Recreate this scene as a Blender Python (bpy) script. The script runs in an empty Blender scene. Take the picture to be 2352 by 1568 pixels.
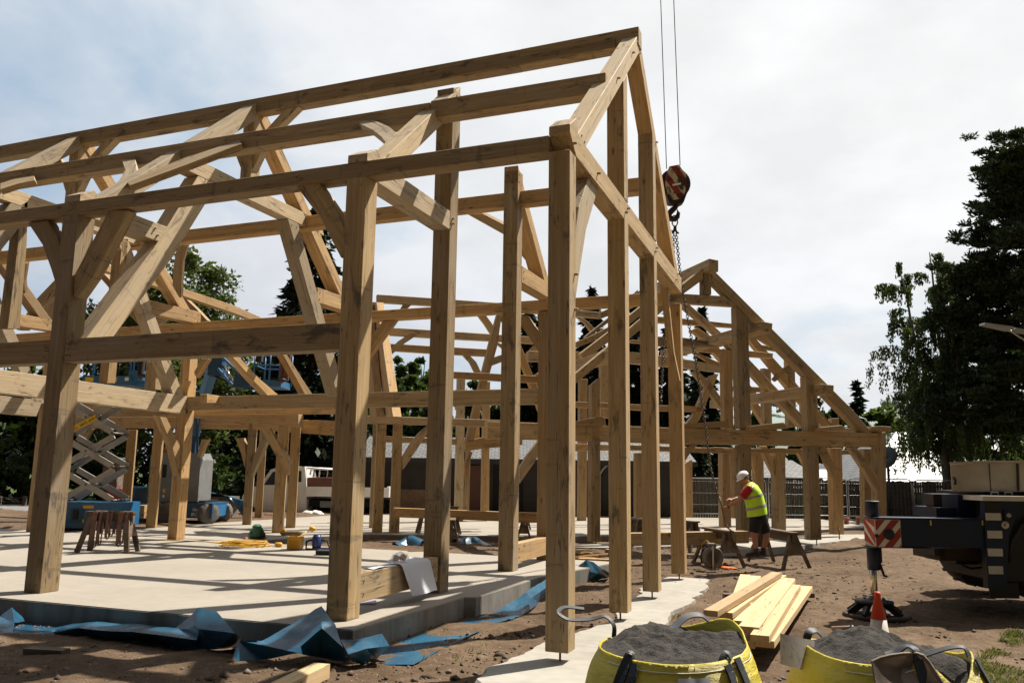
import bpy, bmesh, math, random
import numpy as np
from mathutils import Vector, Matrix
random.seed(7); np.random.seed(7)
SC = bpy.context.scene
COL = SC.collection
R_ = math.radians
# ------------------------------------------------------------------ camera (measured from the post grid of the near building)
CAM = Vector((2.5631, -8.381, 1.7045)); YAW, PITCH, ROLL, FPX = 0.3674, 0.1582, 0.0144, 1877.68
PW, PH = 2352.0, 1568.0
_cy, _sy = math.cos(YAW), math.sin(YAW)
FW = Vector((-_sy*math.cos(PITCH), _cy*math.cos(PITCH), math.sin(PITCH)))
_rt = Vector((_cy, _sy, 0)); _up = _rt.cross(FW)
RT = _rt*math.cos(ROLL) + _up*math.sin(ROLL); UP = _up*math.cos(ROLL) - _rt*math.sin(ROLL)
cam_d = bpy.data.cameras.new('camera'); cam_o = bpy.data.objects.new('camera', cam_d); COL.objects.link(cam_o)
cam_d.sensor_width = 36; cam_d.lens = FPX/PW*36; cam_d.clip_start = 0.05; cam_d.clip_end = 6000
M = Matrix((RT, UP, -FW)).transposed().to_4x4(); M.translation = CAM; cam_o.matrix_world = M
SC.camera = cam_o
def ray(u, v): return FW + RT*((u-PW/2)/FPX) + UP*((PH/2-v)/FPX)
class Plane:
    def __init__(s, p, n): s.p = Vector(p); s.n = Vector(n).normalized()
    def at(s, u, v):
        d = ray(u, v); return CAM + d*((s.p-CAM).dot(s.n)/d.dot(s.n))
def PX(x): return Plane((x, 0, 0), (1, 0, 0))
def PY(y): return Plane((0, y, 0), (0, -1, 0))
def PZ(z): return Plane((0, 0, z), (0, 0, 1))
def at_z(u, v, z): return PZ(z).at(u, v)
def at_d(u, v, d): return CAM + ray(u, v)*d
def hgt(u, d, v): return (CAM + ray(u, v)*d).z
# wing frames: origin, left-along-gable dir, away dir
WO = Vector((4.032, 16.036, 0)); GD = Vector((-0.78487, -0.61966, 0)); AD = Vector((-0.61966, 0.78487, 0))
def WP(s, a, z): return WO + GD*s + AD*a + Vector((0, 0, z))
def PA(a): return Plane(WP(0, a, 0), -AD)
def PS(s): return Plane(WP(s, 0, 0), -GD)
# ------------------------------------------------------------------ object helpers
def tag(o, label=None, cat=None, group=None, kind=None):
    if label: o['label'] = label
    if cat: o['category'] = cat
    if group: o['group'] = group
    if kind: o['kind'] = kind
    return o
def thing(name, loc, label, cat, group=None, rz=0.0):
    o = bpy.data.objects.new(name, None); COL.objects.link(o); o.location = loc; o.rotation_euler = (0, 0, rz)
    o.empty_display_size = 0.1
    bpy.context.view_layer.update() if False else None
    o['M'] = 0; del o['M']
    return tag(o, label, cat, group)
def TM(o):
    return Matrix.Translation(o.location) @ o.rotation_euler.to_matrix().to_4x4()
def mesh_obj(name, me, mats, parent=None, world=None, local=None):
    """link a mesh as ONE object; world = world matrix (converted into the parent's space)"""
    o = bpy.data.objects.new(name, me); COL.objects.link(o)
    for m in (mats if isinstance(mats, (list, tuple)) else [mats]): me.materials.append(m)
    if parent is not None:
        o.parent = parent
        if local is not None: o.matrix_local = local
        elif world is not None:
            pm = TM(parent); q = parent.parent
            if q is not None: pm = TM(q) @ parent.matrix_local
            o.matrix_local = pm.inverted() @ world
    else:
        if world is not None: o.matrix_world = world
    return o
def bm_obj(name, bm, mats, parent=None, world=None, local=None, smooth=False, angle=None):
    me = bpy.data.meshes.new(name); bmesh.ops.recalc_face_normals(bm, faces=bm.faces); bm.to_mesh(me); bm.free()
    if smooth:
        for p in me.polygons: p.use_smooth = True
        if angle: me.set_sharp_from_angle(angle=R_(angle))
    return mesh_obj(name, me, mats, parent, world, local)
def np_obj(name, V, F, mats, parent=None, world=None, smooth=False, mi=None):
    V = np.asarray(V, np.float32); F = np.asarray(F, np.int32); k = F.shape[1]
    me = bpy.data.meshes.new(name); me.vertices.add(len(V)); me.vertices.foreach_set('co', V.ravel())
    me.loops.add(F.size); me.loops.foreach_set('vertex_index', F.ravel())
    me.polygons.add(len(F)); me.polygons.foreach_set('loop_start', np.arange(0, F.size, k, dtype=np.int32))
    me.polygons.foreach_set('loop_total', np.full(len(F), k, np.int32))
    if smooth: me.polygons.foreach_set('use_smooth', np.ones(len(F), bool))
    if mi is not None: me.polygons.foreach_set('material_index', np.asarray(mi, np.int32))
    me.update(calc_edges=True); me.validate()
    return mesh_obj(name, me, mats, parent, world)
def dup(root, loc, rz=None, label=None, group=None):
    def cp(o, par):
        c = o.copy(); COL.objects.link(c)
        if par is not None: c.parent = par
        for ch in list(o.children): cp(ch, c)
        return c
    r = cp(root, None); r.location = loc
    if rz is not None: r.rotation_euler = (0, 0, rz)
    if label: r['label'] = label
    if group: r['group'] = group
    return r
# bmesh primitives -----------------------------------------------------------
def box(bm, x0, x1, y0, y1, z0, z1, mi=0):
    vs = [bm.verts.new((x, y, z)) for z in (z0, z1) for y in (y0, y1) for x in (x0, x1)]
    fs = []
    for q in ((0, 2, 3, 1), (4, 5, 7, 6), (0, 1, 5, 4), (2, 6, 7, 3), (0, 4, 6, 2), (1, 3, 7, 5)):
        f = bm.faces.new([vs[i] for i in q]); f.material_index = mi; fs.append(f)
    return vs
def obox(bm, P0, P1, w, h, up=(0, 0, 1), mi=0, w1=None, h1=None):
    """bar from P0 to P1, w sideways, h along up"""
    P0, P1 = Vector(P0), Vector(P1); ex = (P1-P0).normalized(); up = Vector(up)
    ey = up.cross(ex)
    if ey.length < 1e-4: ey = Vector((0, 1, 0)).cross(ex)
    ey.normalize(); ez = ex.cross(ey)
    vs = []
    for P, ww, hh in ((P0, w, h), (P1, w1 or w, h1 or h)):
        for a, b in ((-1, -1), (1, -1), (1, 1), (-1, 1)): vs.append(bm.verts.new(P+ey*(a*ww/2)+ez*(b*hh/2)))
    for q in ((3, 2, 1, 0), (4, 5, 6, 7), (0, 1, 5, 4), (1, 2, 6, 5), (2, 3, 7, 6), (3, 0, 4, 7)):
        f = bm.faces.new([vs[i] for i in q]); f.material_index = mi
    return vs
def bevel(bm, off, seg=1, ang=40):
    es = [e for e in bm.edges if len(e.link_faces) == 2 and e.calc_face_angle(0) > R_(ang)]
    if es: bmesh.ops.bevel(bm, geom=es, offset=off, segments=seg, profile=0.5, affect='EDGES', clamp_overlap=True)
def tube(bm, pts, r, seg=8, mi=0, closed=False, caps=True):
    pts = [Vector(p) for p in pts]; n = len(pts); rings = []
    rs = r if isinstance(r, (list, tuple)) else [r]*n
    prev = None
    for i, p in enumerate(pts):
        if closed: t = (pts[(i+1) % n]-pts[i-1])
        else: t = pts[min(i+1, n-1)]-pts[max(i-1, 0)]
        t.normalize()
        if prev is None:
            a = Vector((0, 0, 1)) if abs(t.z) < .9 else Vector((1, 0, 0)); a = (a - t*a.dot(t)).normalized()
        else:
            a = prev - t*prev.dot(t)
            a = a.normalized() if a.length > 1e-5 else prev
        prev = a; b = t.cross(a)
        rings.append([bm.verts.new(p+(a*math.cos(2*math.pi*k/seg)+b*math.sin(2*math.pi*k/seg))*rs[i]) for k in range(seg)])
    for i in range(n if closed else n-1):
        A, B = rings[i], rings[(i+1) % n]
        for k in range(seg):
            f = bm.faces.new((A[k], A[(k+1) % seg], B[(k+1) % seg], B[k])); f.smooth = True; f.material_index = mi
    if caps and not closed:
        for rg in (rings[0][::-1], rings[-1]):
            f = bm.faces.new(rg); f.material_index = mi
def lathe(bm, prof, seg=24, c=(0, 0, 0), axis='z', mi=0):
    """prof: list of (radius, height)"""
    c = Vector(c); rings = []
    for r, h in prof:
        ring = []
        for k in range(seg):
            a = 2*math.pi*k/seg; x, y = r*math.cos(a), r*math.sin(a)
            v = (x, y, h) if axis == 'z' else ((h, x, y) if axis == 'x' else (x, h, y))
            ring.append(bm.verts.new(c+Vector(v)))
        rings.append(ring)
    for A, B in zip(rings, rings[1:]):
        for k in range(seg):
            f = bm.faces.new((A[k], A[(k+1) % seg], B[(k+1) % seg], B[k])); f.material_index = mi; f.smooth = True
    for rg, (r, h) in ((rings[0], prof[0]), (rings[-1], prof[-1])):
        if r > 1e-4:
            f = bm.faces.new(rg); f.material_index = mi
def prism(bm, poly, ext, mi=0):
    """polygon (list of Vector) extruded by vector ext"""
    a = [bm.verts.new(p) for p in poly]; b = [bm.verts.new(Vector(p)+Vector(ext)) for p in poly]; n = len(poly)
    f = bm.faces.new(a); f.material_index = mi; f = bm.faces.new(b[::-1]); f.material_index = mi
    for i in range(n):
        f = bm.faces.new((a[i], b[i], b[(i+1) % n], a[(i+1) % n])); f.material_index = mi
# ------------------------------------------------------------------ materials
def newmat(name):
    m = bpy.data.materials.new(name); m.use_nodes = True; nt = m.node_tree; nt.nodes.clear()
    out = nt.nodes.new('ShaderNodeOutputMaterial'); b = nt.nodes.new('ShaderNodeBsdfPrincipled')
    nt.links.new(b.outputs[0], out.inputs[0]); return m, nt, b
class NB:
    def __init__(s, nt): s.nt = nt
    def n(s, t, **kw):
        x = s.nt.nodes.new(t)
        for k, v in kw.items(): setattr(x, k, v)
        return x
    def l(s, a, b): s.nt.links.new(a, b)
    def coord(s, kind='Object', scale=(1, 1, 1), rnd=0.0, rot=(0, 0, 0)):
        tc = s.n('ShaderNodeTexCoord'); mp = s.n('ShaderNodeMapping'); mp.inputs['Scale'].default_value = scale
        mp.inputs['Rotation'].default_value = rot
        s.l(tc.outputs[kind], mp.inputs[0])
        if rnd:
            oi = s.n('ShaderNodeObjectInfo'); mu = s.n('ShaderNodeMath', operation='MULTIPLY'); mu.inputs[1].default_value = rnd
            s.l(oi.outputs['Random'], mu.inputs[0]); s.l(mu.outputs[0], mp.inputs['Location'])
        return mp.outputs[0]
    def noise(s, vec, scale, detail=4, rough=.55, dist=0.0):
        x = s.n('ShaderNodeTexNoise'); x.inputs['Scale'].default_value = scale; x.inputs['Detail'].default_value = detail
        x.inputs['Roughness'].default_value = rough; x.inputs['Distortion'].default_value = dist
        if vec is not None: s.l(vec, x.inputs['Vector'])
        return x.outputs[0]
    def ramp(s, fac, stops, interp='LINEAR'):
        x = s.n('ShaderNodeValToRGB'); x.color_ramp.interpolation = interp; e = x.color_ramp.elements
        while len(e) < len(stops): e.new(.5)
        for i, (p, c) in enumerate(stops):
            e[i].position = p; e[i].color = (c, c, c, 1) if not isinstance(c, (tuple, list)) else (*c, 1)
        s.l(fac, x.inputs[0]); return x.outputs[0]
    def mix(s, fac, a, b, mode='MIX'):
        x = s.n('ShaderNodeMix', data_type='RGBA', blend_type=mode)
        for sock, v in ((x.inputs[0], fac), (x.inputs[6], a), (x.inputs[7], b)):
            if hasattr(v, 'is_linked') or hasattr(v, 'links'): s.l(v, sock)
            elif isinstance(v, (int, float)): sock.default_value = v
            else: sock.default_value = (*v, 1)
        return x.outputs[2]
    def math(s, op, a, b=None):
        x = s.n('ShaderNodeMath', operation=op)
        for i, v in enumerate((a, b)):
            if v is None: continue
            if isinstance(v, (int, float)): x.inputs[i].default_value = v
            else: s.l(v, x.inputs[i])
        return x.outputs[0]
    def bump(s, h, strength, dist, bsdf):
        x = s.n('ShaderNodeBump'); x.inputs['Strength'].default_value = strength; x.inputs['Distance'].default_value = dist
        s.l(h, x.inputs['Height']); s.l(x.outputs[0], bsdf.inputs['Normal']); return x
def simple(name, col, rough=.6, metal=0.0, var=.12, scale=6.0, bump=0.0, spec=.5, rnd=3.0, dirt=None):
    """plain painted / moulded surface with slight mottling"""
    m, nt, b = newmat(name); k = NB(nt); v = k.coord('Object', rnd=rnd)
    n1 = k.noise(v, scale, 5); c0 = tuple(x*(1-var) for x in col); c1 = tuple(min(1, x*(1+var)) for x in col)
    c = k.ramp(n1, [(.3, c0), (.7, c1)])
    if dirt:
        d = k.noise(v, scale*.35, 6, .65); c = k.mix(k.ramp(d, [(.5, 0.0), (.72, .75)]), c, dirt)
    k.l(c, b.inputs['Base Color'])
    rr = k.ramp(n1, [(.2, max(0, rough-.08)), (.8, min(1, rough+.08))]); k.l(rr, b.inputs['Roughness'])
    b.inputs['Metallic'].default_value = metal; b.inputs['Specular IOR Level'].default_value = spec
    if bump: k.bump(k.noise(v, scale*4, 4), bump, .01, b)
    return m
def oak(name, light, dark, grey=.25, stain=.5):
    m, nt, b = newmat(name); k = NB(nt)
    v = k.coord('Object', (1.0, 1.0, 1.0), rnd=37.0)
    vg = k.coord('Object', (.55, 13, 13), rnd=37.0)
    g1 = k.noise(vg, 1.6, 7, .6, .5)                       # long grain
    vf = k.coord('Object', (2.2, 60, 60), rnd=37.0)
    g2 = k.noise(vf, 1.5, 3, .6)
    f = k.math('ADD', k.math('MULTIPLY', g1, .7), k.math('MULTIPLY', g2, .3))
    col = k.ramp(f, [(.30, dark), (.52, tuple((a+b_)/2 for a, b_ in zip(light, dark))), (.68, light)])
    # per-timber tone
    oi = k.n('ShaderNodeObjectInfo')
    tone = k.ramp(oi.outputs['Random'], [(0, (.64, .63, .62)), (.35, (.95, .94, .92)), (.7, (1.02, 1.0, .97)), (1, (1.22, 1.17, 1.06))])
    col = k.mix(1.0, col, tone, 'MULTIPLY')
    # silvery weathering and blue-black tannin marks
    w = k.noise(k.coord('Object', (.5, 2.2, 2.2), rnd=51.0), 1.3, 5, .6)
    col = k.mix(k.ramp(w, [(.48, 0.0), (.75, grey)]), col, (.34, .30, .25))
    s1 = k.noise(k.coord('Object', (1.1, 3.2, 3.2), rnd=23.0), 1.5, 6, .7, .4)
    col = k.mix(k.ramp(s1, [(.565, 0.0), (.66, stain)]), col, (.075, .065, .055))
    s2 = k.noise(k.coord('Object', (9, 1.2, 1.2), rnd=91.0), .8, 4, .6)          # cross bands left by stickers
    col = k.mix(k.ramp(s2, [(.62, 0.0), (.67, stain*.6)]), col, (.10, .085, .07))
    # knots
    vo = k.n('ShaderNodeTexVoronoi'); vo.inputs['Scale'].default_value = 1.0
    k.l(k.coord('Object', (1.5, 5.0, 5.0), rnd=11.0), vo.inputs['Vector'])
    kn = k.ramp(vo.outputs['Distance'], [(.045, 1.0), (.13, 0.0)])
    col = k.mix(k.math('MULTIPLY', kn, .8), col, (.09, .045, .02))
    # drying checks
    ck = k.noise(k.coord('Object', (.35, 11, 11), rnd=71.0), 1.1, 2, .5, .25)
    d = k.math('ABSOLUTE', k.math('SUBTRACT', ck, .57))
    crack = k.ramp(d, [(.002, 1.0), (.009, 0.0)])
    col = k.mix(k.math('MULTIPLY', crack, .75), col, (.05, .032, .018))
    k.l(col, b.inputs['Base Color']); b.inputs['Roughness'].default_value = .72; b.inputs['Specular IOR Level'].default_value = .3
    saw = k.noise(k.coord('Object', (38, 1.5, 1.5), rnd=5.0), 1.0, 2)
    h = k.math('ADD', k.math('MULTIPLY', f, .6), k.math('MULTIPLY', saw, .35)); h = k.math('SUBTRACT', h, k.math('MULTIPLY', crack, 1.5))
    k.bump(h, .35, .006, b)
    return m
OAK = oak('oak', (.49, .372, .215), (.275, .185, .092), .45, .75)
OAKG = oak('oak_weathered', (.52, .43, .295), (.34, .255, .16), .5, .6)
OAKO = oak('oak_fresh', (.52, .36, .185), (.30, .185, .082), .25, .5)
SOFT = oak('softwood', (.66, .50, .30), (.50, .35, .185), .05, .1)
TRESTLE = oak('trestle_wood', (.17, .125, .085), (.085, .06, .042), .6, .6)
METAL = simple('steel_rod', (.12, .10, .085), .5, .8, .25, 20)
# ------------------------------------------------------------------ timbers
def peg_at(bm, c):
    vs = []
    for zz, r in ((-.012, .0135), (.014, .0125)):
        vs.append([bm.verts.new((c.x+r*math.cos(a*math.pi/3), c.y+r*math.sin(a*math.pi/3), c.z+zz)) for a in range(6)])
    for i in range(6): bm.faces.new((vs[0][i], vs[0][(i+1) % 6], vs[1][(i+1) % 6], vs[1][i]))
    bm.faces.new(vs[1])
def T(parent, kind, A, B, ext, mat=None, bev=.007, label=None, pegs=True):
    """one timber: visible face between edge A (list of points) and edge B, extruded by ext"""
    A = [Vector(p) for p in A]; B = [Vector(p) for p in B]; ext = Vector(ext)
    O = (A[0]+B[0])/2; ex = ((A[-1]+B[-1])/2-O).normalized(); ez = -ext.normalized(); ez = (ez-ex*ez.dot(ex)).normalized(); ey = ez.cross(ex)
    Mw = Matrix((ex, ey, ez)).transposed().to_4x4(); Mw.translation = O; Mi = Mw.inverted()
    bm = bmesh.new(); n = len(A)
    f0 = [[bm.verts.new(Mi @ p) for p in L] for L in (A, B)]
    f1 = [[bm.verts.new(Mi @ (p+ext)) for p in L] for L in (A, B)]
    for i in range(n-1):
        bm.faces.new((f0[0][i], f0[0][i+1], f0[1][i+1], f0[1][i])); bm.faces.new((f1[0][i], f1[1][i], f1[1][i+1], f1[0][i+1]))
        bm.faces.new((f0[0][i], f1[0][i], f1[0][i+1], f0[0][i+1])); bm.faces.new((f0[1][i], f0[1][i+1], f1[1][i+1], f1[1][i]))
    for i in (0, n-1): bm.faces.new((f0[0][i], f0[1][i], f1[1][i], f1[0][i]))
    bmesh.ops.recalc_face_normals(bm, faces=bm.faces)
    if bev: bevel(bm, bev, 1, 50)
    if pegs and n == 2:
        La = (A[1]-A[0]).length; hgt_ = (A[0]-B[0]).length
        if La > 1.2 and hgt_ > .14:
            for sx in (.10, La-.10):
                for sy in (-.22, .22):
                    q = sx/La; c = (A[0].lerp(A[1], q)+B[0].lerp(B[1], q))/2+(A[0]-B[0])*sy; c = Mi @ c; lathe(bm, [(.0135, -.01), (.0135, .012), (.009, .018)], 7, (0, 0, 0)) if False else peg_at(bm, c)
    o = bm_obj(kind, bm, mat or OAK, parent, Mw)
    if label: o['label'] = label
    return o
def TP(parent, kind, pl, A, B, th, mat=None, bev=.007, label=None):
    return T(parent, kind, [pl.at(*p) for p in A], [pl.at(*p) for p in B], -pl.n*th, mat, bev, label)
def BX(parent, kind, x, y, z, mat=None, label=None):
    """axis-aligned timber; long axis found from its size"""
    d = (x[1]-x[0], y[1]-y[0], z[1]-z[0]); k = d.index(max(d))
    if k == 0: A = [(x[0], y[0], z[1]), (x[1], y[0], z[1])]; B = [(x[0], y[0], z[0]), (x[1], y[0], z[0])]; e = (0, d[1], 0)
    elif k == 1: A = [(x[1], y[0], z[1]), (x[1], y[1], z[1])]; B = [(x[1], y[0], z[0]), (x[1], y[1], z[0])]; e = (-d[0], 0, 0)
    else: A = [(x[0], y[0], z[0]), (x[0], y[0], z[1])]; B = [(x[1], y[0], z[0]), (x[1], y[0], z[1])]; e = (0, d[1], 0)
    return T(parent, kind, A, B, e, mat, .007, label)
def yz(parent, kind, xr, w, A, B, mat=None):
    return T(parent, kind, [(xr, *p) for p in A], [(xr, *p) for p in B], (-w, 0, 0), mat)
def BW(parent, kind, s, a, z, mat=None):
    """timber aligned with the right wing's grid"""
    d = (s[1]-s[0], a[1]-a[0], z[1]-z[0]); k = d.index(max(d))
    if k == 0: A = [WP(s[1], a[0], z[1]), WP(s[0], a[0], z[1])]; B = [WP(s[1], a[0], z[0]), WP(s[0], a[0], z[0])]; e = AD*d[1]
    elif k == 1: A = [WP(s[0], a[0], z[1]), WP(s[0], a[1], z[1])]; B = [WP(s[0], a[0], z[0]), WP(s[0], a[1], z[0])]; e = GD*d[0]
    else: A = [WP(s[1], a[0], z[0]), WP(s[1], a[0], z[1])]; B = [WP(s[0], a[0], z[0]), WP(s[0], a[0], z[1])]; e = AD*d[1]
    return T(parent, kind, A, B, e, mat)
def C(k, x, y):
    """measuring helper: position in an enlarged study crop -> picture position"""
    ox, oy, s = {'A': (0, 245, .25), 'B': (0, 637, .25), 'C': (588, 637, .25), 'D': (1163.75, 24.5, .25), 'E': (1163.75, 416.5, .25), 'F': (1531.25, 551.25, .25),
        'G': (1531.25, 906.5, .25), 'L': (0, 183.75, .39062), 'N': (735, 183.75, .39062), 'm1': (845.25, 661.5, .14063), 'm2': (845.25, 857.5, .14063),
        'm3': (1163.75, 661.5, .14063), 'm4': (1163.75, 857.5, .14063), 'm5': (845.25, 1041.25, .14063), 'm6': (1163.75, 1041.25, .14063),
        'q1': (0, 918.75, .1875), 'q2': (294, 918.75, .1875), 'q3': (441, 1127, .1875), 'q4': (0, 1127, .1875), 'q6': (0, 539, .1875)}[k]
    return (ox+x*s, oy+y*s)
def CL(k, *pts): return [C(k, *p) for p in pts]
# ================================================================== NEAR BUILDING (oak frame)
F1, F2, F3, F4, F5, F6 = 0.0, -2.63, -7.42, -11.95, -16.6, -21.2
NB_ = thing('oak_frame', (-6, 3.8, 0), 'tall green-oak barn frame with gable posts, wall plates, purlins and ridge, nearest the camera', 'timber frame')
def zt(y): return 8.74-.9*abs(3.8-y)
ys0, dv = .32, .336
for xr, w, full in ((F1, .25, 1), (F2, .28, 0), (F3, .30, 1), (F4, .28, 1), (F5, .28, 1)):
    last = xr == F5
    zb = -.117 if xr == F1 else 0.0
    # wall posts
    BX(NB_, 'post', (xr-w, xr), (0, w), (zb, 5.30), OAK)
    BX(NB_, 'post', (xr-w, xr), (7.35, 7.35+w), (zb, 5.0), OAKO)
    # tie beams
    if xr == F1:
        T(NB_, 'tie_beam', [(xr, .002, 5.60), (xr, .26, 5.78), (xr, .36, 5.60), (xr, 7.60, 5.56)], [(xr, .002, 5.505), (xr, .26, 5.31), (xr, .36, 5.31), (xr, 7.60, 5.24)], (-w, 0, 0), OAK)
    else:
        ye = 2.42 if xr == F2 else 1.72
        T(NB_, 'tie_beam', [(xr, .002, 5.60), (xr, .24, 5.74), (xr, .40, 5.60), (xr, ye, 5.60)], [(xr, .002, 5.505), (xr, .24, 5.31), (xr, .4, 5.31), (xr, ye, 5.31)], (-w, 0, 0), OAKG)
        yf = 5.58 if xr == F2 else 6.0
        yz(NB_, 'tie_beam', xr, w, [(yf, 5.52), (7.62, 5.54)], [(yf, 5.20), (7.62, 5.24)], OAKO)
    # rafters
    yn = 3.80 if full else 2.68
    yz(NB_, 'rafter', xr, w, [(ys0, zt(ys0)), (yn, zt(yn))], [(ys0+.30, zt(ys0+.3)-dv), (yn, zt(yn)-dv)], OAKG)
    yq = 3.80 if full else 5.30
    B0 = .12
    yz(NB_, 'rafter', xr, w, [(yq, zt(yq)), (7.34, zt(7.34)-B0)], [(yq, zt(yq)-dv), (7.08, zt(7.08)-dv-B0)], OAKO)
    if full and xr != F1:
        yz(NB_, 'collar', xr, w*.9, [(2.0, 6.98), (5.95, 6.98)], [(1.75, 6.70), (6.15, 6.70)], OAKG)
        BX(NB_, 'king_post', (xr-.27, xr-.02), (3.67, 3.93), (6.99, 8.42), OAK)
        # raking struts from the mid rail up to the collar
        yz(NB_, 'strut', xr, w, [(.31, 3.48), (1.50, 5.25), (2.30, 6.69)], [(.72, 3.48), (1.86, 5.12), (2.78, 6.69)], OAKG)
        yz(NB_, 'strut', xr, w, [(4.85, 6.69), (6.95, 3.3)], [(5.20, 6.69), (7.30, 3.3)], OAKG)
# gable posts with their upper lengths, and the two inner posts of the second frame
for y0, y1 in ((2.67, 2.92), (4.81, 5.06)):
    BX(NB_, 'post', (-.25, 0), (y0, y1), (-.117, 5.30), OAK)
    yb = [zt(y)-dv for y in (y0, y1)]
    T(NB_, 'post', [(-.25, y0, 5.60), (-.25, y0, yb[0])], [(-.25, y1, 5.60), (-.25, y1, yb[1])], (.25, 0, 0), OAK)
BX(NB_, 'post', (-2.91, -2.63), (2.42, 2.70), (0, 7.60), OAK)
BX(NB_, 'post', (-2.91, -2.63), (5.30, 5.57), (0, 7.30), OAK)
# gable brace from corner post to tie, and the thin one by the far corner post
yz(NB_, 'brace', -.05, .16, [(.26, 3.62), (.30, 4.2), (.55, 4.8), (.95, 5.30)], [(.26, 3.3), (.52, 3.9), (.85, 4.6), (1.40, 5.30)], OAKG)
TP(NB_, 'brace', PY(7.0), CL('E', (1400, 890), (1480, 1568), (1548, 1800)), CL('E', (1465, 890), (1535, 1568), (1590, 1830)), .12, OAKO)
# long timbers
BX(NB_, 'wall_plate', (F6, -.252), (0.003, .25), (5.30, 5.50), OAK)
BX(NB_, 'wall_plate', (F6, -.252), (7.35, 7.60), (5.02, 5.24), OAKO)
BX(NB_, 'mid_rail', (F3+.0, F2-.28), (.004, .25), (3.14, 3.47), OAK)
BX(NB_, 'mid_rail', (F6, F3-.30), (.004, .25), (3.14, 3.47), OAK)
BX(NB_, 'mid_rail', (F4+.0, F2-.28), (7.36, 7.58), (3.08, 3.40), OAK)
T(NB_, 'ridge_beam', [(F2+.62, 3.68, 8.775), (.02, 3.68, 8.80)], [(F2+.60, 3.68, 8.475), (.02, 3.68, 8.50)], (0, .24, 0), OAK)
T(NB_, 'ridge_beam', [(F6, 3.682, 8.70), (F2+.618, 3.682, 8.773)], [(F6, 3.682, 8.40), (F2+.598, 3.682, 8.473)], (0, .236, 0), OAK)
T(NB_, 'scarf_lap', [(-4.9, 3.660, 8.60), (-.35, 3.660, 8.645)], [(-4.9, 3.660, 8.47), (-.35, 3.660, 8.50)], (0, .021, 0), OAK)
BX(NB_, 'purlin', (F2-.1, -.06), (1.86, 2.10), (6.86, 7.14), OAK)
BX(NB_, 'purlin', (F6, F2-.11), (1.86, 2.10), (6.84, 7.12), OAK)
BX(NB_, 'purlin', (F6, -.06), (5.44, 5.68), (6.66, 6.93), OAKO)
# ridge braces at the king posts
for xr in (F3, F4):
    for s in (-1, 1):
        xc = xr-.145
        T(NB_, 'brace', [(xc+s*.12, 3.72, 7.30), (xc+s*.45, 3.72, 7.95), (xc+s*1.10, 3.72, 8.45)], [(xc+s*.12, 3.72, 7.62), (xc+s*.32, 3.72, 8.05), (xc+s*.78, 3.72, 8.45)], (0, .16, 0), OAKG if s > 0 else OAK)
# wall-plate braces
py = PY(.04)
TP(NB_, 'brace', py, [(678, 425), (735, 500), (783, 592)], [(730, 417), (772, 478), (800, 548)], .16, OAK)
TP(NB_, 'brace', py, [(250, 483), (170, 632), (169, 681)], [(295, 483), (218, 628), (178, 684)], .16, OAK)
TP(NB_, 'brace', py, [(64, 512), (97, 562), (117, 618), (131, 664)], [(109, 506), (128, 538), (144, 585), (150, 610)], .16, OAK)
pyf = PY(7.42)
TP(NB_, 'brace', pyf, [(877.6, 738), (851, 775), (820, 830)], [(908.5, 734), (851, 815), (826, 856)], .15, OAKO)
TP(NB_, 'brace', pyf, [(1186, 727), (1197, 748), (1252, 829)], [(1210, 723), (1230, 752), (1258, 796)], .15, OAKO)
TP(NB_, 'brace', pyf, CL('B', (1910, 745), (1800, 920)), CL('B', (1850, 745), (1780, 870)), .15, OAKO)
# wind braces lying in the near roof slope
nrm = Vector((0, -.9, 1)).normalized(); PR = Plane((0, 3.8, 8.74), nrm); PRb = Plane((0, 3.8, 8.62), Vector((0, .9, 1)))
TP(NB_, 'wind_brace', PR, CL('N', (225, 240), (320, 236), (400, 270), (465, 325)), CL('N', (240, 262), (310, 295), (360, 335), (390, 380)), .10, OAKG)
TP(NB_, 'wind_brace', PR, CL('L', (715, 470), (735, 530), (690, 605)), CL('L', (795, 462), (805, 530), (745, 600)), .10, OAKG)
TP(NB_, 'wind_brace', PR, CL('L', (1410, 352), (1090, 455), (740, 600)), CL('L', (1420, 375), (1120, 490), (765, 620)), .10, OAK)
TP(NB_, 'wind_brace', PR, CL('L', (200, 560), (90, 580), (0, 608)), CL('L', (205, 590), (100, 612), (0, 645)), .10, OAK)
PFr = Plane((0, 3.8, 8.60), Vector((0, .92, 1)))
TP(NB_, 'wind_brace', PFr, CL('N', (880, 778), (1090, 895), (1240, 1075)), CL('N', (960, 770), (1095, 840), (1225, 1010)), .10, OAK)
TP(NB_, 'wind_brace', PFr, CL('q6', (2200, 100), (2150, 370), (2140, 590), (2220, 740)), CL('q6', (2330, 100), (2270, 300), (2250, 560), (2245, 745)), .10, OAK)
TP(NB_, 'wind_brace', PFr, CL('q6', (300, 330), (265, 540), (290, 740), (375, 890)), CL('q6', (365, 325), (330, 540), (345, 720), (385, 880)), .10, OAK)
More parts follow.
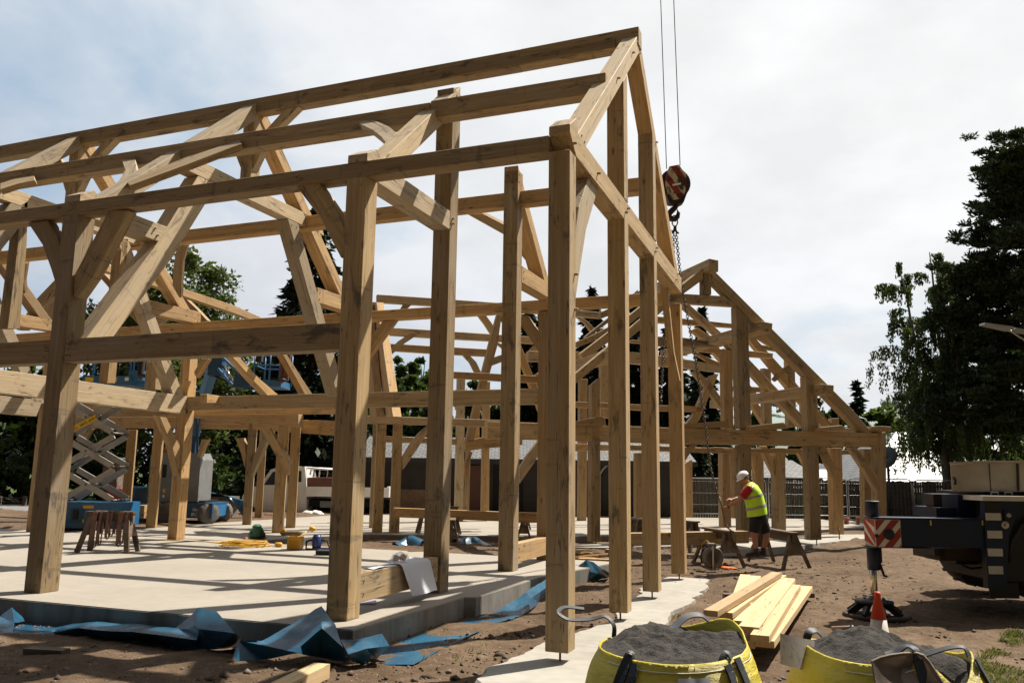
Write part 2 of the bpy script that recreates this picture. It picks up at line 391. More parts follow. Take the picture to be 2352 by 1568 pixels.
# inner uprights and cross beams of the fourth and fifth frames
pF4, pF5 = PX(F4), PX(F5)
TP(NB_, 'upright', pF4, [(49, 470), (41, 560), (17, 755)], [(64, 522-60), (62, 560), (46, 755)], .25, OAK)
TP(NB_, 'upright', pF4, [(281, 548), (265, 700), (246, 880)], [(295, 548), (283, 700), (265, 880)], .25, OAKO)
TP(NB_, 'cross_beam', pF4, [(-240, 818), (0, 848), (439, 911)], [(-240, 877), (0, 902), (430, 951)], .26, OAKG)
TP(NB_, 'cross_beam', pF5, [(-240, 880), (0, 908), (98, 919)], [(-240, 925), (0, 948), (84, 956)], .26, OAKG)
TP(NB_, 'brace', PX(F4-.05), CL('q2', (380, 180), (540, 560), (625, 930)), CL('q2', (450, 165), (660, 600), (690, 720)), .2, OAKO)
# floor beam stub standing on the mid rail and sill rails between the frame posts
BX(NB_, 'sill_rail', (-2.83, -2.66), (.30, 2.40), (.16, .50), OAK)
BX(NB_, 'sill_rail', (-2.83, -2.66), (5.60, 7.32), (.12, .45), OAKO)
# threaded rods under the hanging gable posts
for yc in (.125, 2.795, 4.935, 7.475):
    bm = bmesh.new(); lathe(bm, [(.012, -.32), (.012, -.1)], 10); lathe(bm, [(.028, -.135), (.028, -.117)], 6)
    bm_obj('threaded_rod', bm, METAL, NB_, Matrix.Translation((-.125, yc, 0)))
# oak pegs standing proud
for (x, y, z) in [(0, .14, 5.42), (0, 1.2, 5.44), (0, 2.72, 5.40), (0, 2.86, 5.50), (0, 4.86, 5.38), (0, 5.0, 5.48), (0, 6.9, 5.36), (0, .2, 3.5), (0, .2, 3.9), (0, 3.3, 8.15), (0, 2.3, 7.25), (0, 5.1, 7.4), (-2.63, 2.5, 5.42), (-2.63, 2.5, 5.5), (-7.42, 1.5, 5.40), (-7.42, 1.44, 5.5)]:
    bm = bmesh.new(); lathe(bm, [(.016, -.02), (.016, .035), (.010, .045)], 8, axis='x'); bm_obj('peg', bm, OAKG, NB_, Matrix.Translation((x, y, z)))
# ================================================================== RIGHT WING (gable with overhanging purlins)
RW = thing('oak_frame', WP(5.3, 3, 0), 'oak frame wing at the right whose ridge and purlin ends stick out past its gable', 'timber frame')
A0, A1, A2, A3 = 0.0, 2.23, 4.4, 6.6
p0, p1, p2_, p3_ = PA(A0), PA(A1), PA(A2), PA(A3)
OF = OAK
TP(RW, 'tie_beam', p0, [(1120, 967), (1240, 971), (1560, 982.5), (2016, 994)], [(1120, 1007), (1240, 1009.5), (1560, 1019), (2016, 1026.5)], .28, OF)
TP(RW, 'post', p0, [(2016, 992), (2016, 1246)], [(2035, 992), (2037, 1246)], .26, OF)
TP(RW, 'post', p0, [(1691, 703), (1699, 984)], [(1718.5, 730), (1726, 984)], .26, OF)
TP(RW, 'post', p0, [(1700, 1022), (1703, 1232)], [(1726, 1022), (1728, 1232)], .26, OF)
TP(RW, 'post', p0, [(1851, 864), (1856, 990)], [(1877, 889), (1881, 990)], .26, OF)
TP(RW, 'post', p0, [(1856, 1024), (1862, 1240)], [(1880, 1024), (1887.5, 1239)], .26, OF)
TP(RW, 'post', p0, [(1360, 884), (1358, 1244)], [(1379, 868), (1379, 1244)], .26, OF)
TP(RW, 'rafter', p0, [(1637, 618), (1961, 943), (2002, 993)], [(1634, 643), (1931, 943), (1982, 994)], .26, OF)
TP(RW, 'rafter', p0, [(1614, 616), (1566, 655), (1401, 793), (1312, 866)], [(1616, 641), (1571, 674), (1401, 815), (1318, 884)], .26, OF)
TP(RW, 'king_post', p0, [(1617.5, 611), (1618, 676)], [(1634, 612), (1634, 677)], .26, OF)
TP(RW, 'collar', p0, [(1495, 671), (1568, 674.5), (1664, 680)], [(1500, 691), (1568, 695), (1694, 702.5)], .24, OF)
def along(kind, pl, face, a0, a1, w, mat=OF):
    """timber running back from a front-end quad measured on the gable plane"""
    P = [pl.at(*q) for q in face]
    A = [P[0]+AD*a0, P[0]+AD*a1]; B = [P[3]+AD*a0, P[3]+AD*a1]
    return T(RW, kind, A, B, P[1]-P[0], mat)
along('ridge_beam', p0, [(1615, 600), (1636, 604), (1636, 630), (1615, 626)], -.30, 5.2, .2)
along('purlin', p0, [(1731, 742), (1758, 747), (1756, 769), (1729, 763)], -.32, 5.2, .2)
along('purlin', p0, [(1867, 884), (1897, 887), (1893, 908), (1866, 905)], -.32, 5.2, .2)
along('wall_plate', p0, [(1998, 979), (2026, 981), (2026, 991), (1998, 990)], -.35, 7.0, .2)
along('purlin', p0, [(1386, 806), (1412, 812), (1412, 832), (1386, 826)], -.3, 5.2, .2)
TP(RW, 'brace', p0, [(1951, 1027), (1985, 1078), (2016.5, 1132)], [(1968, 1027), (1996, 1062), (2016, 1092)], .16, OF)
TP(RW, 'brace', p0, [(1884, 1025), (1898, 1062), (1917, 1099)], [(1896, 1025), (1906, 1045), (1918, 1068)], .16, OF)
TP(RW, 'brace', p0, [(1604, 1020), (1588, 1036), (1573, 1060)], [(1590, 1020), (1580, 1029), (1572, 1047)], .16, OF)
# second frame
TP(RW, 'rafter', p1, [(1578, 694), (1691, 794), (1784, 891), (1834, 943), (1866, 979)], [(1566, 700), (1661, 781), (1721, 851), (1806, 943), (1842, 981)], .24, OF)
TP(RW, 'rafter', p1, [(1522, 664), (1401, 760), (1334, 811)], [(1530, 676), (1404, 780), (1342, 829)], .24, OF)
TP(RW, 'collar', p1, [(1480, 771), (1568, 775), (1650, 786)], [(1480, 792), (1568, 795), (1661, 795)], .24, OF)
TP(RW, 'post', p1, [(1662, 800), (1665, 985)], [(1682, 806), (1685, 985)], .24, OAKO)
TP(RW, 'tie_beam', p1, [(1420, 1020), (1640, 1029), (1890, 1030)], [(1420, 1032), (1640, 1040), (1890, 1040)], .24, OAKO)
pC = PA(2.6)
TP(RW, 'post', pC, [(1781, 1028), (1784, 1219)], [(1804, 1028), (1806, 1219)], .26, OF)
TP(RW, 'post', pC, [(1911, 1028), (1917, 1227)], [(1934, 1028), (1939, 1227)], .26, OAKO)
TP(RW, 'brace', pC, [(1744, 1024), (1760, 1056), (1779, 1092)], [(1761, 1024), (1771, 1045), (1780, 1071)], .15, OF)
TP(RW, 'brace', pC, [(1834, 1040), (1846, 1064), (1858, 1088)], [(1844, 1040), (1852, 1055), (1858, 1068)], .15, OAKO)
# third frame and what lies behind it
TP(RW, 'rafter', p2_, [(1724, 764), (1826, 876), (1906, 977)], [(1710, 766), (1806, 884), (1888, 979)], .24, OAKO)
TP(RW, 'arch_collar', p2_, [(1214, 806), (1452, 808), (1569, 824), (1661, 839)], [(1214, 829), (1452, 834), (1569, 844), (1661, 855)], .22, OAKG)
TP(RW, 'brace', p2_, [(1601, 849), (1634, 880), (1662, 921)], [(1592, 856), (1624, 892), (1654, 936)], .18, OF)
TP(RW, 'brace', p2_, [(1651, 858), (1632, 902), (1608, 962), (1592, 980)], [(1634, 862), (1615, 905), (1593, 955), (1570, 985)], .2, OF)
TP(RW, 'brace', p2_, [(1721, 752), (1752, 770), (1781, 794)], [(1719, 764), (1744, 778), (1772, 796)], .16, OF)
TP(RW, 'post', PA(4.4), [(1659, 1030), (1661, 1211)], [(1676, 1030), (1680, 1211)], .26, OAKO)
TP(RW, 'post', p3_, [(1685, 1040), (1686, 1190)], [(1703, 1040), (1704, 1190)], .26, OAKO)
TP(RW, 'post', p3_, [(1736, 1040), (1738, 1190)], [(1754, 1040), (1756, 1190)], .26, OAKO)
TP(RW, 'post', PA(5.6), [(1985, 1030), (1987, 1200)], [(2014, 1030), (2016, 1200)], .26, OAKO)
TP(RW, 'wall_plate', p3_, [(1640, 1026), (1760, 1030), (1990, 1034)], [(1640, 1038), (1760, 1042), (1990, 1043)], .24, OAKO)
TP(RW, 'rafter', p3_, [(1736, 919), (1776, 974)], [(1722, 922), (1756, 977)], .22, OAKO)
TP(RW, 'rafter', p3_, [(1882, 941), (1912, 977)], [(1874, 946), (1900, 978)], .22, OAKO)
TP(RW, 'rafter', p3_, [(1602, 752), (1626, 768), (1690, 842), (1740, 905)], [(1588, 758), (1612, 776), (1674, 850), (1724, 912)], .22, OAKO)
TP(RW, 'upright', p2_, [(1754, 845), (1756, 980)], [(1771, 848), (1774, 980)], .22, OF)
TP(RW, 'upright', p2_, [(1809, 824), (1812, 980)], [(1826, 846), (1830, 980)], .22, OF)
TP(RW, 'upright', p3_, [(1844, 930), (1845, 980)], [(1858, 930), (1860, 980)], .22, OAKO)
TP(RW, 'upright', p3_, [(1911, 960), (1912, 980)], [(1927, 960), (1928, 980)], .22, OF)
TP(RW, 'floor_joist', p2_, [(1571, 931), (1611, 934)], [(1571, 944), (1611, 946)], .2, OAKO)
TP(RW, 'purlin', p2_, [(1480, 724), (1568, 731), (1692, 744), (1716, 748)], [(1480, 738), (1568, 744), (1691, 752), (1716, 757)], .2, OAKO)
TP(RW, 'purlin', p1, [(1719, 805), (1776, 811)], [(1719, 818), (1775, 822)], .2, OAKO)
TP(RW, 'purlin', p3_, [(1751, 792), (1823, 806)], [(1751, 800), (1823, 812)], .2, OF)
TP(RW, 'purlin', p3_, [(1584, 797), (1661, 804)], [(1584, 804), (1661, 812)], .2, OAKO)
TP(RW, 'purlin', p3_, [(1686, 886), (1754, 889)], [(1686, 897), (1754, 900)], .2, OAKO)
TP(RW, 'purlin', p3_, [(1686, 916), (1760, 904), (1785, 900)], [(1686, 930), (1760, 916), (1785, 912)], .2, OF)
TP(RW, 'wind_brace', p2_, [(1592, 804), (1625, 820), (1661, 836)], [(1590, 809), (1624, 829), (1661, 848)], .12, OAKO)
TP(RW, 'wind_brace', p2_, [(1782, 876), (1800, 858), (1816, 850)], [(1776, 870), (1792, 850), (1812, 838)], .12, OAKO)
TP(RW, 'brace', p2_, [(1715, 1024), (1727, 1050), (1736, 1088)], [(1725, 1040), (1732, 1060), (1737, 1078)], .14, OAKO)
for q in ([(1571, 973), (1664, 966), (1681, 980), (1571, 983)], [(1726, 978), (1800, 970), (1812, 984), (1726, 988)], [(1884, 981), (1934, 976), (1944, 986), (1884, 991)]):
    TP(RW, 'joist_end', PA(-.28), [q[0], q[1]], [q[3], q[2]], .5, OAKO)
TP(RW, 'joist_end', PA(-.28), [(1322, 968), (1372, 957), (1388, 957)], [(1322, 977), (1375, 979), (1392, 976)], .5, OAKO)
for px_, dz in ((1876, 1249), (1928, 1236), (1369, 1247)):
    P = PA(.12).at(px_, dz); bm = bmesh.new(); lathe(bm, [(.014, -.02), (.014, .26)], 8); bm_obj('threaded_rod', bm, METAL, RW, Matrix.Translation(P))
# ================================================================== LINK BUILDING in the middle
LK = thing('oak_frame', WP(14, 7, 0), 'low oak frame with a hipped ridge seen through the near building, beyond the second slab', 'timber frame')
LF, LR, LB = PA(4.9), PA(7.4), PA(9.9)
TP(LK, 'post', LF, CL('m5', (160, -480), (80, 1312)), CL('m5', (305, -480), (232, 1312)), .26, OF)
TP(LK, 'post', LF, CL('m5', (432, -480), (360, 1312)), CL('m5', (570, -480), (510, 1312)), .26, OF)
TP(LK, 'post', LB, [(1052, 866), (1046, 1196)], [(1069, 866), (1064, 1196)], .24, OAKG)
TP(LK, 'post', LB, [(1070, 1012), (1064, 1192)], [(1082, 1012), (1077, 1192)], .24, OF)
TP(LK, 'post', LB, [(1112, 876), (1107, 1192)], [(1126, 876), (1123, 1192)], .24, OAKO)
TP(LK, 'post', LB, [(1333, 870), (1330, 1198)], [(1350, 870), (1347, 1198)], .24, OAKO)
TP(LK, 'post', LB, [(1381, 830), (1380, 960)], [(1402, 830), (1402, 960)], .24, OF)
TP(LK, 'post', PA(8), [(1577, 1064), (1578, 1186)], [(1590, 1056), (1592, 1186)], .22, OAKO)
TP(LK, 'post', PA(8), [(1461, 1040), (1461, 1200)], [(1474, 1040), (1474, 1200)], .22, OAKO)
TP(LK, 'upright', LR, [(1088, 945), (1088, 1010)], [(1101, 945), (1101, 1010)], .2, OAKO)
TP(LK, 'ridge_beam', LR, [(866, 676), (1000, 685), (1180, 698), (1380, 717)], [(866, 694), (1000, 702), (1180, 715), (1380, 730.5)], .2, OAKG)
PM = PA(6.3)
TP(LK, 'purlin', PM, [(893, 752), (1000, 758.5), (1157, 769), (1254, 775)], [(893, 769), (1000, 776), (1157, 784), (1254, 791)], .2, OAKG)
TP(LK, 'purlin', PA(8.6), [(897, 789), (990, 794.5), (1122, 802)], [(897, 805), (990, 811), (1118, 818)], .2, OAKO)
TP(LK, 'purlin', LF, [(1043, 853), (1155, 858.5), (1252, 864)], [(1043, 868), (1155, 875), (1252, 880)], .2, OAKO)
TP(LK, 'wall_plate', LF, [(836, 954), (986, 958.7), (1154, 964.5)], [(836, 971.5), (986, 975.6), (1154, 981)], .24, OAKG)
TP(LK, 'wall_plate', LB, [(915, 902.5), (989, 906), (1100, 911)], [(915, 911.5), (989, 914), (1100, 919)], .2, OAKO)
TP(LK, 'wall_plate', LB, [(884, 1001), (986, 1006), (1050, 1008)], [(884, 1015), (986, 1018), (1050, 1021)], .2, OAKO)
# near-slope rafters at its left end (planes across the ridge)
for L_, R2, sx in (([(867.7, 694.5), (879, 778), (898, 915), (904, 957)], [(881, 695), (893, 765), (915.6, 915), (922.5, 957)], 866),
                   ([(848, 700), (851.6, 753), (863.5, 915), (868, 957)], [(858, 700), (862, 754), (879, 915), (884.5, 957)], 848)):
    s0 = (LR.at(sx, 690)-WO).dot(GD); TP(LK, 'rafter', PS(s0), L_, R2, .22, OAKO)
TP(LK, 'brace', LR, [(927, 697), (921, 707), (912, 722)], [(946, 699), (937, 708), (931, 722)], .14, OF)
TP(LK, 'wind_brace', PM, [(890, 807), (915, 783), (942, 765)], [(900, 814), (930, 788), (963, 766)], .12, OAKG)
TP(LK, 'wind_brace', PM, [(1112, 775.4), (1157, 792), (1200, 822)], [(1126, 778), (1157, 802), (1200, 834)], .12, OAKG)
TP(LK, 'brace', PA(6.8), [(1098, 724), (1114, 745), (1128, 767)], [(1115, 722), (1130, 742), (1144, 767)], .14, OF)
TP(LK, 'brace', PA(8.6), [(1063, 815), (1079, 832), (1091, 856)], [(1079, 816), (1094, 831), (1106, 856)], .14, OF)
# cruck-like truss on the right of the link
PT = PA(5.6)
TP(LK, 'rafter', PT, [(1143, 722), (1125, 788), (1103, 876), (1070, 1014)], [(1153, 722), (1142, 796), (1120, 876), (1088, 1014)], .24, OF)
TP(LK, 'rafter', PT, [(1149, 722), (1180, 784), (1209, 861), (1249, 968)], [(1159, 722), (1193, 784), (1224, 861), (1262, 950)], .24, OAKO)
TP(LK, 'collar', PT, [(1121, 824.6), (1156, 813), (1170, 808)], [(1121, 843), (1155, 830), (1170, 825)], .2, OAKG)
TP(LK, 'tie_beam', PT, [(1069, 1013), (1108, 1004), (1153, 997), (1200, 992)], [(1069, 1036), (1108, 1030), (1153, 1026), (1200, 1021)], .24, OAKO)
TP(LK, 'brace', PT, [(1079, 1037), (1069, 1060), (1066, 1100)], [(1086, 1037), (1079, 1060), (1076, 1100)], .14, OAKO)
TP(LK, 'brace', LF, [(985, 974), (960, 996), (940, 1022), (923, 1050)], [(997, 978), (975, 1005), (950, 1043), (926, 1078)], .16, OAKG)
TP(LK, 'brace', PA(3.2), [(1238, 1010), (1214, 1042), (1194, 1074)], [(1254, 1016), (1226, 1064), (1194, 1110)], .18, OAKG)
TP(LK, 'brace', PM, [(1203, 818), (1228, 792)], [(1212, 830), (1236, 802)], .16, OAKO)
TP(LK, 'brace', PM, [(1252, 845), (1222, 866)], [(1252, 853), (1226, 874)], .16, OAKO)
# valley / hip timbers fanning up to the right wing
hp = PA(3.4)
TP(LK, 'hip_rafter', hp, [(1324, 785), (1360, 770), (1401, 749), (1480, 706)], [(1324, 799), (1360, 784), (1401, 763), (1480, 722)], .2, OF)
TP(LK, 'hip_rafter', PA(4.2), [(1344, 773), (1401, 727.5), (1440, 702)], [(1350, 775), (1401, 738), (1440, 712)], .2, OF)
TP(LK, 'hip_rafter', PA(4.6), [(1380, 717), (1401, 707), (1440, 690)], [(1380, 731), (1401, 724), (1440, 706)], .2, OF)
TP(LK, 'jack_rafter', PA(3.0), [(1323, 842), (1347, 832), (1401, 792)], [(1323, 862), (1350, 852), (1401, 816)], .2, OF)
TP(LK, 'brace', PA(5.2), [(1325, 727), (1344, 742), (1360, 764)], [(1332, 727), (1352, 739), (1368, 758)], .14, OF)
TP(LK, 'purlin', PA(6.3), [(1450, 780), (1475, 782), (1530, 786)], [(1450, 786), (1475, 788), (1530, 792)], .2, OAKO)
TP(LK, 'purlin', PA(7.4), [(1322, 922), (1380, 924), (1476, 929), (1572, 932)], [(1322, 935), (1380, 937), (1476, 942), (1572, 945)], .2, OAKO)
TP(LK, 'wall_plate', PA(8), [(1322, 1018), (1400, 1021), (1476, 1022), (1690, 1030)], [(1322, 1036), (1400, 1034), (1476, 1034), (1690, 1040)], .2, OAKO)
# ================================================================== REAR WING behind the left bays
BK = thing('oak_frame', (-13.4, 12, 0), 'oak frame wing running back behind the left bays, over the boom lift', 'timber frame')
def zpost(l, r, base, z1, mat, w=.26):
    a, b = at_z(*l, base), at_z(*r, base); d = (b-a); d.z = 0; n = Vector((-d.y, d.x, 0)).normalized()
    up = Vector((0, 0, z1))
    return T(BK, 'post', [a, a+up], [b, b+up], n*w, mat)
zpost((334, 1212), (356, 1212), 0, 3.0, OAKO); zpost((276, 1184), (297, 1184), 0, 3.0, OAKO)
zpost((556, 1204.5), (576, 1204.5), 0, 3.2, OF); zpost((584, 1191), (601, 1191), 0, 3.2, OAKO)
zpost((624, 1223), (650, 1223), 0, 2.95, OF); zpost((656, 1211.5), (678, 1211.5), 0, 3.2, OAKO)
zpost((848, 1212), (857, 1212), 0, 3.2, OF)
b1, b2 = PY(10.35), PY(12.6)
TP(BK, 'floor_beam', b1, [(170, 926), (300, 938), (420, 946), (685, 951)], [(170, 956), (300, 956.5), (420, 957), (685, 981)], .24, OAKO)
TP(BK, 'floor_beam', b2, [(170, 957), (415, 958), (588, 962), (790, 966)], [(170, 982), (415, 983), (588, 986), (790, 1002)], .24, OAKO)
TP(BK, 'floor_beam', PY(7.9), [(441, 926), (588, 922), (770, 918)], [(441, 952), (588, 951), (770, 949)], .22, OAKO)
TP(BK, 'joist', PX(-11.0), [(475, 904), (560, 918), (600, 922)], [(475, 925), (560, 926), (600, 928)], .2, OAKO)
TP(BK, 'brace', b1, CL('q2', (1615, 340), (1800, 660), (1945, 920)), CL('q2', (1725, 340), (1860, 560), (1970, 740)), .16, OF)
TP(BK, 'brace', b2, CL('q2', (1310, 460), (1380, 640), (1430, 830)), CL('q2', (1400, 460), (1435, 560), (1445, 650)), .16, OAKO)
TP(BK, 'brace', b2, CL('q2', (1650, 430), (1540, 680), (1480, 960)), CL('q2', (1705, 490), (1590, 760), (1500, 960)), .16, OF)
TP(BK, 'brace', b1, CL('q2', (900, 480), (865, 590), (840, 690)), CL('q2', (970, 480), (915, 590), (880, 690)), .16, OAKO)
TP(BK, 'brace', b1, CL('q1', (1030, 350), (980, 440), (940, 510)), CL('q1', (1120, 350), (1050, 460), (1000, 520)), .14, OF)
pRi = PX(-13.4)
TP(BK, 'ridge_beam', pRi, [(225, 601), (330, 632), (422, 663), (540, 702), (600, 729)], [(225, 618), (330, 648), (422, 680), (540, 720), (600, 742)], .2, OAKO)
for y_, (A, B) in ((9.0, ([(222, 612), (260, 650), (335, 746)], [(212, 618), (245, 655), (318, 746)])), (11.2, ([(287, 697), (312, 720), (338, 748)], [(278, 702), (300, 726), (320, 748)])),
                   (13.5, ([(425, 684), (450, 708), (476, 736)], [(418, 688), (440, 716), (462, 738)]))):
    TP(BK, 'rafter', PY(y_), A, B, .2, OAKO)
for y_, (A, B) in ((12.0, ([(397, 702), (372, 722), (348, 744)], [(402, 716), (384, 728), (364, 744)])), (10.4, ([(128, 640), (80, 690), (37, 757)], [(132, 668), (92, 712), (56, 757)]))):
    TP(BK, 'rafter', PY(y_), A, B, .2, OF)
TP(BK, 'post', PY(9.4), [(103, 706), (100, 760)], [(124, 690), (120, 760)], .2, OF)
TP(BK, 'offcut', PY(13), [(330, 728), (349, 733)], [(324, 736), (345, 742)], .12, SOFT)
# inner uprights of the rear wing seen under the mid rail
TP(BK, 'upright', PY(8.6), [(336, 830), (331, 894)], [(359, 830), (356, 894)], .22, OF)
TP(BK, 'strut', PX(-9.6), [(545, 815), (597, 870), (655, 920)], [(530, 815), (578, 870), (630, 924)], .2, OAKO)
TP(BK, 'strut', PX(-9.9), [(660, 815), (695, 870), (727, 919)], [(650, 815), (680, 868), (708, 920)], .2, OAKO)
# ================================================================== SETTING: ground, slabs, pads
def _h(ix, iy, s):
    n = (ix*374761393 + iy*668265263 + s*1442695041) & 0xffffffff
    n = ((n ^ (n >> 13))*1274126177) & 0xffffffff
    return ((n ^ (n >> 16)) & 0xffff)/65535.0
def vn(x, y, s=0):
    x = np.asarray(x, float); y = np.asarray(y, float); ix = np.floor(x).astype(np.int64); iy = np.floor(y).astype(np.int64)
    fx, fy = x-ix, y-iy; fx = fx*fx*(3-2*fx); fy = fy*fy*(3-2*fy)
    a, b, c, d = _h(ix, iy, s), _h(ix+1, iy, s), _h(ix, iy+1, s), _h(ix+1, iy+1, s)
    return (a*(1-fx)+b*fx)*(1-fy)+(c*(1-fx)+d*fx)*fy-.5
def fbm(x, y, s=0, o=4):
    r = 0; a = 1.0
    for i in range(o): r = r+a*vn(x*2**i, y*2**i, s+i); a *= .5
    return r
def sstep(x, a, b):
    t = np.clip((np.asarray(x, float)-a)/(b-a), 0, 1); return t*t*(3-2*t)
def gz0(x, y):
    z = -.27 + .16*sstep(x, .3, 3)*sstep(y, 2, 8) + .04*sstep(y, 12, 22)
    z = z + .10*sstep(y, 6.5, 9)*sstep(-x, -2, 2)                       # soil between the slabs
    z = z + .20*sstep(y, 8, 10)*sstep(-x, 13, 16) + .14*sstep(y, 24, 32)
    return z
def gz(x, y): return float(gz0(x, y))
def spaced(lo, c0, c1, hi, d):
    mid = np.arange(c0, c1+d/2, d); r = [c1]; s = d
    while r[-1] < hi: s *= 1.16; r.append(r[-1]+s)
    l = [c0]; s = d
    while l[-1] > lo: s *= 1.16; l.append(l[-1]-s)
    return np.concatenate([np.array(l[1:][::-1]), mid, np.array(r[1:])])
xs = spaced(-2500, -8.5, 8.0, 2500, .055); ys_ = spaced(-900, -2.6, 12.0, 2800, .055)
X, Y = np.meshgrid(xs, ys_); Z = gz0(X, Y)
near = np.exp(-((np.maximum(np.abs(X-1)-8, 0))/8)**2-((np.maximum(np.abs(Y-5)-9, 0))/8)**2)
Z = Z + near*(.05*fbm(X*.7, Y*.7, 3)+.028*fbm(X*3.1, Y*3.1, 11)+.016*np.maximum(0, vn(X*11, Y*11, 5)*2-.15)+.012*vn(X*19, Y*19, 8))
# shallow wheel and spade furrows beside the slab
Z += near*.03*np.sin((Y-.45*X)*6.0)*np.exp(-((X+1.0)/1.0)**2)*sstep(Y, .2, 1)*(1-sstep(Y, 5, 7))
far = np.hypot(X, Y); Z = Z + .0004*np.maximum(0, far-70)
ny, nx = X.shape; V = np.stack([X, Y, Z], -1).reshape(-1, 3); idx = np.arange(nx*ny).reshape(ny, nx)
Fq = np.stack([idx[:-1, :-1], idx[:-1, 1:], idx[1:, 1:], idx[1:, :-1]], -1).reshape(-1, 4)
m, nt_, b = newmat('soil'); k = NB(nt_); v = k.coord('Object')
a1 = k.noise(v, .55, 6, .6); a2 = k.noise(v, 7, 6, .65); a3 = k.noise(v, 60, 4, .7)
f = k.math('ADD', k.math('MULTIPLY', a1, .45), k.math('ADD', k.math('MULTIPLY', a2, .35), k.math('MULTIPLY', a3, .2)))
c = k.ramp(f, [(.34, (.050, .031, .019)), (.48, (.108, .072, .045)), (.56, (.15, .104, .067)), (.68, (.22, .165, .112))])
vo = k.n('ShaderNodeTexVoronoi'); vo.inputs['Scale'].default_value = 19; k.l(v, vo.inputs['Vector'])
sp = k.n('ShaderNodeSeparateColor'); k.l(vo.outputs['Color'], sp.inputs[0])
isst = k.math('MULTIPLY', k.ramp(vo.outputs['Distance'], [(.20, 1.0), (.34, 0.0)]), k.ramp(sp.outputs[0], [(.72, 0.0), (.78, 1.0)]))
c = k.mix(k.math('MULTIPLY', isst, .7), c, k.ramp(sp.outputs[1], [(0, (.12, .09, .07)), (1, (.34, .29, .24))]))
# beyond the site: grass to the left and far away, tarmac lane
g = k.mix(k.noise(v, 3.0, 6, .7), (.028, .050, .012), (.085, .115, .035))
sx = k.n('ShaderNodeSeparateXYZ'); k.l(v, sx.inputs[0])
wob = k.math('MULTIPLY', k.math('SUBTRACT', k.noise(v, .25, 4), .5), 9.0)
faraway = k.ramp(k.math('ADD', k.math('ADD', sx.outputs[1], k.math('MULTIPLY', sx.outputs[0], -.35)), wob), [(.0, 0.0), (1.0, 1.0)])
mr = k.n('ShaderNodeMapRange'); mr.inputs[1].default_value = 26; mr.inputs[2].default_value = 31
k.l(k.math('ADD', k.math('ADD', sx.outputs[1], k.math('MULTIPLY', sx.outputs[0], -.35)), wob), mr.inputs[0])
c = k.mix(mr.outputs[0], c, g)
# patchy grass on the right foreground
mr2 = k.n('ShaderNodeMapRange'); mr2.inputs[1].default_value = 3.4; mr2.inputs[2].default_value = 5.2; k.l(k.math('ADD', sx.outputs[0], k.math('MULTIPLY', sx.outputs[1], -.35)), mr2.inputs[0])
pg = k.math('MULTIPLY', mr2.outputs[0], k.ramp(k.noise(v, 1.7, 6, .7), [(.47, 0.0), (.60, .75)]))
c = k.mix(pg, c, g)
k.l(c, b.inputs['Base Color']); b.inputs['Roughness'].default_value = .95; b.inputs['Specular IOR Level'].default_value = .15
hh = k.math('ADD', k.math('MULTIPLY', a2, .8), k.math('ADD', k.math('MULTIPLY', a3, .5), k.math('MULTIPLY', isst, .5))); k.bump(hh, .9, .03, b)
SOIL = m
tag(np_obj('ground', V, Fq, SOIL, smooth=True), kind='structure')
# concrete --------------------------------------------------------------------
def conc(name, lo, hi, edge=False):
    m, nt_, b = newmat(name); k = NB(nt_); v = k.coord('Object')
    n1 = k.noise(v, .5, 6, .6); n2 = k.noise(v, 5, 6, .65); n3 = k.noise(k.coord('Object', (1.2, 9, 1)), 1.0, 4)
    f = k.math('ADD', k.math('MULTIPLY', n1, .5), k.math('ADD', k.math('MULTIPLY', n2, .3), k.math('MULTIPLY', n3, .2)))
    c = k.ramp(f, [(.36, lo), (.62, hi)])
    sp_ = k.noise(v, 2.2, 8, .75); c = k.mix(k.ramp(sp_, [(.62, 0.0), (.72, .45)]), c, tuple(x*.62 for x in lo))
    if edge:
        st = k.noise(k.coord('Object', (2.5, 2.5, .25)), 1.5, 5, .6); c = k.mix(k.ramp(st, [(.48, 0.0), (.66, .6)]), c, (.10, .098, .09))
    k.l(c, b.inputs['Base Color']); b.inputs['Roughness'].default_value = .85; b.inputs['Specular IOR Level'].default_value = .25
    k.bump(k.noise(v, 45, 5, .6), .25, .006, b); return m
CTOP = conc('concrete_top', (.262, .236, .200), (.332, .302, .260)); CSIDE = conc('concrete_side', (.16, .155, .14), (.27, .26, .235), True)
CWHITE = conc('blinding_concrete', (.25, .232, .20), (.38, .36, .32))
def slab(name, poly, z0, z1, rough=0.0):
    bm = bmesh.new(); P = []
    n = len(poly)
    for i in range(n):
        a, b_ = Vector((*poly[i], 0)), Vector((*poly[(i+1) % n], 0)); q = max(1, int((b_-a).length/.35)) if rough else 1
        for j in range(q):
            p = a.lerp(b_, j/q)
            if rough: p += Vector((random.uniform(-1, 1), random.uniform(-1, 1), 0))*rough
            P.append(p)
    prism(bm, [Vector((p.x, p.y, z0)) for p in P], (0, 0, z1-z0))
    bmesh.ops.recalc_face_normals(bm, faces=bm.faces)
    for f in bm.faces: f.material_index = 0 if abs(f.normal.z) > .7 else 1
    es = [e for e in bm.edges if all(v.co.z > z1-1e-4 for v in e.verts)]
    bmesh.ops.bevel(bm, geom=es, offset=.012, segments=2, affect='EDGES')
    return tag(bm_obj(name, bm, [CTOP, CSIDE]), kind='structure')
def xy(u, v, z=0):
    p = at_z(u, v, z); return (p.x, p.y)
slab('concrete_slab', [(-26, -1.0), (-7.55, -.47), xy(811, 1446), xy(1067, 1371), xy(1093, 1371), xy(1236, 1326), (-1.35, 7.75), (-9.3, 7.72), (-26, 7.9)], -.6, 0.0)
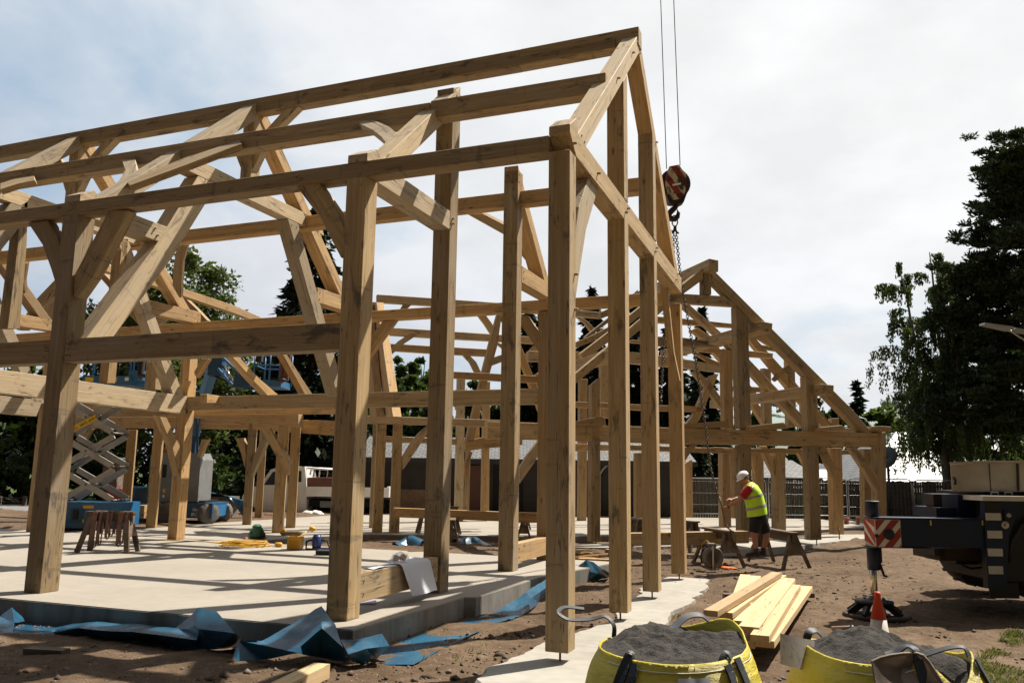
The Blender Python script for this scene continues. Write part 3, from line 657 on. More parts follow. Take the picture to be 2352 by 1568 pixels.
slab('far_concrete_slab', [(-10.4, 7.80), xy(720, 1232), xy(850, 1226), xy(1250, 1231.5), xy(1400, 1229.5), xy(1560, 1226), xy(1719, 1220), xy(1880, 1216), xy(1990, 1211), (5.6, 26.5), (-2, 29), (-14, 27), (-16, 17), (-16, 7.92)], -.6, -.002)
bm = bmesh.new()
pad = [xy(1085, 1550, -.19), xy(1120, 1520, -.19), xy(1240, 1475, -.19), xy(1400, 1420, -.19), xy(1440, 1375, -.19), xy(1480, 1345, -.19), xy(1540, 1318, -.19), xy(1625, 1325, -.19), xy(1600, 1365, -.19), xy(1555, 1395, -.19), xy(1480, 1470, -.19), xy(1400, 1545, -.19), xy(1330, 1600, -.19), xy(1180, 1600, -.19)]
def soft_patch(name, poly, z, th, mat, wob=.07, kind='structure'):
    P = []
    n = len(poly)
    for i in range(n):
        a, b_ = Vector((*poly[i], 0)), Vector((*poly[(i+1) % n], 0)); q = max(2, int((b_-a).length/.10))
        for j in range(q): P.append(a.lerp(b_, j/q))
    for _ in range(6): P = [(P[i-1]+P[i]*2+P[(i+1) % len(P)])/4 for i in range(len(P))]
    bm = bmesh.new(); top = []; rim = []
    for p in P:
        w = float(fbm(p.x*2.1, p.y*2.1, 51))*wob*3+float(vn(p.x*6, p.y*6, 52))*wob*.4; q = Vector((p.x+w, p.y+w*.6, 0)); top.append(Vector((q.x, q.y, z)))
    c0 = sum(top, Vector())/len(top)
    vt = [bm.verts.new(p) for p in top]; vb = [bm.verts.new(c0+(p-c0)*1.05+Vector((0, 0, -th))) for p in top]; N = len(vt)
    bm.faces.new(vt)
    for i in range(N): bm.faces.new((vt[i], vb[i], vb[(i+1) % N], vt[(i+1) % N]))
    return tag(bm_obj(name, bm, mat), kind=kind)
soft_patch('concrete_pad', pad, -.222, .16, CWHITE, .05)
soft_patch('concrete_pad', [xy(1745, 1262, -.08), xy(1860, 1252, -.08), xy(1990, 1236, -.08), xy(1995, 1228, -.08), xy(1900, 1228, -.08), xy(1800, 1240, -.08), xy(1660, 1250, -.08), xy(1640, 1262, -.08)], -.06, .16, CWHITE, .1)
soft_patch('concrete_pad', [xy(1270, 1256, -.1), xy(1350, 1250, -.1), xy(1480, 1246, -.1), xy(1560, 1247, -.1), xy(1560, 1254, -.1), xy(1400, 1258, -.1)], -.09, .12, CWHITE, .06)
soft_patch('road', [(-60, 24.5), (-24, 13.5), (-20, 14.5), (-19, 17.5), (-24, 18), (-60, 34)], .05, .25, conc('gravel_lane', (.16, .155, .15), (.22, .21, .20)), .2)
# loose stones and clods ------------------------------------------------------
def scatter(name, pts, sizes, mat, seed=1, flat=.6):
    rng = np.random.default_rng(seed); n = len(pts)
    base = np.array([(1, 0, 0), (-1, 0, 0), (0, 1, 0), (0, -1, 0), (0, 0, 1), (0, 0, -1)], float)
    fa = np.array([(0, 2, 4), (2, 1, 4), (1, 3, 4), (3, 0, 4), (2, 0, 5), (1, 2, 5), (3, 1, 5), (0, 3, 5)])
    V = base[None]*rng.uniform(.55, 1.25, (n, 6, 1))*sizes[:, None, None]; V[:, :, 2] *= flat
    a = rng.uniform(0, 6.28, n); ca, sa = np.cos(a)[:, None], np.sin(a)[:, None]; x, y = V[:, :, 0].copy(), V[:, :, 1].copy()
    sk = rng.uniform(-.4, .4, (n, 1)); V[:, :, 0] = x*ca-y*sa+V[:, :, 2]*sk; V[:, :, 1] = x*sa+y*ca
    V += pts[:, None]; F = (fa[None]+6*np.arange(n)[:, None, None]).reshape(-1, 3)
    return tag(np_obj(name, V.reshape(-1, 3), F, mat), kind='stuff')
def stone_mat(name, a, b_):
    m, nt_, b = newmat(name); k = NB(nt_); v = k.coord('Object'); vo = k.n('ShaderNodeTexVoronoi'); vo.inputs['Scale'].default_value = 9; k.l(v, vo.inputs['Vector'])
    sp = k.n('ShaderNodeSeparateColor'); k.l(vo.outputs['Color'], sp.inputs[0]); c = k.ramp(sp.outputs[0], [(0, a), (1, b_)]); c = k.mix(k.noise(v, 40, 3), c, tuple(x*.6 for x in a))
    k.l(c, b.inputs['Base Color']); b.inputs['Roughness'].default_value = .9; return m
STONE = stone_mat('stones', (.10, .072, .052), (.30, .25, .20)); CLOD = stone_mat('clods', (.070, .043, .026), (.15, .095, .058))
rng = np.random.default_rng(3)
def on_ground(n, x0, x1, y0, y1, test=None):
    x = rng.uniform(x0, x1, n); y = rng.uniform(y0, y1, n); ok = np.ones(n, bool)
    ok &= ~((x < -1.3) & (y > -.5) & (y < 7.8)) | ((x > -2.3) & (y < 1.7) & (y > -.3))
    if test is not None: ok &= test(x, y)
    x, y = x[ok], y[ok]; return np.stack([x, y, gz0(x, y)+.035*fbm(x*.7, y*.7, 3)], -1)
P = np.concatenate([on_ground(5200, -8, 7, -2.5, 2), on_ground(4200, -2, 9, 2, 13)])
scatter('gravel', P, rng.gamma(1.6, .0085, len(P)).clip(.006, .07), STONE, 2)
P = np.concatenate([on_ground(1500, -8, 7, -2.5, 1.5), on_ground(900, -2, 8, 1.5, 12), on_ground(260, -7, 1, 7.9, 11.5)])
scatter('soil_clods', P, rng.gamma(2.2, .011, len(P)).clip(.01, .085), CLOD, 5, .7)
# short grass and weeds -------------------------------------------------------
def leafmat(name, a, b_, tr=.25, rough=.55):
    m = bpy.data.materials.new(name); m.use_nodes = True; nt_ = m.node_tree; nt_.nodes.clear(); k = NB(nt_)
    out = k.n('ShaderNodeOutputMaterial'); p = k.n('ShaderNodeBsdfPrincipled'); t = k.n('ShaderNodeBsdfTranslucent'); mx = k.n('ShaderNodeMixShader')
    v = k.coord('Object'); n1 = k.noise(v, .9, 3); n2 = k.noise(v, 9, 2); f = k.math('ADD', k.math('MULTIPLY', n1, .6), k.math('MULTIPLY', n2, .4))
    c = k.ramp(f, [(.35, a), (.65, b_)]); oi = k.n('ShaderNodeObjectInfo'); tone = k.ramp(oi.outputs['Random'], [(0, (.8, .82, .85)), (1, (1.15, 1.12, .95))]); c = k.mix(1.0, c, tone, 'MULTIPLY')
    k.l(c, p.inputs['Base Color']); p.inputs['Roughness'].default_value = rough; p.inputs['Specular IOR Level'].default_value = .3
    k.l(k.mix(1.0, c, (1.3, 1.5, .7), 'MULTIPLY'), t.inputs[0]); mx.inputs[0].default_value = tr
    k.l(p.outputs[0], mx.inputs[1]); k.l(t.outputs[0], mx.inputs[2]); k.l(mx.outputs[0], out.inputs[0]); return m
GRASS = leafmat('grass', (.06, .075, .022), (.15, .16, .055), .3)
def blades(name, pts, h, mat, seed=4, n=5, w=.006):
    rng = np.random.default_rng(seed); P = np.repeat(pts, n, 0); N = len(P); P = P+np.stack([rng.normal(0, .03, N), rng.normal(0, .03, N), np.zeros(N)], -1)
    a = rng.uniform(0, 6.28, N); d = np.stack([np.cos(a), np.sin(a), np.zeros(N)], -1); t = np.stack([-d[:, 1], d[:, 0], d[:, 2]], -1)
    hh = h*rng.uniform(.4, 1.2, N)[:, None]; up = np.array([0, 0, 1.0]); ww = w*rng.uniform(.7, 1.4, N)[:, None]
    v0 = P-t*ww; v1 = P+t*ww; v2 = P+d*hh*.35+up*hh*.75+t*ww*.6; v3 = P+d*hh*.75+up*hh*.95
    V = np.stack([v0, v1, v2, v3], 1).reshape(-1, 3); F = np.arange(N*4).reshape(-1, 4)
    return tag(np_obj(name, V, F, mat), kind='stuff')
def patchy(x, y): return (fbm(x*1.3, y*1.3, 31)+.35*vn(x*9, y*9, 32) > -.02) & (x-.35*y > 3.2)
P = on_ground(52000, 2.5, 9, -1.5, 9, patchy); blades('grass', P, .042, GRASS, 4, 4, .004)
P = on_ground(5000, -8, 8, -2.5, 10, lambda x, y: (fbm(x*1.7, y*1.7, 77) > .42)); blades('weeds', P, .06, GRASS, 6, 3)
P = np.stack([rng.uniform(-6.5, 0, 900), rng.uniform(29, 31.5, 900), np.full(900, .0)], -1); blades('long_grass', P, .55, GRASS, 9, 5, .02)
YF = simple('buttercup_petals', (.75, .52, .03), .5); P = on_ground(400, 3.2, 8, -1, 6, patchy); P[:, 2] += .06; scatter('buttercups', P, np.full(len(P), .007), YF, 8, .5)
# ================================================================== TREES, HILL, HOUSES, FENCES
BARK = simple('bark', (.085, .065, .05), .95, 0, .35, 9, .6)
BIRCHB = simple('birch_bark', (.20, .19, .175), .9, 0, .4, 5, .4, dirt=(.04, .035, .03))
L_DARK = leafmat('foliage_dark', (.016, .030, .010), (.042, .066, .020), .22)
L_MID = leafmat('foliage_mid', (.030, .052, .014), (.080, .115, .032), .28)
L_BRIGHT = leafmat('foliage_bright', (.050, .080, .016), (.115, .155, .035), .3)
L_BIRCH = leafmat('foliage_birch', (.036, .054, .020), (.095, .118, .048), .32, .4)
L_NEED = leafmat('needles_dark', (.009, .018, .010), (.026, .042, .020), .08)
L_PINE = leafmat('needles_pine', (.016, .028, .013), (.042, .060, .026), .10)
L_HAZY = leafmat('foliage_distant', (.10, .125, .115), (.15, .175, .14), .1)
def quads(C, size, rng, aspect=1.0, flat=0.0, dirs=None):
    n = len(C); a = rng.normal(size=(n, 3)) if dirs is None else dirs+rng.normal(0, .35, (n, 3)); a /= np.linalg.norm(a, axis=1, keepdims=True)
    r = rng.normal(size=(n, 3)); r[:, 2] += flat*3; b = np.cross(a, r); b /= np.linalg.norm(b, axis=1, keepdims=True)+1e-9
    s = size*rng.uniform(.6, 1.35, (n, 1)); A = a*s*aspect; B = b*s*.62
    return np.stack([C-A, C+B*.9, C+A, C-B*.9], 1)
def crown_obj(name, Q, mat, parent):
    V = Q.reshape(-1, 3); return np_obj(name, V, np.arange(len(V)).reshape(-1, 4), mat, parent)
def limbs(root, h, rad, rng, spec, mat, lean=(0, 0), name='trunk'):
    """tapered trunk plus limbs; returns limb polylines"""
    bm = bmesh.new(); n = 9; pts = []; x = y = 0.0
    for i in range(n):
        t = i/(n-1); x += rng.normal(0, .012*h)*(.3+t); y += rng.normal(0, .012*h)*(.3+t); pts.append(Vector((x+lean[0]*t*h, y+lean[1]*t*h, t*h)))
    tube(bm, pts, [rad*(1-.93*i/(n-1))+.01 for i in range(n)], 9); out = []
    for t, ang, ln, el in spec:
        i = t*(n-1); k0 = int(min(i, n-2)); p = pts[k0].lerp(pts[k0+1], i-k0); d = Vector((math.cos(ang)*math.cos(el), math.sin(ang)*math.cos(el), math.sin(el)))
        L = [p]
        for j in range(1, 6):
            d = (d+Vector(rng.normal(0, .16, 3))).normalized(); L.append(L[-1]+d*ln/5)
        r0 = max(.012, rad*.42*(1-t*.75)); tube(bm, L, [r0*(1-.88*j/5) for j in range(6)], 6); out.append(L)
        for j in (2, 3, 4):
            d2 = (d+Vector(rng.normal(0, .7, 3))).normalized(); L2 = [L[j], L[j]+d2*ln*.22, L[j]+d2*ln*.4+Vector((0, 0, ln*.05))]
            tube(bm, L2, [r0*.4, r0*.25, r0*.08], 5); out.append(L2)
    bm_obj(name, bm, mat, root); return pts, out
def ground_at(p): return gz(p.x, p.y)
def broadleaf(name, loc, h, R, label, leaf, n=9000, ls=.16, seed=1, base=.12, group=None, nclump=60, trad=None, shape=1.0, droop=0.0, bark=None, cat='tree'):
    rng = np.random.default_rng(seed); t = thing(name, loc, label, cat, group)
    spec = [(rng.uniform(.25, .9), i*2.4+rng.uniform(-.4, .4), R*rng.uniform(.6, .95), rng.uniform(.15, .9)) for i in range(11)]
    pts, L = limbs(t, h*.93, trad or h*.022, rng, spec, bark or BARK)
    cz, hz = h*(.5+base/2), h*(.5-base/2); cs = []
    while len(cs) < nclump:
        p = rng.uniform(-1, 1, 3); r = math.sqrt(p[0]**2+p[1]**2); lim = math.sqrt(max(0, 1-abs(p[2])**(2.2*shape)))
        if r < lim*(.86+.3*rng.random()) and r > lim*.15*rng.random(): cs.append((p[0]*R, p[1]*R, cz+p[2]*hz*1.0))
    cs = np.array(cs); w = rng.uniform(.5, 1.6, len(cs)); w /= w.sum(); ci = rng.choice(len(cs), n, p=w)
    sg = R*.17*rng.uniform(.6, 1.35, len(cs)); D = rng.normal(size=(n, 3)); D /= np.linalg.norm(D, axis=1, keepdims=True); rr = rng.random((n, 1))**.45
    C = cs[ci]+D*rr*sg[ci][:, None]*np.array([1.5, 1.5, 1.05]); C[:, 2] -= droop*(rng.random(n)**2)*R*.6
    tips = np.array([l[-1] for l in L]); m_ = n//7; tj = rng.integers(0, len(tips), m_); C[:m_] = tips[tj]+rng.normal(0, R*.11, (m_, 3))
    C[:, 2] = np.maximum(C[:, 2], .15); crown_obj('crown', quads(C, ls, rng, 1.15), leaf, t); return t
def conifer(name, loc, h, R, label, leaf=None, seed=1, layers=34, per=13, ls=.20, droop=.5, base=.06, group=None, nq=14, power=.85, bark=None):
    rng = np.random.default_rng(seed); t = thing(name, loc, label, 'tree', group); bm = bmesh.new(); tube(bm, [(0, 0, 0), (0, 0, h*.5), (0, 0, h*.97)], [h*.018, h*.011, .02], 8); bm_obj('trunk', bm, bark or BARK, t)
    Cs = []; Ds = []
    for i in range(layers):
        t_ = (i+rng.uniform(-.3, .3))/layers; z = h*(1-(1-base)*max(0.004, t_)); r = R*max(.02, t_)**power
        for j in range(max(4, int(per*(.35+.65*t_)))):
            a = rng.uniform(0, 6.28); ln = r*rng.uniform(.62, 1.12); m_ = max(4, int(nq*(.3+.7*t_))); s = np.sqrt(rng.random(m_))
            x = np.cos(a)*ln*s; y = np.sin(a)*ln*s; zz = z-droop*ln*s**1.6+.10*ln*s**3+rng.normal(0, .035*R, m_)
            sp = .16*ln*(1.1-s); Cs.append(np.stack([x+rng.normal(0, 1, m_)*sp, y+rng.normal(0, 1, m_)*sp, zz], -1)); Ds.append(np.tile([math.cos(a), math.sin(a), -droop*.8], (m_, 1)))
    C = np.concatenate(Cs); D = np.concatenate(Ds); C[:, 2] = np.maximum(C[:, 2], .1)
    crown_obj('crown', quads(C, ls, rng, 1.5, .3, D), leaf or L_NEED, t); return t
def at_g(u, d, z=0.0):
    """ground spot in the direction of picture column u, d metres out"""
    p = CAM+ray(u, 1088)*d; return Vector((p.x, p.y, z))
def top_h(u, v, d): return (CAM+ray(u, v)*d).z
def wpx(px, d): return px*d/FPX
# left background wood
G1 = 'trees of the dark wood at the left'
rr_ = random.Random(5)
for i, (u, v, d, w, lf, lab) in enumerate([
    (-70, 835, 41, 90, L_DARK, 'dark tree at the left edge of the wood'), (60, 838, 43, 85, L_MID, 'sunlit green tree behind the far left post, above the low rail'),
    (150, 900, 46, 80, L_DARK, 'dark tree behind the grey scissor arms'), (238, 862, 44, 75, L_DARK, 'dark tree behind the blue scissor lift platform'),
    (505, 850, 47, 80, L_DARK, 'dark tree directly behind the boom lift turret'), (590, 838, 44, 80, L_DARK, 'dark tree behind the blue boom lift basket'),
    (770, 838, 45, 85, L_DARK, 'dark tree behind the white truck, right of the conifer')]):
    p = at_g(u, d); broadleaf('broadleaf_tree', p, top_h(u, v, d), wpx(w, d), lab, lf, 6500, .24, 20+i, .02, G1, 55)
for i, (u, d, w, v, lab) in enumerate([(15, 36, 70, 1055, 'low dark shrub above the timber rail at far left'), (520, 38, 80, 1085, 'green shrub in front of the wood, left of the white truck'), (420, 41, 90, 1040, 'dark shrub behind the boom lift turret'), (660, 42, 90, 1040, 'dark shrub behind the white truck cab'), (280, 42, 90, 1020, 'dark shrub behind the stone pillar'), (800, 42, 80, 1040, 'dark shrub at the end of the white truck')]):
    p = at_g(u, d); broadleaf('shrub', p, max(.8, top_h(u, v, d)), wpx(w, d), lab, L_MID if i == 1 else L_DARK, 2600, .16, 60+i, -.1, 'shrubs in front of the dark wood', 26, .04, 1.0, 0, None, 'shrub')
p = at_g(372, 40); broadleaf('birch_tree', p, top_h(372, 556, 40), wpx(168, 40), 'airy leafy birch standing above the roof timbers on the left', L_BIRCH, 26000, .125, 3, .12, None, 130, .16, 1.0, .25, BARK)
p = at_g(700, 36); conifer('conifer_tree', p, top_h(700, 455, 36), wpx(165, 36), 'dark drooping conifer standing behind the left bays', L_NEED, 4, 54, 22, .17, .30, .03, None, 26, .62)
# trees behind the link building
for i, (u, v, d, w, lf, lab) in enumerate([(925, 806, 52, 48, L_MID, 'green tree over the shed roof, nearest the pale rafters'), (988, 812, 55, 46, L_BRIGHT, 'brighter green round tree just left of the marked inner post'),
        (957, 815, 58, 26, L_DARK, 'narrow dark tree between two greener trees over the shed'), (895, 860, 48, 42, L_MID, 'soft grey-green tree low beside the pale rafters'),
        (1075, 868, 54, 44, L_MID, 'light green tree over the shed, right of the marked inner post'), (1135, 905, 50, 38, L_DARK, 'small dark tree low behind the cruck truss'),
        (1000, 915, 46, 52, L_MID, 'low bushy tree right above the shed roof')]):
    p = at_g(u, d); broadleaf('broadleaf_tree', p, top_h(u, v, d), wpx(w, d), lab, lf, 6000, .2, 80+i, .1, 'trees behind the dark shed', 45)
for i, (u, v, d, w, lab) in enumerate([(1212, 690, 46, 40, 'drooping spruce seen left of the nearest gable post'), (1246, 678, 48, 40, 'spruce half hidden behind the nearest gable post'), (1361, 652, 50, 58, 'tallest spruce, its spire between the two nearest gable posts'),
        (1466, 668, 50, 50, 'spruce whose tip shows between the second and third gable posts'), (1545, 700, 48, 46, 'dark spruce behind the far corner post and hanging chain'), (1620, 700, 52, 30, 'slender spruce behind the right gable, left of its king post')]):
    p = at_g(u, d); conifer('spruce_tree', p, top_h(u, v, d), wpx(w*1.75, d), lab, L_NEED, 30+i, 42, 15, .26, .6, .03, 'spruces behind the link building', 18, .72)
p = at_g(1600, 44); conifer('cypress_tree', p, top_h(1600, 838, 44), wpx(34, 44), 'soft bluish conifer behind the timbers right of the hanging chain', L_PINE, 51, 26, 12, .2, .5, .05, None, 13, .5)
for i, (u, v, d, w, lf, lab) in enumerate([(1655, 925, 56, 44, L_DARK, 'dark tree low behind the right gable'), (1745, 935, 60, 45, L_DARK, 'dark tree under the tie beam of the right gable'), (1860, 912, 66, 50, L_DARK, 'dark tree behind the foot of the right gable rafter'),
        (1925, 930, 70, 45, L_DARK, 'round dark tree left of the small pointed conifer'), (2030, 925, 55, 36, L_BRIGHT, 'bright green tree between pointed conifer and silver birch'), (2120, 930, 60, 60, L_MID, 'green tree behind the birch over the slate roof')]):
    p = at_g(u, d); broadleaf('broadleaf_tree', p, top_h(u, v, d), wpx(w, d), lab, lf, 5000, .22, 120+i, .08, 'trees behind the right gable', 40)
p = at_g(1977, 62); conifer('pointed_conifer', p, top_h(1977, 876, 62), wpx(44, 62), 'small pointed conifer on the skyline right of the far gable', L_NEED, 55, 22, 12, .34, .35, .05, None, 12, .75)
# silver birch with hanging twigs
def birch(loc, h, R, label):
    rng = np.random.default_rng(12); t = thing('birch_tree', loc, label, 'tree'); bm = bmesh.new(); tops = []
    for j, (dx, dy, hh, lx) in enumerate(((-.5, 0, .93, -1.5), (.1, .3, 1.0, -.3), (.45, -.2, .9, .7))):
        pts = [Vector((dx*.3, dy*.3, 0))]
        for i in range(1, 11):
            q = i/10; pts.append(Vector((dx*.3+lx*q**1.3+rng.normal(0, .05), dy*.3+dy*q+rng.normal(0, .05), h*hh*q)))
        tube(bm, pts, [.17*(1-.92*i/10)+.012 for i in range(11)], 8); tops.append(pts)
    S = []; D = []
    for j in range(150):
        pts = tops[rng.integers(0, 3)]; q = rng.uniform(.22, .99); i = int(q*9.99); p = np.array(pts[i].lerp(pts[i+1], q*10-i)); a = rng.uniform(0, 6.28); ln = R*rng.uniform(.35, 1.05)*(1.15-.75*q)
        P = [p]
        for s in np.linspace(.2, 1, 5): P.append(p+np.array([math.cos(a)*ln*s, math.sin(a)*ln*s, ln*.75*s-.55*ln*s*s]))
        tube(bm, P, [.022, .018, .014, .010, .007, .004], 4)
        for q2 in range(12):
            s = rng.uniform(.3, 1); b0 = p+np.array([math.cos(a)*ln*s, math.sin(a)*ln*s, ln*.75*s-.55*ln*s*s]); L = rng.uniform(.5, 1.75)*(1.2-q*.8); m_ = int(16+L*17); u = rng.random(m_)
            S.append(np.stack([b0[0]+rng.normal(0, .06, m_)+.08*u*math.cos(a), b0[1]+rng.normal(0, .06, m_), b0[2]-L*u], -1)); D.append(np.tile([0, 0, -1.0], (m_, 1)))
    bm_obj('trunk', bm, BIRCHB, t); C = np.concatenate(S); D = np.concatenate(D); C[:, 2] = np.maximum(C[:, 2], 1.2)
    crown_obj('crown', quads(C, .062, rng, 1.25, 0, D), L_BIRCH, t); return t
p = at_g(2188, 37); birch(p, top_h(2100, 548, 37), wpx(165, 37), 'weeping silver birch with fine hanging twigs in front of the slate roof')
# big pine at the right edge: layered plates of needle tufts
def pine(loc, h, R, label):
    rng = np.random.default_rng(17); t = thing('pine_tree', loc, label, 'tree')
    spec = []; cl = []
    bm = bmesh.new(); pts = [Vector((.1*math.sin(i), .1*math.cos(i*1.7), h*i/10)) for i in range(11)]; tube(bm, pts, [.42*(1-.9*i/10)+.02 for i in range(11)], 10)
    for j in range(96):
        q = rng.uniform(.16, .99); a = rng.uniform(0, 6.28) if j % 3 else math.pi+.25+rng.normal(0, .5); z = h*q
        ln = R*(1.06-q)**.72*rng.uniform(.55, 1.08); el = rng.uniform(-.12, .42); P = [Vector((0, 0, z))]
        for s in np.linspace(.2, 1, 5): P.append(Vector((math.cos(a)*ln*s+rng.normal(0, .1), math.sin(a)*ln*s+rng.normal(0, .1), z+math.sin(el)*ln*s+.12*ln*s*s)))
        r0 = .10*(1.1-q); tube(bm, P, [r0, r0*.8, r0*.62, r0*.45, r0*.3, r0*.12], 5)
        for c in range(int(10+ln*6)):
            s = rng.uniform(.28, 1.02)**.8; i = min(4, int(s*5)); b0 = np.array(P[i].lerp(P[min(5, i+1)], min(1, s*5-i))); cl.append((b0+rng.normal(0, [.34, .34, .20]), rng.uniform(.26, .5)))
    bm_obj('trunk', bm, BARK, t); Cs = []; Ds = []
    for c, r in cl:
        m_ = 80; d = rng.normal(size=(m_, 3)); d[:, 2] = np.abs(d[:, 2])*.9+.1; d /= np.linalg.norm(d, axis=1, keepdims=True); Cs.append(c+d*r*rng.uniform(.25, 1, (m_, 1))*np.array([1.1, 1.1, .7])); Ds.append(d)
    C = np.concatenate(Cs); D = np.concatenate(Ds); crown_obj('crown', quads(C, .068, rng, 1.7, 0, D), L_PINE, t); return t
p = at_g(2420, 34); pine(p, top_h(2400, 255, 34), wpx(300, 34), 'huge dark pine rising over the crane at the right edge')
p = at_g(2300, 42); broadleaf('broadleaf_tree', p, top_h(2300, 700, 42), wpx(95, 42), 'dark leafy tree under the pine behind the beige crane cabinet', L_DARK, 9000, .17, 140, .06, None, 70)
# distant hill
rng = np.random.default_rng(2); hx = np.linspace(0, 1, 60); HV = []; HF = []
pA, pB = at_g(1560, 620), at_g(2500, 620)
for i, s in enumerate(hx):
    b0 = pA.lerp(pB, float(s)); hh = 52+14*math.sin(s*3.0)+5*math.sin(s*11)+9*float(fbm(np.array(s*9), np.array(3.3), 4)); dirv = (b0-CAM); dirv.z = 0; dirv.normalize()
    for q, zz in ((0, 0), (60, .45), (130, .85), (190, 1.0), (300, .9), (420, 0)): HV.append((b0.x+dirv.x*q, b0.y+dirv.y*q, 1+hh*zz))
for i in range(59):
    for j in range(5): HF.append((i*6+j, (i+1)*6+j, (i+1)*6+j+1, i*6+j+1))
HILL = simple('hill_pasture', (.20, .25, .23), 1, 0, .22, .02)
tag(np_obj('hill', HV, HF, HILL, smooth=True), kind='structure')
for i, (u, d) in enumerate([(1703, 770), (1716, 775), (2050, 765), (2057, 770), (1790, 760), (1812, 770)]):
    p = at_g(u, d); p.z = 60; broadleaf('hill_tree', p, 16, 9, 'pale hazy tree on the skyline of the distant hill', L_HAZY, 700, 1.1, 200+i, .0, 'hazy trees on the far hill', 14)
# ------------------------------------------------------------------ buildings
def slate(name, base, gloss, rows=9.0):
    m, nt_, b = newmat(name); k = NB(nt_); v = k.coord('Object'); br = k.n('ShaderNodeTexBrick'); k.l(v, br.inputs['Vector'])
    br.inputs['Scale'].default_value = 1.0; br.inputs['Brick Width'].default_value = .3; br.inputs['Row Height'].default_value = .24; br.inputs['Mortar Size'].default_value = .018; br.offset = .5
    br.inputs['Color1'].default_value = (*[x*.8 for x in base], 1); br.inputs['Color2'].default_value = (*[x*1.2 for x in base], 1); br.inputs['Mortar'].default_value = (.02, .02, .02, 1)
    c = k.mix(k.ramp(k.noise(v, 1.2, 5), [(.45, 0.0), (.7, .4)]), br.outputs['Color'], tuple(x*.6 for x in base)); k.l(c, b.inputs['Base Color']); b.inputs['Roughness'].default_value = gloss
    k.bump(br.outputs['Fac'], .8, .02, b).invert = True; return m
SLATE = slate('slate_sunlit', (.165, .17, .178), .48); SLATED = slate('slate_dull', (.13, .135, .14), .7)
WALLR = simple('dark_red_boards', (.055, .026, .02), .85, 0, .3, 3); WALLD = simple('dark_boards', (.03, .027, .025), .85, 0, .3, 3); BOARD = simple('plywood_board', (.17, .105, .065), .8, 0, .25, 6)
RENDER = simple('house_render', (.30, .28, .25), .9, 0, .1, 1.5); GLASS_D = simple('dark_glass', (.015, .017, .02), .12, 0, .1, 2); DOORR = simple('door_red_brown', (.085, .032, .022), .7)
def roof_plane(parent, pts, mat, th=.12, name='roof'):
    """planar roof slope; local x along the eave, y up the slope"""
    pts = [Vector(p) for p in pts]; ex = (pts[1]-pts[0]).normalized(); n = ex.cross(pts[-1]-pts[0]).normalized(); ey = n.cross(ex); Mw = Matrix((ex, ey, n)).transposed().to_4x4(); Mw.translation = pts[0]; Mi = Mw.inverted()
    bm = bmesh.new(); prism(bm, [Mi @ p for p in pts], (0, 0, -th)); return bm_obj(name, bm, mat, parent, Mw)
# long dark shed behind the link building
d0 = 33.5; sA, sB = at_g(838, d0), at_g(1575, d0); ax = (sB-sA).normalized(); bx = Vector((-ax.y, ax.x, 0)); L = (sB-sA).length
SH = thing('shed', sA, 'long dark red-brown shed with grey slate roof behind the timber frames', 'shed', None, math.atan2(ax.y, ax.x))
ez, rz = 2.22, 3.2
def boxo(name, parent, x0, x1, y0, y1, z0, z1, mat, bv=0.0):
    bm = bmesh.new(); box(bm, x0, x1, y0, y1, z0, z1)
    if bv: bevel(bm, bv)
    return bm_obj(name, bm, mat, parent, local=Matrix.Identity(4))
boxo('wall', SH, 0, L, 0, 6, -.2, ez, WALLD)
bm = bmesh.new(); prism(bm, [Vector((0, 0, ez)), Vector((0, 6, ez)), Vector((0, 3, rz-.1))], (L, 0, 0)); bm_obj('gable_wall', bm, WALLD, SH, local=Matrix.Identity(4))
def lw(t, p): return TM(t) @ Vector(p)
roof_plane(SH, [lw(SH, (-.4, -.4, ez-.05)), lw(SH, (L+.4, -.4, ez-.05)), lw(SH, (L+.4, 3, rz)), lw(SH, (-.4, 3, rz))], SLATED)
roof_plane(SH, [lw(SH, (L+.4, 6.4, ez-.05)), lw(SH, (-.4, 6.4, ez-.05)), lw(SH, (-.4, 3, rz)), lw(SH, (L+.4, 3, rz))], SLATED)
boxo('fascia', SH, -.4, L+.4, -.47, -.43, ez-.2, ez-.0, WALLD)
boxo('board_panel', SH, 1.45, 3.0, -.05, -.01, 0, .95, BOARD); boxo('board_panel', SH, 4.3, 5.1, -.06, -.01, 0, 1.95, DOORR); boxo('door', SH, 5.25, 6.5, -.03, -.005, 0, 2.0, simple('black_opening', (.006, .006, .006), .9))
boxo('door', SH, 8.6, 9.6, -.04, -.01, 0, 2.0, WALLR)
bm = bmesh.new(); tube(bm, [(10.05, -.3, ez-.05), (9.75, -.25, ez-.32), (9.62, -.1, ez-.55), (9.62, -.08, 0)], .04, 8); bm_obj('downpipe', bm, simple('grey_plastic', (.30, .29, .28), .5), SH, local=Matrix.Identity(4))
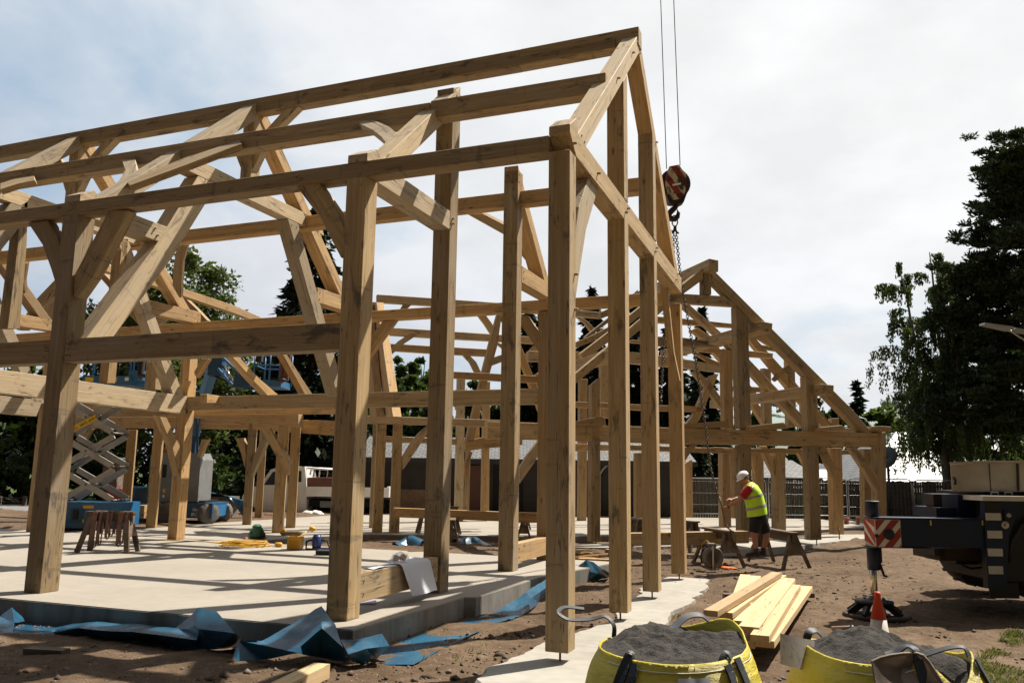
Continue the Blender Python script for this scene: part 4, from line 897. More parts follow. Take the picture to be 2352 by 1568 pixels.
# house with hipped slate roofs at the right
HS = thing('house', at_g(2200, 50), 'house with glinting grey slate hipped roofs behind the fence and birch', 'house')
def hp_(u, v, d): return at_d(u, v, d)
def hroof(pts): return roof_plane(HS, [hp_(*p) for p in pts], SLATE)
e0, e1, r0, r1 = hp_(1925, 1112, 45), hp_(2420, 1128, 47), None, None
ee = (e1-e0).normalized(); hn = Vector((-ee.y, ee.x, 0)).normalized(); Lh = (e1-e0).length; e0.z = e1.z = 1.0
def hq(x, y, z): return e0+ee*x+hn*y+Vector((0, 0, z))
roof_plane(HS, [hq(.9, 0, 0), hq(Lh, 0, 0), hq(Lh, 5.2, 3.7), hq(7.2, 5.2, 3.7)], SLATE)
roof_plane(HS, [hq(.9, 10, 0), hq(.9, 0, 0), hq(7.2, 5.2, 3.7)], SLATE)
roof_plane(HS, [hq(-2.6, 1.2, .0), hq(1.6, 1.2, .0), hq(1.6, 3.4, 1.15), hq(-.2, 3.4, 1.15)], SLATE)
bm = bmesh.new(); prism(bm, [hq(1.2, .4, -1.3), hq(Lh, .4, -1.3), hq(Lh, .4, -.02), hq(1.2, .4, -.02)], hn*9); bm_obj('wall', bm, RENDER, HS)
bm = bmesh.new(); prism(bm, [hq(-2.2, 1.6, -1.3), hq(1.1, 1.6, -1.3), hq(1.1, 1.6, -.02), hq(-2.2, 1.6, -.02)], hn*5); bm_obj('wall', bm, RENDER, HS)
# its taller part with dark gable glazing
t0, t1 = hp_(2051, 1026, 52), hp_(2230, 1031, 52); t0.z = t1.z = (t0.z+t1.z)/2; te = (t1-t0).normalized(); tn = Vector((-te.y, te.x, 0)).normalized()
roof_plane(HS, [t0, t1, t1+tn*2.2+Vector((0, 0, 1.05)), t0+te*.4+tn*2.2+Vector((0, 0, 1.05))], SLATE)
bm = bmesh.new(); w0, w1 = t0+te*.5+tn*.3, t1+tn*.3; prism(bm, [Vector((w0.x, w0.y, .8)), Vector((w1.x, w1.y, .8)), w1+Vector((0, 0, -.06)), w0+Vector((0, 0, -.06))], tn*2); bm_obj('upper_wall', bm, WALLD, HS)
bm = bmesh.new(); tube(bm, [hq(.9, -.02, .05), hq(7.2, 5.2, 3.76)], .09, 6); bm_obj('hip_capping', bm, SLATE, HS)
# grey-roofed bungalow behind the fence
BG = thing('bungalow', at_g(1815, 46), 'low bungalow with dull grey slate roof behind the fence, left of the dish', 'house')
b0_, b1_ = hp_(1745, 1098, 44), hp_(1890, 1100, 44); b0_.z = b1_.z = 1.6; be = (b1_-b0_).normalized(); bn = Vector((-be.y, be.x, 0)); Lb = (b1_-b0_).length
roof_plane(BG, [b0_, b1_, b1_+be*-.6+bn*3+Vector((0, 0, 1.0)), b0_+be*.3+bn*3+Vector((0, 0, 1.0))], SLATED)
bm = bmesh.new(); prism(bm, [Vector((b0_.x, b0_.y, 0))+bn*.3, Vector((b1_.x, b1_.y, 0))+bn*.3, b1_+bn*.3-Vector((0, 0, .05)), b0_+bn*.3-Vector((0, 0, .05))], bn*4); bm_obj('wall', bm, RENDER, BG)
# close-boarded fence
FW_ = simple('fence_wood', (.085, .075, .062), .9, 0, .35, 7, .3)
fA, fB = at_g(1566, 33.8), at_g(2420, 34.6); fe = (fB-fA).normalized(); fn = Vector((-fe.y, fe.x, 0)); LFn = (fB-fA).length
FE = thing('fence', (fA+fB)/2, 'long weathered close-boarded timber fence behind the right wing', 'fence', None, math.atan2(fe.y, fe.x))
bm = bmesh.new(); x = -LFn/2
r_ = random.Random(4)
while x < LFn/2:
    w = .095+r_.uniform(-.006, .006); h = 1.56+r_.uniform(-.03, .02); box(bm, x, x+w, r_.uniform(-.006, .006), .022+r_.uniform(-.004, .006), -.1, h); x += w+.012
bm_obj('boards', bm, FW_, FE, local=Matrix.Identity(4))
for z in (.35, 1.3):
    bm = bmesh.new(); box(bm, -LFn/2, LFn/2, .03, .08, z, z+.1); bm_obj('rail', bm, FW_, FE, local=Matrix.Identity(4))
for i in range(6):
    bm = bmesh.new(); xx = -LFn/2+i*LFn/5; box(bm, xx-.05, xx+.05, .085, .19, -.2, 1.5); bm_obj('post', bm, FW_, FE, local=Matrix.Identity(4))
# temporary mesh panels standing in front of it
GALV = simple('galvanised_steel', (.36, .36, .36), .4, .85, .15, 12)
def heras(u0, u1, d, v, lab):
    a, b_ = at_g(u0, d), at_g(u1, d); e = (b_-a).normalized(); L = (b_-a).length; h = top_h((u0+u1)/2, v, d); t = thing('mesh_panel', a, lab, 'fence panel', 'temporary mesh panels by the board fence', math.atan2(e.y, e.x))
    bm = bmesh.new(); r = .18; tube(bm, [(0, 0, .05), (0, 0, h-r), (.05, 0, h-.05), (r, 0, h), (L-r, 0, h), (L-.05, 0, h-.05), (L, 0, h-r), (L, 0, .05)], .021, 8); tube(bm, [(0, 0, .2), (L, 0, .2)], .019, 6); bm_obj('frame', bm, GALV, t, local=Matrix.Identity(4))
    bm = bmesh.new(); n = int(L/.14)
    for i in range(1, n): tube(bm, [(i*L/n, 0, .2), (i*L/n, 0, h-.02)], .0022, 3, caps=False)
    for z in (.55, 1.0, 1.45): tube(bm, [(0, 0, z), (L, 0, z)], .0022, 3, caps=False)
    bm_obj('mesh', bm, GALV, t, local=Matrix.Identity(4))
heras(1572, 1758, 32.5, 1098.5, 'mesh panel behind the bending worker'); heras(1764, 1943, 32.3, 1096, 'mesh panel right of the worker, behind the gable posts'); heras(1947, 2092, 32.2, 1099, 'mesh panel behind the far corner post, before the dish'); heras(2096, 2260, 32.0, 1103, 'mesh panel in front of the slate roof, left of the crane')
# satellite dish on a pole
dp = at_g(2041, 33.2); SD = thing('satellite_dish', dp, 'large black satellite dish on a pole above the fence', 'dish')
cz = top_h(2037, 1052, 33.2); blk = simple('black_paint', (.012, .012, .013), .5)
bm = bmesh.new(); prof = [(.0, -.02)]
for i in range(1, 9): q = i/8; prof.append((.46*q, -.02+.12*q*q))
prof += [(.475, .10), (.46, .115), (.0, .0)]; lathe(bm, prof, 28); d_ = (CAM-dp).normalized(); rot = Vector((-.55, -.75, .35)).to_track_quat('Z', 'Y').to_matrix().to_4x4()
bm_obj('reflector', bm, blk, SD, Matrix.Translation((dp.x, dp.y, cz)) @ rot)
bm = bmesh.new(); tube(bm, [(0, .12, 0), (0, .12, cz)], .05, 8); bm_obj('pole', bm, blk, SD, local=Matrix.Identity(4))
bm = bmesh.new(); q0 = Vector((0, 0, cz)); ff = Vector((-.55, -.75, .35))*.7; tube(bm, [q0+Vector((.2, -.1, -.4)), q0+ff], .015, 6); tube(bm, [q0+Vector((-.3, .1, -.35)), q0+ff], .012, 6); lathe(bm, [(.05, -.06), (.06, .06)], 10, q0+ff); bm_obj('feed_arm', bm, GALV, SD, local=Matrix.Identity(4))
# bent floodlight at the right edge
lp = at_g(2390, 24); FL = thing('floodlight_mast', lp, 'slim metal floodlight arm poking in from the right edge', 'floodlight'); zz = top_h(2352, 775, 24)
lx = RT*1.0; lx.z = 0; lx.normalize()
bm = bmesh.new(); tube(bm, [(0, 0, 0), (0, 0, zz-.2), lx*-.15+Vector((0, 0, zz+.05)), lx*-.7+Vector((0, 0, zz+.42))], .03, 8); bm_obj('mast', bm, GALV, FL, local=Matrix.Identity(4))
bm = bmesh.new(); obox(bm, lx*-1.38+Vector((0, 0, zz+.50)), lx*-.55+Vector((0, 0, zz+.36)), .3, .05, mi=0, w1=.42, h1=.09); obox(bm, lx*-.5+Vector((0, .05, zz+.36)), lx*.5+Vector((0, .05, zz+.18)), .42, .05); bevel(bm, .012); bm_obj('lamp_head', bm, simple('lamp_housing', (.40, .42, .42), .35, .3), FL, local=Matrix.Identity(4))
# ================================================================== helpers for view-facing machines
class VT:
    """a thing whose local x runs to the right and y away; local points can be measured from the picture at its distance"""
    def __init__(s, name, u, d, label, cat, group=None, z=None, turn=0.0):
        p = at_g(u, d); p.z = gz(p.x, p.y) if z is None else z; s.d = d
        dirv = Vector((FW.x, FW.y, 0)).normalized(); s.rz = math.atan2(-dirv.x, dirv.y)+turn
        s.o = thing(name, p, label, cat, group, s.rz); s.Mi = TM(s.o).inverted()
        s.u = u
    def p(s, u, v, dy=0.0):
        o = s.Mi @ CAM; q = s.Mi @ at_d(u, v, s.d); t = (dy-o.y)/(q.y-o.y); return o+(q-o)*t
    def q(s, u, v, dy=0.0):
        q = s.p(u, v, 0.0); return Vector((q.x, dy, q.z))
    def add(s, name, bm, mat, parent=None, smooth=False, angle=None):
        return bm_obj(name, bm, mat, parent or s.o, local=Matrix.Identity(4), smooth=smooth, angle=angle)
    def box(s, name, u0, u1, v0, v1, y0, y1, mat, bv=.01, parent=None):
        a, b = s.p(u0, v0, y0), s.p(u1, v1, y0); bm = bmesh.new(); box(bm, a.x, b.x, y0, y1, min(a.z, b.z), max(a.z, b.z))
        if bv: bevel(bm, bv, 2)
        return s.add(name, bm, mat, parent)
def text_mesh(txt, size, ext=.002, align='LEFT', shear=0.0):
    cu = bpy.data.curves.new('t', 'FONT'); cu.body = txt; cu.size = size; cu.extrude = ext; cu.align_x = align; cu.shear = shear
    o = bpy.data.objects.new('t', cu); COL.objects.link(o); bpy.context.view_layer.update(); dg = bpy.context.evaluated_depsgraph_get()
    me = bpy.data.meshes.new_from_object(o.evaluated_get(dg)); bpy.data.objects.remove(o); bpy.data.curves.remove(cu); return me
def text_on(name, txt, size, parent, local, mat, align='LEFT', shear=0.0, ext=.002):
    return mesh_obj(name, text_mesh(txt, size, ext, align, shear), mat, parent, local=local)
FACE = Matrix.Rotation(math.pi/2, 4, 'X')            # text standing up, facing -y
BLUE = simple('machine_blue', (.016, .115, .26), .38, 0, .12, 4, 0, .5, 3, (.05, .09, .12)); BLUED = simple('machine_dark_blue', (.010, .055, .125), .4, 0, .2, 4)
GREY = simple('machine_grey', (.16, .165, .165), .5, 0, .1, 4, 0, .5, 3, (.09, .085, .08)); LGREY = simple('lift_arm_grey', (.36, .345, .32), .42, .1, .08, 5, 0, .5, 3, (.2, .18, .15))
YELL = simple('sticker_yellow', (.72, .42, .02), .5, 0, .05); WHT = simple('white_paint', (.72, .72, .70), .4, 0, .05, 3, 0, .5, 3, (.5, .48, .44)); BLKR = simple('rubber', (.018, .018, .018), .8, 0, .3, 8); INK = simple('ink_black', (.012, .012, .012), .6)
TYRE = simple('dusty_tyre', (.11, .10, .088), .9, 0, .25, 10); DARK = simple('dark_metal', (.022, .021, .020), .5, .5, .3, 8); RED = simple('red_paint', (.30, .028, .02), .5, 0, .15, 5); CHROME = simple('chrome_rod', (.55, .52, .47), .18, 1.0, .05)
def wheel(vt, u, v, r, w, y, parent=None, tread=TYRE, hub=GREY, lugs=14, turn=0.0):
    c = vt.q(u, v, y); t = bmesh.new(); lathe(t, [(r*.55, -w/2), (r*.93, -w/2), (r, -w*.36), (r, w*.36), (r*.93, w/2), (r*.55, w/2)], 30, (0, 0, 0), 'y')
    for i in range(lugs*2):
        a = math.pi*i/lugs; s = 1 if i % 2 else -1; e = Vector((math.cos(a), 0, math.sin(a))); obox(t, e*(r*.985)+Vector((0, s*w*.02, 0)), e*(r*.985)+Vector((0, s*w*.48, 0))+Vector((-math.sin(a), 0, math.cos(a)))*r*.06, r*.085, r*.07, e)
    L = Matrix.Translation(c) @ Matrix.Rotation(turn, 4, 'Z')
    o = bm_obj('wheel', t, tread, parent or vt.o, local=L)
    h = bmesh.new(); lathe(h, [(0, -w*.32), (r*.2, -w*.36), (r*.3, -w*.28), (r*.5, -w*.3), (r*.56, -w*.40), (r*.56, w*.4), (0, w*.4)], 20, (0, 0, 0), 'y'); bm_obj('rim', h, hub, o, local=Matrix.Identity(4)); return o
# ------------------------------------------------------------------ scissor lift
S = VT('scissor_lift', 215, 23.5, 'blue scissor lift raised on grey crossed arms behind the second front post', 'scissor lift', z=.0)
S.box('chassis', 132, 277, 1152, 1214, -.55, .55, BLUE, .03); S.box('control_panel', 162, 188, 1166, 1200, -.565, -.55, BLUED, .01); S.box('control_box', 168, 177, 1170, 1192, -.60, -.555, BLKR, .008)
S.box('warning_sticker', 191, 215, 1160, 1167, -.556, -.55, YELL, 0); S.box('warning_sticker', 185, 192, 1192, 1200, -.556, -.55, YELL, 0)
for u in (150, 258):
    for y in (-.5, .5): wheel(S, u, 1203, .19, .14, y*.98, None, BLKR, GREY, 10)
lv = [1150, 1074, 998, 922, 880]; L_, R2 = 158, 276
for i in range(4):
    for y in (-.42, .42):
        for s in (0, 1):
            a, b = ((L_, lv[i]-4), (R2, lv[i+1]+4)) if s else ((R2, lv[i]-4), (L_, lv[i+1]+4)); yy = y+(.055 if s else -.055)*(-1 if y < 0 else 1)*-1
            bm = bmesh.new(); obox(bm, S.q(*a, yy), S.q(*b, yy), .05, .16); bevel(bm, .008); S.add('scissor_arm', bm, LGREY)
    for (u, v) in ((L_, lv[i]-2), (R2, lv[i]-2), (217, (lv[i]+lv[i+1])/2)): bm = bmesh.new(); q = S.p(u, v); tube(bm, [(q.x, -.5, q.z), (q.x, .5, q.z)], .035, 10); S.add('pivot_pin', bm, METAL)
a, b = S.p(L_+4, 1078), S.p(R2-30, 1010); bm = bmesh.new(); tube(bm, [Vector((a.x, .05, a.z)), a.lerp(b, .55)+Vector((0, .05, 0))], .06, 10); S.add('ram_body', bm, GREY); bm = bmesh.new(); tube(bm, [a.lerp(b, .5)+Vector((0, .05, 0)), b+Vector((0, .05, 0))], .035, 10); S.add('ram_rod', bm, CHROME)
# sign on the top arm carrying a phone number
a, b = S.p(166, 986, -.53), S.p(222, 957, -.53); e = (b-a).normalized(); up = Vector((0, -1, 0)).cross(e)*-1; up = Vector((-e.z, 0, e.x)); Ml = Matrix((e, up, e.cross(up))).transposed().to_4x4(); Ml.translation = a
bm = bmesh.new(); box(bm, 0, (b-a).length, -.08, .08, -.004, .004); o = bm_obj('number_sign', bm, YELL, S.o, local=Ml); text_on('lettering', 'LL  0845 609 8195', .115, o, Matrix.Translation((.06, -.045, .005)), INK)
S.box('platform', 190, 300, 862, 884, -.55, .55, BLUE, .02); S.box('platform_extension', 296, 327, 850, 872, -.5, .5, BLUE, .02)
for u0, u1 in ((196, 214), (258, 268)): S.box('warning_sticker', u0, u1, 866, 876, -.556, -.55, YELL, 0)
S.box('warning_sticker', 287, 295, 866, 874, -.556, -.55, WHT, 0)
bm = bmesh.new(); za = S.p(200, 784).z; zb = S.p(200, 862).z; x0, x1 = S.p(192, 862).x, S.p(324, 862).x
for y in (-.5, .5):
    for z in (za, (za+zb)/2): tube(bm, [(x0, y, z), (x1, y, z)], .022, 8)
    for i in range(4): x = x0+(x1-x0)*i/3; tube(bm, [(x, y, zb), (x, y, za)], .022, 8)
for x in (x0, x1):
    for z in (za, (za+zb)/2): tube(bm, [(x, -.5, z), (x, .5, z)], .022, 8)
S.add('guard_rail', bm, BLUE)
# ------------------------------------------------------------------ boom lift
B = VT('boom_lift', 425, 26.0, 'blue and grey articulated boom lift with its basket raised behind the floor beams', 'boom lift', z=.0)
B.box('chassis', 362, 486, 1153, 1190, -.75, .75, BLUED, .05); B.box('bumper', 478, 492, 1160, 1186, -.6, .6, BLUE, .05)
B.box('notice_board', 366, 390, 1163, 1176, -.765, -.75, WHT, 0); B.box('notice_board', 366, 390, 1155, 1161, -.762, -.75, YELL, 0)
for u, y in ((340, -.62), (398, -.74), (494, -.62), (494, .62), (340, .62)): wheel(B, u, 1177, .32, .28, y, None, TYRE, GREY, 12, .9 if u > 480 and y < 0 else 0)
text_on('lettering', 'Genie', .125, B.o, Matrix.Translation(B.p(441, 1172.5, -.757)) @ FACE, WHT, 'LEFT', .2); text_on('lettering', 'BOOM', .135, B.o, Matrix.Translation(B.p(438, 1184, -.757)) @ FACE, WHT, 'LEFT', .2)
def cowl(u0, u1, v0, v1, y0, y1):
    a, b = B.p(u0, v0), B.p(u1, v1); h = a.z-b.z; w = b.x-a.x; bm = bmesh.new()
    prism(bm, [Vector((a.x, y0, b.z)), Vector((b.x, y0, b.z)), Vector((b.x, y0, b.z+h*.86)), Vector((b.x-w*.22, y0, a.z)), Vector((a.x+w*.12, y0, a.z)), Vector((a.x, y0, b.z+h*.93))], (0, y1-y0, 0)); bevel(bm, .03, 2); return B.add('cowl', bm, GREY)
cowl(366, 416, 1039, 1152, -.62, -.05); cowl(446, 473, 1041, 1150, -.7, .4); B.box('turret_deck', 372, 470, 1148, 1156, -.6, .6, DARK, .02); B.box('counterweight', 414, 448, 1060, 1150, -.3, .6, BLUED, .04)
for u0, u1, v0, v1, mt in ((402, 407, 1099, 1106, WHT), (402, 407, 1117, 1126, YELL), (374, 381, 1066, 1096, DARK), (374, 379, 1122, 1131, YELL), (373, 377, 1136, 1142, WHT)): B.box('label_plate', u0, u1, v0, v1, -.632, -.62, mt, 0)
bm = bmesh.new(); q = B.p(382, 1036, -.4); lathe(bm, [(.05, -.02), (.06, .1), (.03, .15)], 12, q); B.add('beacon', bm, simple('beacon_orange', (.5, .12, .02), .3))
bm = bmesh.new(); obox(bm, B.p(432, 1140, .1), B.p(448, 985, .1), .2, .2); obox(bm, B.p(455, 1125, -.15), B.p(452, 905, -.15), .07, .07); bevel(bm, .015); B.add('lower_boom', bm, BLUED)
bm = bmesh.new(); obox(bm, B.p(446, 1000, .1), B.p(478, 885, .0), .22, .24); obox(bm, B.p(470, 905, -.2), B.p(494, 830, -.6), .26, .3); bevel(bm, .02); B.add('upper_boom', bm, BLUE)
B.box('boom_head', 479, 508, 822, 862, -1.0, -.55, BLUED, .04)
bm = bmesh.new()
for dy in (-1.0, -.7):
    obox(bm, B.p(510, 819, dy), B.p(553, 860, dy-.5), .05, .07); obox(bm, B.p(500, 845, dy), B.p(534, 884, dy-.5), .05, .08)
for q in (.1, .45, .8): a, b = B.p(510, 819, -1.0).lerp(B.p(553, 860, -1.5), q), B.p(510, 819, -.7).lerp(B.p(553, 860, -1.2), q); obox(bm, a, b, .05, .05)
B.add('jib', bm, BLUE)
bm = bmesh.new(); tube(bm, [B.p(513, 838, -.9), B.p(530, 868, -1.3)], .05, 8); tube(bm, [B.p(524, 855, -1.1), B.p(536, 878, -1.4)], .03, 8); B.add('jib_ram', bm, CHROME)
bm = bmesh.new(); tube(bm, [B.p(500, 816, -.9), B.p(486, 835, -.95), B.p(484, 856, -.9), B.p(498, 866, -.8), B.p(530, 880, -1.2), B.p(545, 892, -1.5)], .035, 7); B.add('hoses', bm, BLKR)
B.box('rotator', 538, 574, 859, 889, -1.9, -1.2, BLUED, .05); bm = bmesh.new(); obox(bm, B.p(566, 888, -1.6), B.p(604, 893, -1.9), .18, .13); bevel(bm, .02); B.add('basket_arm', bm, BLUED)
B.box('basket_floor', 584, 645, 872, 888, -3.0, -2.0, BLUE, .02)
bm = bmesh.new(); x0, x1 = B.p(582, 880, -3.0).x, B.p(647, 880, -3.0).x; zf, zm, zt_ = B.p(600, 880, -3.0).z, B.p(600, 838, -3.0).z, B.p(600, 806, -3.0).z
for z in (zm, zt_):
    for y in (-3.0, -2.0): tube(bm, [(x0, y, z), (x1, y, z)], .022, 8)
    for x in (x0, x1): tube(bm, [(x, -3.0, z), (x, -2.0, z)], .022, 8)
for x in (x0, x0+(x1-x0)*.55, x1):
    for y in (-3.0, -2.0): tube(bm, [(x, y, zf), (x, y, zt_)], .024, 8)
B.add('basket_rail', bm, BLUE); B.box('control_box', 586, 600, 812, 830, -2.95, -2.75, BLKR, .02)
# ------------------------------------------------------------------ flatbed truck
TR = VT('flatbed_truck', 720, 33.0, 'white flatbed truck carrying red-brown boards behind the back posts', 'truck', z=.02)
def tp(u, v, y): return TR.p(u, v, y)
bm = bmesh.new(); prof = [(556, 1180), (556, 1140), (566, 1124), (598, 1112), (622, 1078), (640, 1072), (700, 1071), (704, 1120), (704, 1182)]
prism(bm, [tp(u, v, -.9) for u, v in prof], (0, 1.8, 0)); bevel(bm, .06, 3, 25); TR.add('cab', bm, WHT, smooth=True, angle=35)
bm = bmesh.new(); prism(bm, [tp(u, v, -.93) for u, v in ((606, 1113), (627, 1083), (656, 1081), (656, 1108), (640, 1113))], (0, .02, 0)); prism(bm, [tp(u, v, -.93) for u, v in ((661, 1108), (661, 1081), (692, 1081), (692, 1106))], (0, .02, 0)); TR.add('side_window', bm, GLASS_D)
bm = bmesh.new(); a, b = tp(598, 1112, 0), tp(622, 1079, 0); prism(bm, [Vector((a.x+.02, -.75, a.z+.03)), Vector((a.x+.02, .75, a.z+.03)), Vector((b.x-.04, .7, b.z)), Vector((b.x-.04, -.7, b.z))], (-.02, 0, .02)); TR.add('windscreen', bm, GLASS_D)
TR.box('bumper', 553, 568, 1160, 1182, -.88, .88, BLKR, .04); TR.box('bed', 704, 892, 1142, 1147, -1.0, 1.0, DARK, .02); TR.box('side_panel', 702, 893, 1117, 1142, -1.02, -.96, WHT, .012); TR.box('side_panel', 702, 893, 1117, 1142, .96, 1.02, WHT, .012); TR.box('tailboard', 889, 893, 1117, 1142, -.96, .96, WHT, .012); TR.box('underbody', 704, 880, 1147, 1165, -.5, .5, BLKR, .03); TR.box('step_box', 735, 800, 1150, 1166, -.9, -.5, GREY, .03)
for u in (584, 826): wheel(TR, u, 1176, .35, .22, -.82, None, BLKR, GREY, 12)
for u in (584, 826): wheel(TR, u, 1176, .35, .22, .82, None, BLKR, GREY, 12)
bm = bmesh.new(); 
tq = TR.q
for y in (-.7, .7): tube(bm, [tq(690, 1073, y), tq(758, 1077, y)], .045, 8); tube(bm, [tq(706, 1118, y), tq(706, 1076, y)], .025, 8); tube(bm, [tq(742, 1095, y), tq(744, 1077, y)], .025, 8)
tube(bm, [tq(757, 1077, -.7), tq(757, 1077, .7)], .045, 8); TR.add('ladder_rack', bm, WHT)
BRB = simple('red_brown_boards', (.13, .048, .035), .75, 0, .25, 5)
o = tag(TR.box('board_stack', 706, 768, 1096, 1118, -.7, .7, BRB, .01), 'stack of red-brown boards lying on the truck bed', 'boards'); W0 = TM(TR.o) @ o.matrix_local; o.parent = None; o.matrix_world = W0
# ------------------------------------------------------------------ things at the back of the site
SK = VT('skip', 298, 33.0, 'blue metal skip behind the scissor lift', 'skip', z=.1); a, b = SK.p(268, 1120), SK.p(328, 1162); bm = bmesh.new()
prism(bm, [Vector((a.x, -.7, a.z)), Vector((b.x, -.7, a.z)), Vector((b.x-.18, -.7, b.z)), Vector((a.x+.18, -.7, b.z))], (0, 1.4, 0)); bevel(bm, .02); SK.add('body', bm, BLUE); SK.box('rim', 267, 329, 1118, 1122, -.75, .75, BLUE, .01)
PI_ = VT('stone_pillar', 258, 30.0, 'old stone pillar topped with loose slabs behind the scissor arms', 'pillar', z=.05); STN = stone_mat('pillar_stone', (.13, .10, .085), (.27, .22, .18))
bm = bmesh.new(); a, b = PI_.p(246, 1062), PI_.p(274, 1124); box(bm, a.x, b.x, -.25, .25, b.z, a.z); bmesh.ops.subdivide_edges(bm, edges=bm.edges[:], cuts=5, use_grid_fill=True)
for v_ in bm.verts: v_.co += Vector([random.uniform(-.022, .022) for _ in range(3)])
PI_.add('shaft', bm, STN); PI_.box('plinth', 243, 277, 1122, 1156, -.32, .32, RED, .03)
for u0, u1, v0, v1 in ((240, 272, 1050, 1054), (250, 280, 1056, 1061)): PI_.box('cap_slab', u0, u1, v0, v1, -.35, .35, GREY, .01)
TS = VT('stone_stack', 505, 29.0, 'stack of grey building stone under the blue sheet beside the boom lift', 'stack', z=.05); TS.box('stones', 478, 526, 1140, 1186, -.5, .5, stone_mat('walling_stone', (.12, .10, .085), (.22, .19, .16)), .06)
TARP = None
RF_ = VT('rail_fence', 20, 27, 'low timber rail fence on the grass at the far left', 'fence', z=.15); RF_.box('rail', -60, 58, 1141, 1143.5, -.03, .03, FW_, .01); RF_.box('rail', -60, 58, 1150, 1152.5, -.03, .03, FW_, .01)
bm = bmesh.new(); obox(bm, RF_.p(22, 1141, -.04), RF_.p(44, 1153, -.04), .05, .05); RF_.add('brace', bm, FW_); RF_.box('post', -6, -1, 1139, 1160, -.05, .05, FW_, .01); RF_.box('post', 52, 57, 1139, 1160, -.05, .05, FW_, .01)
for i, (u, v0, v1, w, d, lab) in enumerate(((549, 1177, 1191, 16, 30, 'dark red crate of bricks left of the truck wheel'), (616, 1180, 1191, 19, 30, 'low stack of red bricks under the truck door'))):
    q = VT('brick_stack', u, d, lab, 'bricks', 'brick stacks by the truck', z=.0); q.box('bricks', u-w/2, u+w/2, v0, v1, -.2, .2, simple('brick_red', (.22, .085, .05), .9, 0, .35, 14), .008); q.box('pallet', u-w/2-1, u+w/2+1, v1, v1+2, -.22, .22, TRESTLE, .004)
def lump(name, loc, r, sq, mat, label, cat, group=None, seed=0, rough=.25):
    bm = bmesh.new(); bmesh.ops.create_icosphere(bm, subdivisions=3, radius=1); rg = np.random.default_rng(seed); off = rg.uniform(0, 50, 3)
    for v in bm.verts:
        n = float(fbm(v.co.x*1.6+off[0], v.co.y*1.6+off[1], 7))+float(fbm(v.co.z*1.6+off[2], v.co.x*1.6+off[0], 9)); v.co = Vector((v.co.x*r[0], v.co.y*r[1], v.co.z*r[2]))*(1+rough*n)
    o = bm_obj(name, bm, mat, None, Matrix.Translation(loc), smooth=True); return tag(o, label, cat, group)
SACK = simple('white_sack', (.62, .60, .56), .6, 0, .1, 4)
for i, (u, v, lab) in enumerate(((707, 1181, 'crumpled white sack under the truck bed, left one'), (727, 1180, 'crumpled white sack under the truck bed, near the rear wheel'))): p = at_d(u, v, 31); lump('sack', p, (.28, .2, .14), 1, SACK, lab, 'sack', 'white sacks under the truck', i)
CRT = simple('cardboard', (.30, .19, .10), .85, 0, .15, 5)
q = VT('timber_offcuts', 322, 24.5, 'sawn orange block ends stacked beside the boom lift wheel', 'timber', z=0); q.box('block', 315, 331, 1160, 1176, -.1, .35, OAKO, .01); q.box('block', 314, 330, 1177, 1190, -.15, .3, OAKO, .01)
# ================================================================== CRANE AT THE RIGHT
CR = VT('mobile_crane', 2003, 11.7, 'dark blue mobile crane with its outrigger stretched to the left on a jack', 'crane', z=gz(*at_g(2003, 11.7)[:2]))
CBL = simple('crane_blue', (.005, .013, .042), .45, 0, .25, 3, 0, .4, 3, (.016, .016, .018)); CBK = simple('crane_black', (.010, .010, .011), .55, 0, .3, 5); CRM = simple('crane_cream', (.40, .345, .265), .55, 0, .08, 3, 0, .4, 3, (.26, .215, .16)); CWT = simple('reflector_white', (.62, .58, .50), .5, 0, .08, 4, 0, .4, 3, (.42, .38, .32)); BRN = simple('rusty_brown', (.045, .028, .02), .8, 0, .3, 6)
CR.box('outrigger_beam', 2008, 2268, 1190, 1258, -.17, .17, CBL, .014); CR.box('beam_lip', 2006, 2268, 1188.5, 1191.5, -.19, .19, CBL, .004); CR.box('beam_lip', 2005, 2140, 1256, 1259.5, -.19, .19, CBK, .004)
bm = bmesh.new(); a, b = CR.p(2009, 1192, -.182), CR.p(2071, 1256.5, -.182); box(bm, a.x, b.x, -.184, -.172, b.z, a.z); o = CR.add('chevron_plate', bm, CWT)
w, h = b.x-a.x, a.z-b.z
def clip_poly(pts):
    """clip a stripe to the plate rectangle"""
    for (ax, lim, sg) in ((0, a.x+.004, 1), (0, b.x-.004, -1), (1, b.z+.004, 1), (1, a.z-.004, -1)):
        out = []
        for i in range(len(pts)):
            p, q = pts[i], pts[(i+1) % len(pts)]; ip, iq = (p[ax]-lim)*sg >= 0, (q[ax]-lim)*sg >= 0
            if ip: out.append(p)
            if ip != iq: t = (lim-p[ax])/(q[ax]-p[ax]); out.append((p[0]+(q[0]-p[0])*t, p[1]+(q[1]-p[1])*t))
        pts = out
        if len(pts) < 3: return None
    return pts
bm = bmesh.new(); vx = a.x+w*.05                                      # vertex of the V
for k_ in range(-3, 6):
    z0 = b.z-h*.02+k_*h*.62; t = h*.36
    for s in (-1, 1):
        pts = clip_poly([(vx, z0), (vx+s*w, z0+w*1.15), (vx+s*w, z0+w*1.15+t), (vx, z0+t)])
        if pts: prism(bm, [Vector((x, -.186, z)) for x, z in pts], (0, .003, 0))
bm_obj('chevron_stripes', bm, RED, o, local=Matrix.Identity(4))
bm = bmesh.new()
xe, e0, e1 = a.x-.004, -.166, .166
